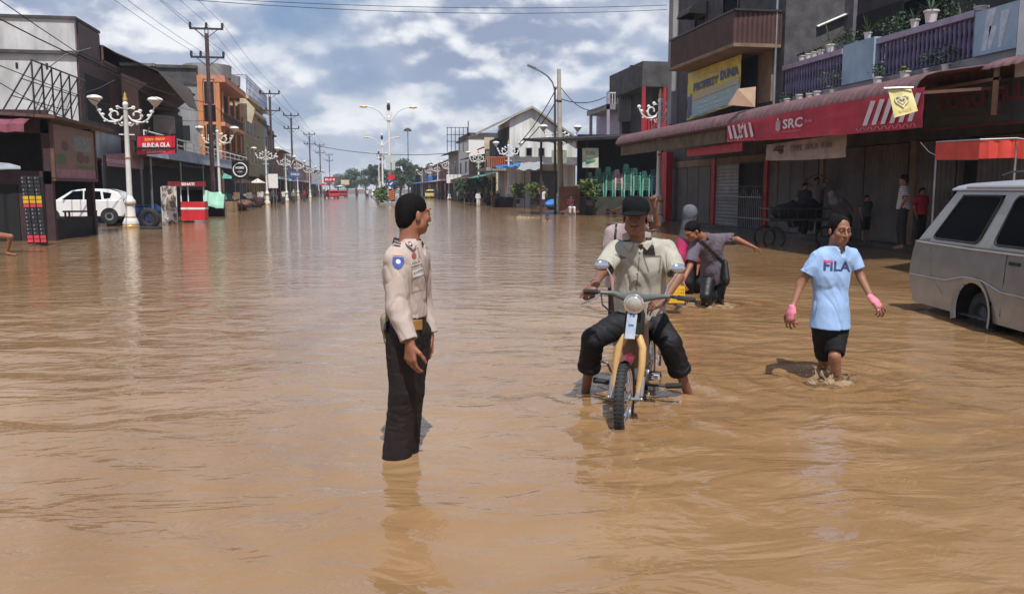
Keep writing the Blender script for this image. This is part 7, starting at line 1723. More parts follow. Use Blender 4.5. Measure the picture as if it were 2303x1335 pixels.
decal('name_tape', sh, wht, [dq([(923, 590), (946, 582), (948, 592), (925, 599)])], V, .005, tree_=T); decal('tape_lettering', sh, blk, [letters('POLRI', P(926, 596, 5), P(945, 589, 5)-P(926, 596, 5), UP*.014, .01)], V, .008, tree_=T)
decal('name_tape', sh, wht, [dq([(927, 609), (950, 600), (953, 616), (928, 624)])], V, .005, tree_=T); decal('tape_lettering', sh, blk, [letters('SUGITO', P(930, 617, 5), P(950, 609, 5)-P(930, 617, 5), UP*.014, .01)], V, .008, tree_=T)
decal('chest_badge', sh, mat('badge_red', (.30, .06, .05), .5, var=0), [disc(P(931, 575, 5), RT*.014, UP*.017)], V, .006, tree_=T)
decal('placket', sh, mat('placket_shadow', (.30, .24, .21), .9, var=0), [dq([(938, 560), (941, 559), (962, 640), (964, 715), (961, 715), (959, 641)])], V, .003, tree_=T)
decal('pocket_flap', sh, mat('placket_shadow', (.30, .24, .21), .9, var=0), [dq([(924, 626), (952, 617), (952, 620), (925, 629)]), dq([(925, 629), (926, 629), (928, 655), (926, 655)]), dq([(926, 655), (950, 649), (950, 651), (927, 657)])], V, .003, tree_=T)
# collar
m = MB(); nk = J['neck']; 
ring = []
axL = (J['shL']-J['shR']).normalized(); 
for i in range(19):
    a = math.radians(-150+300*i/18); dv = -fO*math.cos(a)+axL*math.sin(a); top = nk+dv*.064+UP*.034+fO*.006; bot = nk+dv*.090+UP*-.012+fO*.010; ring.append([top, top.lerp(bot, .5)+dv*.006, bot])
m.sheet(ring, thick=tuple(-UP*.004)); m.build('collar', c_beige, of, angle=80)
bt = MB()
pj = J['pel']; upb = (J['chest']-pj).normalized(); axh = axL
c0 = pj+UP*.052
prev = []
Tp = bvh(part(of, 'trousers'))
rg = []
for i in range(33):
    a = 2*math.pi*i/32; dv = fO*math.cos(a)+axL*math.sin(a); hit = Tp.ray_cast(c0+dv*.6, -dv, 1.0)
    q = hit[0] if hit[0] is not None else c0+dv*.16
    rg.append([Vector((q.x, q.y, c0.z-.026))+dv*.004, Vector((q.x, q.y, c0.z))+dv*.008, Vector((q.x, q.y, c0.z+.026))+dv*.004])
bt.sheet(rg); belt = bt.build('belt', mat('black_leather', (.015, .013, .014), .4, var=.1), of, angle=80)
m = MB(); k = min(rg, key=lambda r_: -(r_[1]-c0).dot((fO*.8-FW*.25+RT*.5)))[1]; dv = (k-c0); dv.z = 0; dv.normalize(); m.obox(k+dv*.006, dv*.006, dv.cross(UP)*.034, UP*.03); m.build('buckle', mat('brass', (.55, .30, .09), .35, .8, var=.2), belt, bevel=.003)
m = MB(); c = P(869, 745, 4.93); 
S_p = SDF(*bb([c], .16), .006); S_p.cone(c+UP*.05, c-UP*.05+RT*.01, .036, .032, 0, sq=(A3(fO), 1.3)); S_p.cone(c+UP*.075, c+UP*.02, .04, .037, .005, sq=(A3(fO), 1.3)); pch = sdf_obj(S_p, 'pouch', cloth('olive_pouch', (.24, .23, .15), .4, 20, .1), of)
m.tube([c+UP*.10+RT*.01, c+UP*.02-FW*.05, c-UP*.08+RT*.02], .012, 6); m.build('pouch_strap', mat('black_leather', (.015, .013, .014)), pch)
# ---------------------------------------------------------------- motorcycle
u_ = (RT*.285+FW*.958).normalized(); s_ = (RT*.958-FW*.285).normalized()
F0 = V3(.775, 5.80, 0)
def B_(a, b, z): return F0+u_*a+s_*(b+.065*z)+UP*z
mc = thing('motorcycle', 'old underbone motorcycle with yellow front fork and round chrome headlight', 'motorcycle', B_(.6, 0, -.14))
yel = mat('fork_yellow', (.56, .35, .14), .35, var=.08, scale=8, spec=.6); greyc = mat('grey_green_cover', (.10, .115, .11), .4, var=.1, scale=6); mar = mat('maroon_fender', (.13, .01, .025), .3, var=.05); eng = mat('engine_alloy', (.22, .22, .24), .4, .7, scale=12, var=.2)
def wheel_(a, R_=.285):
    m = MB(); torus(m, B_(a, 0, .155), tuple(s_), R_-.030, .036, 44, 12, .95)
    for k in range(60):
        an = 2*math.pi*k/60
        for sg in (-1, 1):
            d = u_*math.cos(an)+UP*math.sin(an); m.obox(B_(a, 0, .155)+d*(R_+.003)+s_*.016*sg, d*.005, s_*.010, d.cross(s_)*.006)
    t = m.build('tyre', M['rubber'], mc)
    m = MB(); torus(m, B_(a, 0, .155), tuple(s_), R_-.075, .014, 36, 8, 1.8); m.lathe([(.03, -.05), (.055, -.04), (.055, .04), (.03, .05)], B_(a, 0, .155), 16, axis=tuple(s_)); 
    for k in range(28):
        an = 2*math.pi*k/28; d = u_*math.cos(an)+UP*math.sin(an); d2 = u_*math.cos(an+.25)+UP*math.sin(an+.25); m.tube([B_(a, 0, .155)+d2*.05+s_*(.03 if k % 2 else -.03), B_(a, 0, .155)+d*(R_-.075)], .0022, 4, cap=False)
    m.build('rim', M['chrome'], mc)
wheel_(0); wheel_(1.2)
for sg in (-1, 1):
    m = MB(); pts = [B_(.13, sg*.022, .60), B_(.12, sg*.05, .57), B_(.10, sg*.082, .50), B_(.085, sg*.088, .40), B_(.06, sg*.088, .24), B_(.05, sg*.086, .19)]
    m.tube(pts, [.022, .026, .028, .027, .024, .020], 10); m.build('fork_leg', yel, mc)
    m = MB(); m.bar(B_(.07, sg*.09, .21), B_(-.02, sg*.085, .15), .03, .022); m.tube([B_(0, sg*.03, .155), B_(0, sg*.115, .155)], .012, 8); m.ball(B_(0, sg*.115, .155), .016, 8, 6); m.tube([B_(.07, sg*.11, .30), B_(.03, sg*.11, .17)], .014, 8); m.build('fork_link', M['metal'], mc)
m = MB(); rows = []
for i in range(15):
    a = math.radians(62+50*i/14); rows.append([B_(.315*math.cos(a), w*.044, .155+.315*math.sin(a)-.03*abs(w)**2) for w in (-1, -.6, 0, .6, 1)])
m.sheet(rows, thick=(0, 0, .004)); m.build('front_fender', mar, mc)
m = MB(); m.lathe([(.05, 0), (.068, .01), (.074, .03), (.070, .17), (.056, .20)], B_(.145, 0, .565), 16, axis=tuple((B_(.2, 0, .85)-B_(.13, 0, .57)))); m.build('steering_cover', M['blackish'], mc)
m = MB(); torus(m, B_(.14, 0, .575), tuple(B_(.2, 0, .85)-B_(.13, 0, .57)), .060, .010, 24, 6); m.build('bronze_ring', mat('bronze', (.30, .17, .09), .4, .5, var=.1), mc)
pc = B_(.055, -.005, .665); nf = (-u_-UP*.0).normalized(); upt = (B_(.2, 0, .85)-B_(.13, 0, .57)).normalized()
m = MB(); m.obox(pc, s_*.035, upt*.096, nf*.003); pl = m.build('front_plate', mat('plate_white', (.46, .50, .56), .4, scale=14, col2=(.28, .38, .50)), mc)
m = MB(); text_on(m, '76', pc+nf*.003-s_*.020+upt*.055, s_*.042, upt*.028, .04, n=nf, off=.002); text_on(m, 'BM', pc+nf*.003-s_*.018-upt*.01, s_*.035, upt*.018, .02, n=nf, off=.002); m.build('plate_lettering', mat('plate_blue', (.05, .09, .35), .5, var=0), pl)
hc = B_(.07, .0, .812); m = MB(); ax = (nf-UP*.12).normalized(); m.lathe([(.01, -.11), (.036, -.10), (.056, -.06), (.064, -.015), (.067, 0), (.065, .012), (.060, .014)], hc, 24, axis=tuple(ax)); m.build('headlight_shell', M['chrome'], mc)
m = MB(); m.lathe([(.061, .008), (.055, .018), (.036, .028), (.001, .034)], hc, 24, axis=tuple(ax)); m.build('headlight', mat('headlight_glass', (.48, .46, .42), .12, .35, var=0, spec=.8), mc)
m = MB(); m.lathe([(.068, -.015), (.072, -.005), (.072, .008), (.065, .016)], hc, 24, axis=tuple(ax)); m.build('headlight_rim', M['chrome'], mc)
def Pb(px, py, a=.20): 
    d = F0.dot(FW)+u_.dot(FW)*a; return P(px, py, d)
m = MB(); m.tube([Pb(1350, 657), Pb(1380, 659), Pb(1404, 668, .16), Pb(1427, 668, .13), Pb(1450, 670, .16), Pb(1480, 667), Pb(1510, 666)], [.014, .020, .028, .040, .028, .020, .014], 10); m.build('handlebar_cover', greyc, mc)
m = MB(); m.tube([Pb(1318, 655, .24), Pb(1352, 657)], .012, 8); m.tube([Pb(1505, 666), Pb(1562, 675, .26)], .012, 8); m.build('handlebar', M['darkmetal'], mc)
for a, b in ((Pb(1314, 655, .25), Pb(1344, 656, .21)), (Pb(1524, 669, .22), Pb(1563, 675, .26))):
    m = MB(); m.tube([a, b], .0175, 10); 
    for k in range(6): m.lathe([(.0195, -.002), (.0195, .002)], a.lerp(b, (k+.5)/6), 10, axis=tuple(b-a))
    m.build('grip', M['rubber'], mc)
m = MB(); m.tube([Pb(1350, 660), Pb(1344, 668, .15), Pb(1326, 676, .12), Pb(1308, 682, .13)], [.007, .006, .006, .008], 6); m.build('brake_lever', M['metal'], mc)
m = MB(); m.tube([Pb(1505, 664), Pb(1520, 670, .14), Pb(1552, 676, .16)], .005, 6); m.tube([Pb(1352, 662), Pb(1355, 685, .15), Pb(1372, 700, .2), Pb(1405, 705, .25)], .006, 6); m.tube([Pb(1500, 670), Pb(1488, 690, .2), Pb(1455, 700, .2)], .005, 6); m.build('cable', M['rubber'], mc)
mirM = mat('mirror_back', (.55, .62, .72), .10, .9, var=0)
for st_, cn in (([(1377, 655), (1379, 628), (1362, 598)], (1354, 596)), ([(1496, 662), (1504, 640), (1527, 607)], (1526, 603))):
    m = MB(); m.tube([Pb(*p) for p in st_], .005, 6); ms = m.build('mirror_stem', M['chrome'], mc)
    c = Pb(*cn); m = MB(); m.ball(c, .056, 16, 10, 1.0, .35, .62); m.build('mirror', mirM, ms)
    m = MB(); m.ball(c+u_*.012-UP*.012, .056, 16, 10, .98, .3, .5); m.build('mirror_shell', M['blackish'], ms)
m = MB(); m.tube([B_(.2, 0, .75), B_(.34, 0, .50), B_(.62, 0, .40), B_(.8, 0, .50)], [.035, .04, .05, .05], 8); m.bar(B_(.8, 0, .48), B_(1.25, 0, .45), .14, .10); m.build('frame', mat('frame_brown', (.10, .05, .03), .5, var=.1), mc)
m = MB(); m.lathe([(.0, -.10), (.075, -.09), (.085, 0), (.075, .09), (.0, .10)], B_(.62, 0, .20), 14, axis=tuple(s_)); m.tube([B_(.60, 0, .22), B_(.38, 0, .26)], [.06, .052], 12)
for k in range(6): m.lathe([(.07, -.003), (.07, .003)], B_(.40+k*.03, 0, .256-.006*k), 12, axis=tuple(u_))
m.build('engine', eng, mc)
m = MB(); m.lathe([(.045, 0), (.05, .02), (.048, .08), (.02, .09)], B_(.52, .10, .20), 14, axis=tuple(s_)); m.build('clutch_cover', M['chrome'], mc)
m = MB(); m.lathe([(.045, 0), (.05, .02), (.048, .06), (.02, .07)], B_(.52, -.10, .22), 14, axis=tuple(-s_)); m.build('magneto_cover', M['metal'], mc)
m = MB(); m.tube([B_(.62, -.33, .12), B_(.62, .33, .12)], .013, 6); m.build('footrest_bar', M['darkmetal'], mc)
for sg in (-1, 1): m = MB(); m.tube([B_(.62, sg*.22, .12), B_(.60, sg*.34, .135)], .022, 8); m.build('footrest', M['rubber'], mc)
m = MB(); m.tube([B_(.60, -.14, .2), B_(.56, -.2, .22), B_(.48, -.22, .30), B_(.46, -.27, .31)], .010, 6); m.tube([B_(.5, -.12, .10), B_(.38, -.2, .12), B_(.32, -.26, .16)], .009, 6); m.build('kick_lever', M['metal'], mc)
m = MB(); m.tube([B_(.42, -.06, .20), B_(.45, -.1, .08), B_(.62, -.15, .04), B_(1.2, -.17, .12)], [.02, .02, .022, .035], 8); m.build('exhaust', M['metal'], mc)
m = MB(); S_s = SDF(*bb([B_(.55, 0, .6), B_(1.2, 0, .6)], .2), .01); S_s.cone(B_(.66, 0, .56), B_(1.15, 0, .58), .08, .10, 0, sq=(0, 0, 1) and ((0, 0, 1), 1.8)); sdf_obj(S_s, 'seat', mat('black_vinyl', (.02, .02, .02), .4, var=.1), mc)
m = MB(); m.tube([B_(1.25, -.0, .45), B_(1.5, 0, .40)], [.07, .05], 10); m.build('rear_fender', mar, mc)
for sg in (-1, 1): m = MB(); m.tube([B_(1.2, sg*.1, .16), B_(1.12, sg*.1, .48)], .022, 8); m.build('rear_shock', M['chrome'], mc)
m = MB(); S_s = SDF(*bb([B_(.3, 0, .5)], .3), .01); S_s.cone(B_(.24, 0, .66), B_(.42, 0, .34), .05, .055, 0, sq=(A3(s_), .55)); sdf_obj(S_s, 'leg_shield', mat('brown_grey_panel', (.14, .10, .085), .45, var=.1), mc)
# ---------------------------------------------------------------- rider
c_khaki = cloth('pale_khaki_shirt', (.40, .385, .33), .7, 9, .05); c_black = cloth('black_trousers', (.012, .012, .015), .6, 9, .2, rough=.65)
fR = (-FW*.97-RT*.18).normalized()
J = dict(pel=P(1440, 706, 6.62), chest=P(1441, 600, 6.50), neck=P(1434, 545, 6.44), head=P(1430, 490, 6.38),
         shR=P(1388, 563, 6.47), shL=P(1497, 560, 6.50), elR=P(1353, 612, 6.28), wrR=P(1339, 643, 6.12), elL=P(1527, 622, 6.34), wrL=P(1496, 672, 6.18),
         hipR=P(1417, 716, 6.60), hipL=P(1466, 716, 6.60), knR=P(1334, 762, 6.36), knL=P(1506, 770, 6.38), anR=P(1316, 888, 6.62), anL=P(1551, 893, 6.60),
         face=(fR-UP*.10-RT*.05), front=fR, hdR=(-RT*.42-UP*.55-FW*.6), pnR=(RT*.15-UP*.7+FW*.6), hdL=(-RT*.85-UP*.35-FW*.1), pnL=(-UP*.7+FW*.5))
J['toeR'] = J['anR']+Vector((0, -.1, -.06)); J['toeL'] = J['anL']+Vector((.04, -.1, -.06))
J['wrR'] = P(1337, 640, 6.10)
rd_ = figure('rider in pale khaki shirt and black cap sitting astride the motorcycle', J, shirt=(c_khaki, .82, .075, .022, dict(v=.15, flare=.008, wf=12., ws=(1, 1, .55), waist=.135)), pants=(c_black, 1.50, .021, .014), h=.0065, hair='cap', hands=dict(R=dict(side=-1, curl=1.1, sc=1.02), L=dict(side=1, curl=.5, sc=1.0)), headsc=1.17, wide=1.04, sk='dark', belly=0, wr=.012)  # dark skin tone carries the cap's shade on his face
sh = part(rd_, 'shirt'); T = bvh(sh); V = VD(1440, 620)
decal('chest_pocket_item', sh, mat('dark_leather', (.012, .012, .014), .6, var=0), [dq([(1446, 550), (1470, 551), (1474, 574), (1447, 573)], 6.4)], V, .010, tree_=T)
seamM = mat('khaki_seam', (.17, .16, .135), .9, var=0)
decal('button_placket', sh, seamM, [dq([(1437, 578), (1439, 578), (1428, 700), (1425, 700)], 6.4)], V, .003, tree_=T)
decal('pocket_flap', sh, seamM, [dq([(1383, 573), (1386, 571), (1408, 578), (1408, 581), (1398, 583)], 6.4), dq([(1446, 576), (1486, 574), (1486, 577), (1446, 579)], 6.4), dq([(1486, 577), (1488, 577), (1484, 612), (1480, 614)], 6.4), dq([(1448, 580), (1450, 580), (1460, 610), (1458, 612)], 6.4)], V, .003, tree_=T)
decal('button', sh, M['potwhite'], [disc(P(1433, y, 6.4), RT*.006, UP*.006, 8) for y in (612, 645, 678)], V, .007, tree_=T)
def flap(name, target, m_, pts, d, T, off=.012, par=None):
    o = decal(name, target, m_, [dq(pts, d)], VD(*pts[0]), off, seg=.012, parent=par, tree_=T)
    md_ = o.modifiers.new('solidify', 'SOLIDIFY'); md_.thickness = .006; md_.offset = 0; return o
flap('collar', sh, c_khaki, [(1399, 527), (1413, 521), (1424, 551), (1416, 566), (1401, 549)], 6.4, T, .014); flap('collar', sh, c_khaki, [(1448, 520), (1463, 523), (1468, 546), (1455, 563), (1443, 551)], 6.4, T, .014)
m = MB(); torus(m, J['wrR'].lerp(J['elR'], .16), tuple(J['wrR']-J['elR']), .031, .006, 20, 6, 1.6); m.build('wristwatch', M['metal'], rd_)
m = MB(); q = basis(J['face']); hh = J['head']; rr_, ff_, uu_ = q; m.tube([hh+(rr_*x+ff_*y+uu_*z)*1.1 for x, y, z in ((-.026, .094, -.044), (-.012, .102, -.040), (0, .104, -.039), (.012, .102, -.040), (.026, .094, -.044))], [.003, .005, .0045, .005, .003], 6); m.build('moustache', HAIR, rd_)
# rolled cuffs
for qq in 'RL':
    c = along([J['hip'+qq], J['kn'+qq], J['an'+qq]], 1.47); m = MB(); torus(m, c, tuple(J['an'+qq]-J['kn'+qq]), .078, .015, 24, 8, 1.8); m.build('rolled_cuff', c_black, part(rd_, 'trousers'))
# ---------------------------------------------------------------- woman
c_sky = cloth('sky_blue_tshirt', (.30, .45, .72), .6, 9, .05); c_shorts = cloth('black_shorts', (.012, .012, .014), .4, 9, .2)
fW = (-FW*.93+RT*.34).normalized()
J = dict(pel=P(1867, 728, 7.10), chest=P(1868, 618, 7.10), neck=P(1881, 558, 7.08), head=P(1888, 519, 7.05),
         shR=P(1840, 577, 7.06), shL=P(1916, 575, 7.16), elR=P(1800, 640, 7.08), wrR=P(1781, 694, 7.00), elL=P(1937, 625, 7.12), wrL=P(1960, 670, 6.95),
         hipR=P(1850, 738, 7.08), hipL=P(1884, 738, 7.12), knR=P(1855, 806, 7.20), knL=P(1877, 800, 6.98), anR=P(1840, 858, 7.42), anL=P(1882, 874, 7.06),
         face=(-FW*.98+RT*.16-UP*.10), front=fW, hdR=(-UP-RT*.06-FW*.1), pnR=(FW*.6+RT*.5), hdL=(RT*.62-UP*.75-FW*.35), pnL=(-RT*.35-UP*.3+FW*.7))
wo = figure('young woman in pale blue T-shirt, black shorts and pink gloves wading towards the camera', J, shirt=(c_sky, .62, .03, .014, dict(v=.06, flare=.006, wf=12., ws=(1, 1, .5), name='t_shirt', waist=.118)), pants=(c_shorts, .93, .010, .004), h=.0065, hair='bun', hands=dict(R=dict(side=-1, curl=.5, sc=1.08, spread=.16), L=dict(side=1, curl=.5, sc=1.08, spread=.2)), headsc=1.05, wide=.93, sk='face', limb=.88, female=True, wr=.009)
sh = part(wo, 't_shirt'); T = bvh(sh); V = VD(1870, 620)
navy = mat('navy_print', (.035, .05, .17), .7, var=0)
o0 = P(1852, 608, 7.0); decal('print_lettering', sh, navy, [letters('FILA', o0, P(1913, 611, 7.0)-o0, UP*.083, .03)], V, .0035, tree_=T)
decal('print_red_bar', sh, mat('pink_print', (.55, .08, .20), .7, var=0), [dq([(1853, 584), (1873, 585), (1873, 590), (1853, 590)], 7.0)], V, .004, tree_=T)
pink = mat('pink_glove', (.75, .22, .32), .6, scale=20, var=.12)
for qq, sd_ in (('R', -1), ('L', 1)):
    S_g = SDF(*bb([J['wr'+qq]], .16), .006); d = J['hd'+qq].normalized(); pn = J['pn'+qq]; pn = (pn-d*pn.dot(d)).normalized(); w0 = J['wr'+qq]; tt_ = d.cross(pn)*sd_
    S_g.cone(w0-d*.01, w0+d*.03, .031, .033, .01, sq=(A3(pn), 1.25)); S_g.cone(w0+d*.03, w0+d*.068, .035, .038, .02, sq=(A3(pn), 1.9)); S_g.cone(w0+d*.03+tt_*.02, w0+d*.055+tt_*.042+pn*.01, .017, .0165, .01)
    for i in (0, 2, 3): S_g.cone(w0+d*.085+tt_*(1.5-i)*.021, w0+d*.108+tt_*(1.5-i)*.024+pn*.006, .0122, .012, .004)
    sdf_obj(S_g, 'glove', pink, wo, it=1)
# ---------------------------------------------------------------- bending man with bag
c_mauve = cloth('dusky_mauve_shirt', (.125, .105, .135), .6, 9, .08); c_wet = mat('wet_black_trousers', (.010, .010, .013), .5, var=.1, scale=4, bump=.2, spec=.4)
J = dict(pel=P(1608, 618, 11.75), chest=P(1597, 562, 11.6), neck=P(1580, 533, 11.45), head=P(1557, 520, 11.35), shR=P(1563, 553, 11.45), shL=P(1624, 537, 11.7), elR=P(1552, 598, 11.3), wrR=P(1536, 632, 11.15), elL=P(1658, 538, 11.6), wrL=P(1690, 553, 11.45),
         hipR=P(1594, 625, 11.7), hipL=P(1620, 625, 11.8), knR=P(1588, 665, 11.5), knL=P(1614, 668, 11.7), anR=P(1590, 705, 11.7), anL=P(1618, 708, 11.9),
         face=(-RT*.75-FW*.45-UP*.55), up=Vector((-.35, -.2, .9)), front=(-FW*.7-RT*.5-UP*.3), hdL=(RT*.85-UP*.35), pnL=(-UP*.8-RT*.3), hdR=-UP, pnR=(RT))
bm_ = figure('man in dusky mauve shirt bending sideways with one arm stretched out and a black bag', J, shirt=(c_mauve, .85, .05, .024, dict(v=.04)), pants=(c_wet, 1.9, .016, 0), h=.009, hair='short', hands=dict(L=dict(side=1, curl=.35), R=dict(side=1, curl=.9)), headsc=1.12, sk='brown', wr=.006, face=False)
m = MB(); S_b = SDF(*bb([P(1631, 612, 11.5)], .25), .01); S_b.cone(P(1630, 595, 11.55), P(1632, 628, 11.5), .075, .10, 0, sq=(A3(RT), 1.9)); bag = sdf_obj(S_b, 'shoulder_bag', mat('black_bag', (.012, .012, .014), .6, var=.1), None, loc=P(1631, 630, 11.5)); tag(bag, 'black shoulder bag hanging at the hip of the bending man', 'bag')
T = bvh(part(bm_, 'shirt')); decal('bag_strap', bag, mat('black_leather', (.015, .013, .014)), [dq([(1566, 536), (1571, 533), (1634, 592), (1629, 598)], 11.5)], VD(1600, 570), .008, tree_=T, seg=.03)
cr = thing('plastic_crate', 'yellow plastic crate carried low over the water by the bending man', 'crate', P(1519, 668, 11.0)); m = MB(); c = P(1519, 661, 11.0)
for z in (-.09, -.045, 0, .045, .09):
    for a, b in (((-.1, -.08), (.1, -.08)), ((-.1, .08), (.1, .08)), ((-.1, -.08), (-.1, .08)), ((.1, -.08), (.1, .08))): m.bar(c+RT*a[0]+FW*a[1]+UP*z, c+RT*b[0]+FW*b[1]+UP*z, .014, .022 if abs(z) < .09 else .03)
for i in range(9):
    for s2 in (-.08, .08): x = -.1+.2*i/8; m.bar(c+RT*x+FW*s2-UP*.09, c+RT*x+FW*s2+UP*.09, .012)
m.obox(c-UP*.09, RT*.1, FW*.08, UP*.006); m.build('basket', mat('yellow_plastic', (.72, .42, .03), .4, var=.08), cr)
# person in magenta with grey headscarf, bent behind him
mag = cloth('magenta_cloth', (.30, .02, .08), .4); gry = cloth('grey_scarf', (.11, .12, .15), .4, 12)
J = dict(pel=P(1558, 600, 13.2), chest=P(1544, 565, 13.0), neck=P(1546, 522, 12.9), head=P(1552, 484, 12.85), shR=P(1534, 545, 12.9), shL=P(1562, 545, 13.1), elR=P(1530, 578, 12.7), wrR=P(1528, 610, 12.6), elL=P(1575, 565, 13.0), wrL=P(1570, 600, 12.9),
         hipR=P(1552, 595, 13.1), hipL=P(1570, 595, 13.2), knR=P(1548, 635, 13.0), knL=P(1570, 635, 13.1), anR=P(1550, 672, 13.2), anL=P(1572, 672, 13.3), face=(RT*.8+FW*.4-UP*.35), front=(-FW))
figure('person in magenta top with grey headscarf bent over behind the bending man', J, shirt=(mag, 1.8, .1, .03, dict(hood=gry)), pants=(c_black, 1.9, .02), h=.013, hair='hijab', headsc=1.1, face=False, wide=.9)
# person behind the rider with a raised arm
c_pk = mat('checked_pink_shirt', (.40, .32, .33), .85, scale=60, col2=(.26, .20, .22)); c_mr = cloth('maroon_black_trousers', (.025, .012, .018), .4)
J = dict(pel=P(1402, 635, 8.7), chest=P(1403, 552, 8.65), neck=P(1412, 505, 8.6), head=P(1420, 470, 8.58), shR=P(1375, 523, 8.6), shL=P(1440, 515, 8.7), elR=P(1368, 580, 8.6), wrR=P(1376, 632, 8.45), elL=P(1478, 505, 8.6), wrL=P(1472, 462, 8.5),
         hipR=P(1390, 640, 8.65), hipL=P(1416, 640, 8.75), knR=P(1386, 705, 8.6), knL=P(1410, 705, 8.7), anR=P(1386, 782, 8.7), anL=P(1408, 782, 8.8), face=(-FW+RT*.3), front=-FW, hdL=(-RT*.25+UP-FW*.1), pnL=(-FW-RT*.3))
pb_ = figure('person with raised fist in checked pinkish shirt standing directly behind the rider', J, shirt=(c_pk, .7, .04, .022, dict(v=.05)), pants=(c_mr, 1.5, .02), h=.009, hair='short', hands=dict(L=dict(side=1, curl=1.35, sc=.95), R=dict(low=1)), headsc=1.05, wide=.95, sk='dark', limb=.9)
decal('shoulder_strap', part(pb_, 'shirt'), mat('black_leather', (.015, .013, .014)), [dq([(1384, 498), (1389, 497), (1384, 560), (1379, 560)], 8.6)], VD(1385, 530), .008, seg=.03)
# ---------------------------------------------------------------- people in the shade and far off: a standing template and variants
def stand(px, py_feet, D, hgt, yaw, label, shirtM, pantsM, sleeve=.6, pend=1.8, hair='short', arms='down', lean=0., sk='dark', h=.02, zf=None, sit=False, hood=None, group=None):
    p = P(px, HZ, D); z0 = zf if zf is not None else -.12; k = hgt/1.7
    fx = Vector((math.sin(yaw), -math.cos(yaw), 0)); rx = Vector((fx.y*-1, fx.x, 0))*-1
    rx = fx.cross(UP)
    def L(r_, f_, z_): return Vector((p.x, p.y, z0))+(rx*r_+fx*(f_+lean*max(0, z_-.9))+UP*(z_-abs(lean)*.35*max(0, z_-.9)))*k
    J = dict(pel=L(0, 0, .95), chest=L(0, 0, 1.25), neck=L(0, 0, 1.44), head=L(0, .02, 1.56), shR=L(.18, 0, 1.38), shL=L(-.18, 0, 1.38), hipR=L(.09, 0, .9), hipL=L(-.09, 0, .9), knR=L(.10, .04, .5), knL=L(-.1, .0, .5), anR=L(.11, 0, .08), anL=L(-.11, -.03, .08), face=fx-UP*(.1+abs(lean)), front=fx)
    if arms == 'down': J.update(elR=L(.24, -.02, 1.12), wrR=L(.25, .08, .88), elL=L(-.24, -.02, 1.12), wrL=L(-.25, .08, .88))
    elif arms == 'head': J.update(elR=L(.36, .05, 1.58), wrR=L(.12, .05, 1.72), elL=L(-.36, .05, 1.58), wrL=L(-.12, .05, 1.72))
    elif arms == 'fold': J.update(elR=L(.24, .02, 1.12), wrR=L(.05, .2, 1.12), elL=L(-.24, .02, 1.12), wrL=L(-.05, .2, 1.08))
    elif arms == 'hip': J.update(elR=L(.36, -.05, 1.16), wrR=L(.2, .04, .98), elL=L(-.36, -.05, 1.16), wrL=L(-.2, .04, .98))
    if sit:
        J.update(knR=L(.14, .42, .52), knL=L(-.14, .42, .50), anR=L(.15, .40, .1), anL=L(-.15, .42, .1)); dz = Vector((0, 0, -.42*k))
        for q in ('pel', 'chest', 'neck', 'head', 'shR', 'shL', 'hipR', 'hipL', 'elR', 'elL', 'wrR', 'wrL'): J[q] = J[q]+dz
    return figure(label, J, shirt=(shirtM, sleeve, .04, .02, dict(hood=hood) if hood else {}), pants=(pantsM, pend, .02), h=h, hair=hair, face=False, sk=sk, limb=1., group=group, wr=.004, s=k, wide=min(1, k), headsc=1.0)
strp = bpy.data.materials.new('striped_shirt'); strp.use_nodes = True
N = strp.node_tree.nodes; Lk = strp.node_tree.links; tc = N.new('ShaderNodeTexCoord'); wv = N.new('ShaderNodeTexWave'); wv.bands_direction = 'Z'; wv.inputs['Scale'].default_value = 7; wv.inputs['Distortion'].default_value = .6
cr_ = N.new('ShaderNodeMapRange'); cr_.inputs['From Min'].default_value = .55; cr_.inputs['From Max'].default_value = .65; mx = N.new('ShaderNodeMix'); mx.data_type = 'RGBA'; mx.inputs[6].default_value = (.52, .50, .52, 1); mx.inputs[7].default_value = (.12, .06, .10, 1)
Lk.new(tc.outputs['Object'], wv.inputs['Vector']); Lk.new(wv.outputs['Fac'], cr_.inputs['Value']); Lk.new(cr_.outputs[0], mx.inputs[0]); Lk.new(mx.outputs[2], N['Principled BSDF'].inputs['Base Color'])
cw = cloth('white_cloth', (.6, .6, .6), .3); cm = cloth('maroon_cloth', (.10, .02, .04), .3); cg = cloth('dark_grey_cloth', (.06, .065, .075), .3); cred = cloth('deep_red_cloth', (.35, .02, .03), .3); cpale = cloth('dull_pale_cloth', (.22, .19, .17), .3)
stand(2034, 575, 19.8, 1.74, -2.2, 'man in striped white shirt seen from behind by the folding shutters', strp, c_black, .9, 1.9, arms='hip', h=.012, zf=.2)
stand(2074, 575, 21.5, 1.45, .2, 'person in deep red shirt half hidden behind the van and the striped shirt man', cred, c_black, .9, arms='down', h=.014, zf=.2)
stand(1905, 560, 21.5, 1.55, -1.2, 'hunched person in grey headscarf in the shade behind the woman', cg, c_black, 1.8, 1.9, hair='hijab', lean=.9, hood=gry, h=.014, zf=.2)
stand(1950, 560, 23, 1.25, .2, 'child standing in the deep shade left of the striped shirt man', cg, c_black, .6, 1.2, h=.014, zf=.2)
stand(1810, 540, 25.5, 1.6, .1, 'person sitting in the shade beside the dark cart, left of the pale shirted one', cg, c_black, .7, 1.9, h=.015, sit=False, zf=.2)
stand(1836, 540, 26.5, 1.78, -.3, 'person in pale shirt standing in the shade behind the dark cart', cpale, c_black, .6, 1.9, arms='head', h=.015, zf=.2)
stand(1220, 468, 62, 1.8, 0., 'person in white shirt with both hands on head wading by the garage shutter', cw, cg, .4, 1.2, arms='head', h=.022)
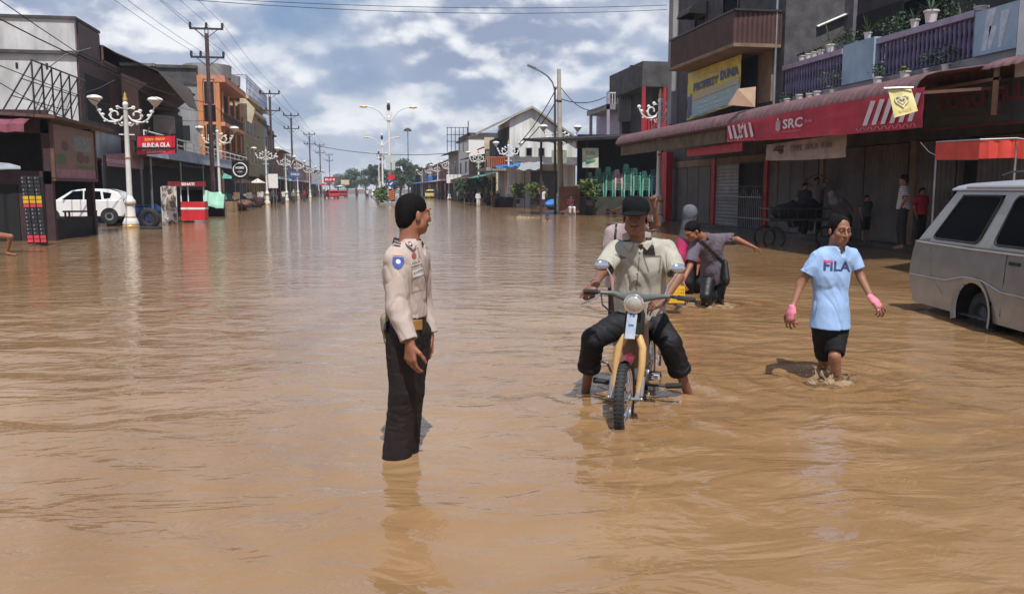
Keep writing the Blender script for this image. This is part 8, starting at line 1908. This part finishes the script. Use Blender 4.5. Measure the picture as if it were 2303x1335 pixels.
stand(1284, 472, 52.5, 1.6, 0., 'person in maroon shirt sitting before the rusty gate panel', cm, cw, 1.8, 1.9, arms='fold', h=.022, zf=.0, sit=True)
stand(1075, 450, 80, 1.5, .4, 'person all in white at the kerb near the dark roadside shrubs', cw, cw, 1.8, 1.9, h=.03)
stand(612, 455, 84, 1.7, 0., 'dark dressed person standing under the white notice board', cg, c_black, 1.8, 1.9, h=.03)
stand(826, 445, 140, 1.75, 0., 'person in white top wading far down the middle of the street', cw, cg, .6, 1.9, h=.04)
stand(803, 440, 160, 1.75, 0., 'person in reddish top far down the street, left of the one in white', cred, cg, .6, 1.9, h=.04)
stand(660, 450, 100, 1.65, .3, 'person in pale headscarf beside the fourth left lamp post', cpale, cg, 1.8, 1.9, hair='hijab', hood=cw, h=.03)
stand(560, 458, 74, 1.65, .5, 'person in dull pale top among the goods before the olive building', cpale, cg, 1.8, 1.9, h=.03)
stand(637, 452, 92, 1.65, -.4, 'person in white cap side by side with the notice board, right of it', cw, cg, .6, 1.9, h=.03)
stand(684, 448, 118, 1.7, .2, 'person in deep red top by the far red walled shop', cred, cg, .6, 1.9, h=.035)
stand(730, 446, 140, 1.7, .2, 'person in dark clothes near the far red cars', cg, cg, .6, 1.9, h=.035)
stand(1118, 450, 76, 1.6, .2, 'person in dark clothes under the blue tarpaulin', cg, c_black, .6, 1.9, h=.03)
stand(1030, 446, 110, 1.6, .2, 'person in pale clothes by the dark roadside shrubs on the right', cpale, cg, .6, 1.9, h=.035)
stand(1783, 545, 24.5, 1.45, 1.0, 'low seated dark figure at the left end of the cargo tricycle', cg, c_black, .7, 1.9, h=.016, sit=True, zf=.2)
# swimmer
S_ = SDF(*bb([P(1231, 491, 45)], .3), .015); c = onZ(1231, 493, .06); t = thing('person', 'swimmer with only head and shoulder above the water', 'person', (c.x, c.y, 0)); Bs = basis(-FW+UP*.2)
S_ = SDF(*bb([c], .4), .013); head_sdf(S_, c+UP*.10, Bs, 1.1, neck=tuple(c-UP*.1)); S_.cone(c-UP*.12-RT*.18, c-UP*.12+RT*.18, .08, .08, .05); S_.cut((0, 0, -.1), (0, 0, -1)); sdf_obj(S_, 'body', SK['dark'], t)
S_ = SDF(*bb([c+UP*.1], .25), .013); S_.ell(c+UP*.15+FW*.02, (.09, .1, .09)); S_.ell(c+UP*.08-FW*.11, (.08, .08, .09), None, .01, 'sub'); sdf_obj(S_, 'hair', HAIR, t)
# bare legs at the left border
c = P(10, 575, 20.6); t = thing('person', 'seated person of whom only one bare bent leg shows at the left border', 'person', (c.x, c.y, -.14)); kn = P(24, 532, 20.6); S_ = SDF(*bb([kn, P(-60, 530, 21), P(20, 575, 20.6)], .3), .012)
S_.cone(P(-45, 524, 21), kn, .10, .065, .03); S_.cone(kn, P(16, 568, 20.7), .058, .036, .02); S_.cone(P(16, 570, 20.7), P(35, 573, 20.5), .036, .025, .02)
S_.cone(P(-40, 524, 21), P(-50, 480, 21), .15, .14, .05); S_.cone(P(-50, 480, 21), P(-50, 450, 21), .14, .07, .05); S_.ell(P(-50, 430, 21), (.085, .09, .12), None, .03); sdf_obj(S_, 'body', SK['brown'], t)
S_ = SDF(*bb([P(-45, 524, 21), P(-50, 450, 21)], .35), .014); S_.cone(P(-40, 524, 21), P(-50, 480, 21), .17, .16, .05); S_.cone(P(-50, 480, 21), P(-50, 452, 21), .16, .10, .05); sdf_obj(S_, 'clothing', cg, t)
bx = thing('wooden_stool', 'low wooden stool under the seated person at the left border', 'stool', P(-50, 560, 21)); m = MB(); q = P(-48, 538, 21); m.box((q.x-.3, q.y-.2, q.z-.08), (q.x+.3, q.y+.25, q.z-.02)); m.build('seat', M['wood'], bx)
for dx in (-.25, .25):
    for dy in (-.15, .2): m = MB(); m.box((q.x+dx-.03, q.y+dy-.03, -.14), (q.x+dx+.03, q.y+dy+.03, q.z-.08)); m.build('leg', M['wood'], bx)
# dark cart in the shade
dc = thing('cargo_tricycle', 'dark iron cargo tricycle parked in the shade under the awning', 'tricycle', P(1795, 530, 24)); c = P(1790, 500, 24.5); c.z = .75
m = MB(); 
for z in (0, .3): 
    for a, b in (((-1, -.5), (1, -.5)), ((-1, .5), (1, .5)), ((-1, -.5), (-1, .5)), ((1, -.5), (1, .5))): m.bar(c+RT*a[0]*.9+FW*a[1]+UP*z, c+RT*b[0]*.9+FW*b[1]+UP*z, .04)
for i in range(8): m.bar(c+RT*(-.9+i*.257)-FW*.5, c+RT*(-.9+i*.257)-FW*.5+UP*.3, .02)
m.obox(c-UP*.02, RT*.9, FW*.5, UP*.03); m.build('cargo_frame', M['darkmetal'], dc)
for x, y in ((-1.0, -.45), (-1.0, .45), (1.2, 0)): m = MB(); torus(m, (c+RT*(x*.75)+FW*y).xy.to_3d()+UP*.22, tuple(FW), .30, .035, 24, 6); m.build('wheel', M['rubber'], dc)
m = MB(); S_d = SDF(*bb([c], 1.0), .03); S_d.ell(c+UP*.2, (.75, .4, .28), None, 0); S_d.ell(c+UP*.35+RT*.3, (.35, .3, .25), None, .1); sdf_obj(S_d, 'covered_load', M['blackish'], dc, wr=(.02, 8., 1.))
m = MB(); m.bar(c+RT*.8, c+RT*1.3+UP*.1, .05); m.tube([c+RT*1.2+UP*.3-FW*.3, c+RT*1.25+UP*.33, c+RT*1.2+UP*.3+FW*.3], .02, 6); m.build('handlebar', M['darkmetal'], dc)
# ================================================================ splashes
def splash(label, px, py, n, r, hgt, rng, big=1.0, elong=(0, 0)):
    c = onZ(px, py); m = MB()
    for _ in range(n):     # ragged little walls of thrown water
        a0 = rng.uniform(0, 6.28); span = rng.uniform(.5, 1.7); t = rng.random(); q = r*rng.uniform(.15, 1); H = hgt*rng.uniform(.15, 1.)*(1-.5*q/r); k = 18; rows = []; sd_ = rng.uniform(0, 50)
        ox, oy = c.x+elong[0]*t, c.y+elong[1]*t; kx = q*rng.uniform(.5, 1)
        for i in range(k+1):
            a = a0+span*i/k; e = math.sin(math.pi*i/k); d = Vector((math.cos(a)*1.15, math.sin(a)*.8, 0)); hh = H*e*(.35+.9*abs(mnoise.noise(Vector((i*.9+sd_, sd_, 0))))*1.6+.25*(i % 2))
            p = Vector((ox, oy, 0))+d*kx; rows.append([p-UP*.01, p+d*hh*.15+UP*hh*.5, p+d*hh*.45+UP*hh])
        m.sheet(rows, thick=(.003*big, .003*big, .001))
    for _ in range(n*6):
        a = rng.uniform(0, 6.28); q = r*rng.random()**.5*1.15; t = rng.random(); s_ = rng.uniform(.0015, .0045)*big
        m.ball((c.x+elong[0]*t+q*math.cos(a)*1.15, c.y+elong[1]*t+q*math.sin(a)*.8, hgt*1.25*rng.random()**1.5), s_, 5, 3, 1, 1, rng.uniform(.7, 1.6))
    nr_, na_ = 16, 46; rows = []; ln = math.hypot(*elong)
    for i in range(nr_+1):
        row = []
        for j in range(na_+1):
            a = 2*math.pi*j/na_; q = i/nr_; w_n = .75+.7*abs(mnoise.noise(Vector((math.cos(a)*2+c.x, math.sin(a)*2, 1.)))); x = c.x+elong[0]*.5+(r*1.25+abs(elong[0])*.5)*q*w_n*math.cos(a); y = c.y+elong[1]*.5+r*1.0*q*w_n*math.sin(a)
            nn_ = abs(mnoise.noise(Vector((x*14/big, y*14/big, 3.))))+.6*abs(mnoise.noise(Vector((x*37/big, y*37/big, 8.)))); row.append((x, y, -.022*q-.004+hgt*.95*(1-q)**1.1*nn_))
        rows.append(row)
    m.sheet(rows)
    o = m.build('splash', mat('frothy_water', (.34, .235, .14), .06, scale=90, var=.25, spec=.7), loc=c, angle=80); tag(o, label, 'splash', kind='stuff')
rs_ = random.Random(9)
splash('muddy splash around the legs of the wading woman', 1868, 858, 30, .25, .12, rs_, 1.); splash('small splash at the knees of the bending man', 1606, 688, 16, .38, .08, rs_, 1.6)
splash('long churned splash beside the swimmer', 1205, 489, 14, .7, .14, rs_, 4, (-1.6, 0))
# ================================================================ air
if True:
    hz = MB(); hz.box((-120, -30, -1.2), (120, 440, 34)); hb_ = hz.build('haze', bpy.data.materials.new('thin_haze'), loc=(0, 0, 0), smooth=False)
    hm_ = hb_.data.materials[0]; hm_.use_nodes = True; N = hm_.node_tree.nodes; N.clear(); o_ = N.new('ShaderNodeOutputMaterial'); v_ = N.new('ShaderNodeVolumePrincipled')
    v_.inputs['Color'].default_value = (.82, .88, 1, 1); v_.inputs['Density'].default_value = .00045; v_.inputs['Anisotropy'].default_value = .2
    hm_.node_tree.links.new(v_.outputs[0], o_.inputs['Volume']); hb_['kind'] = 'stuff'; hb_['label'] = 'thin bluish daylight haze over the whole street'
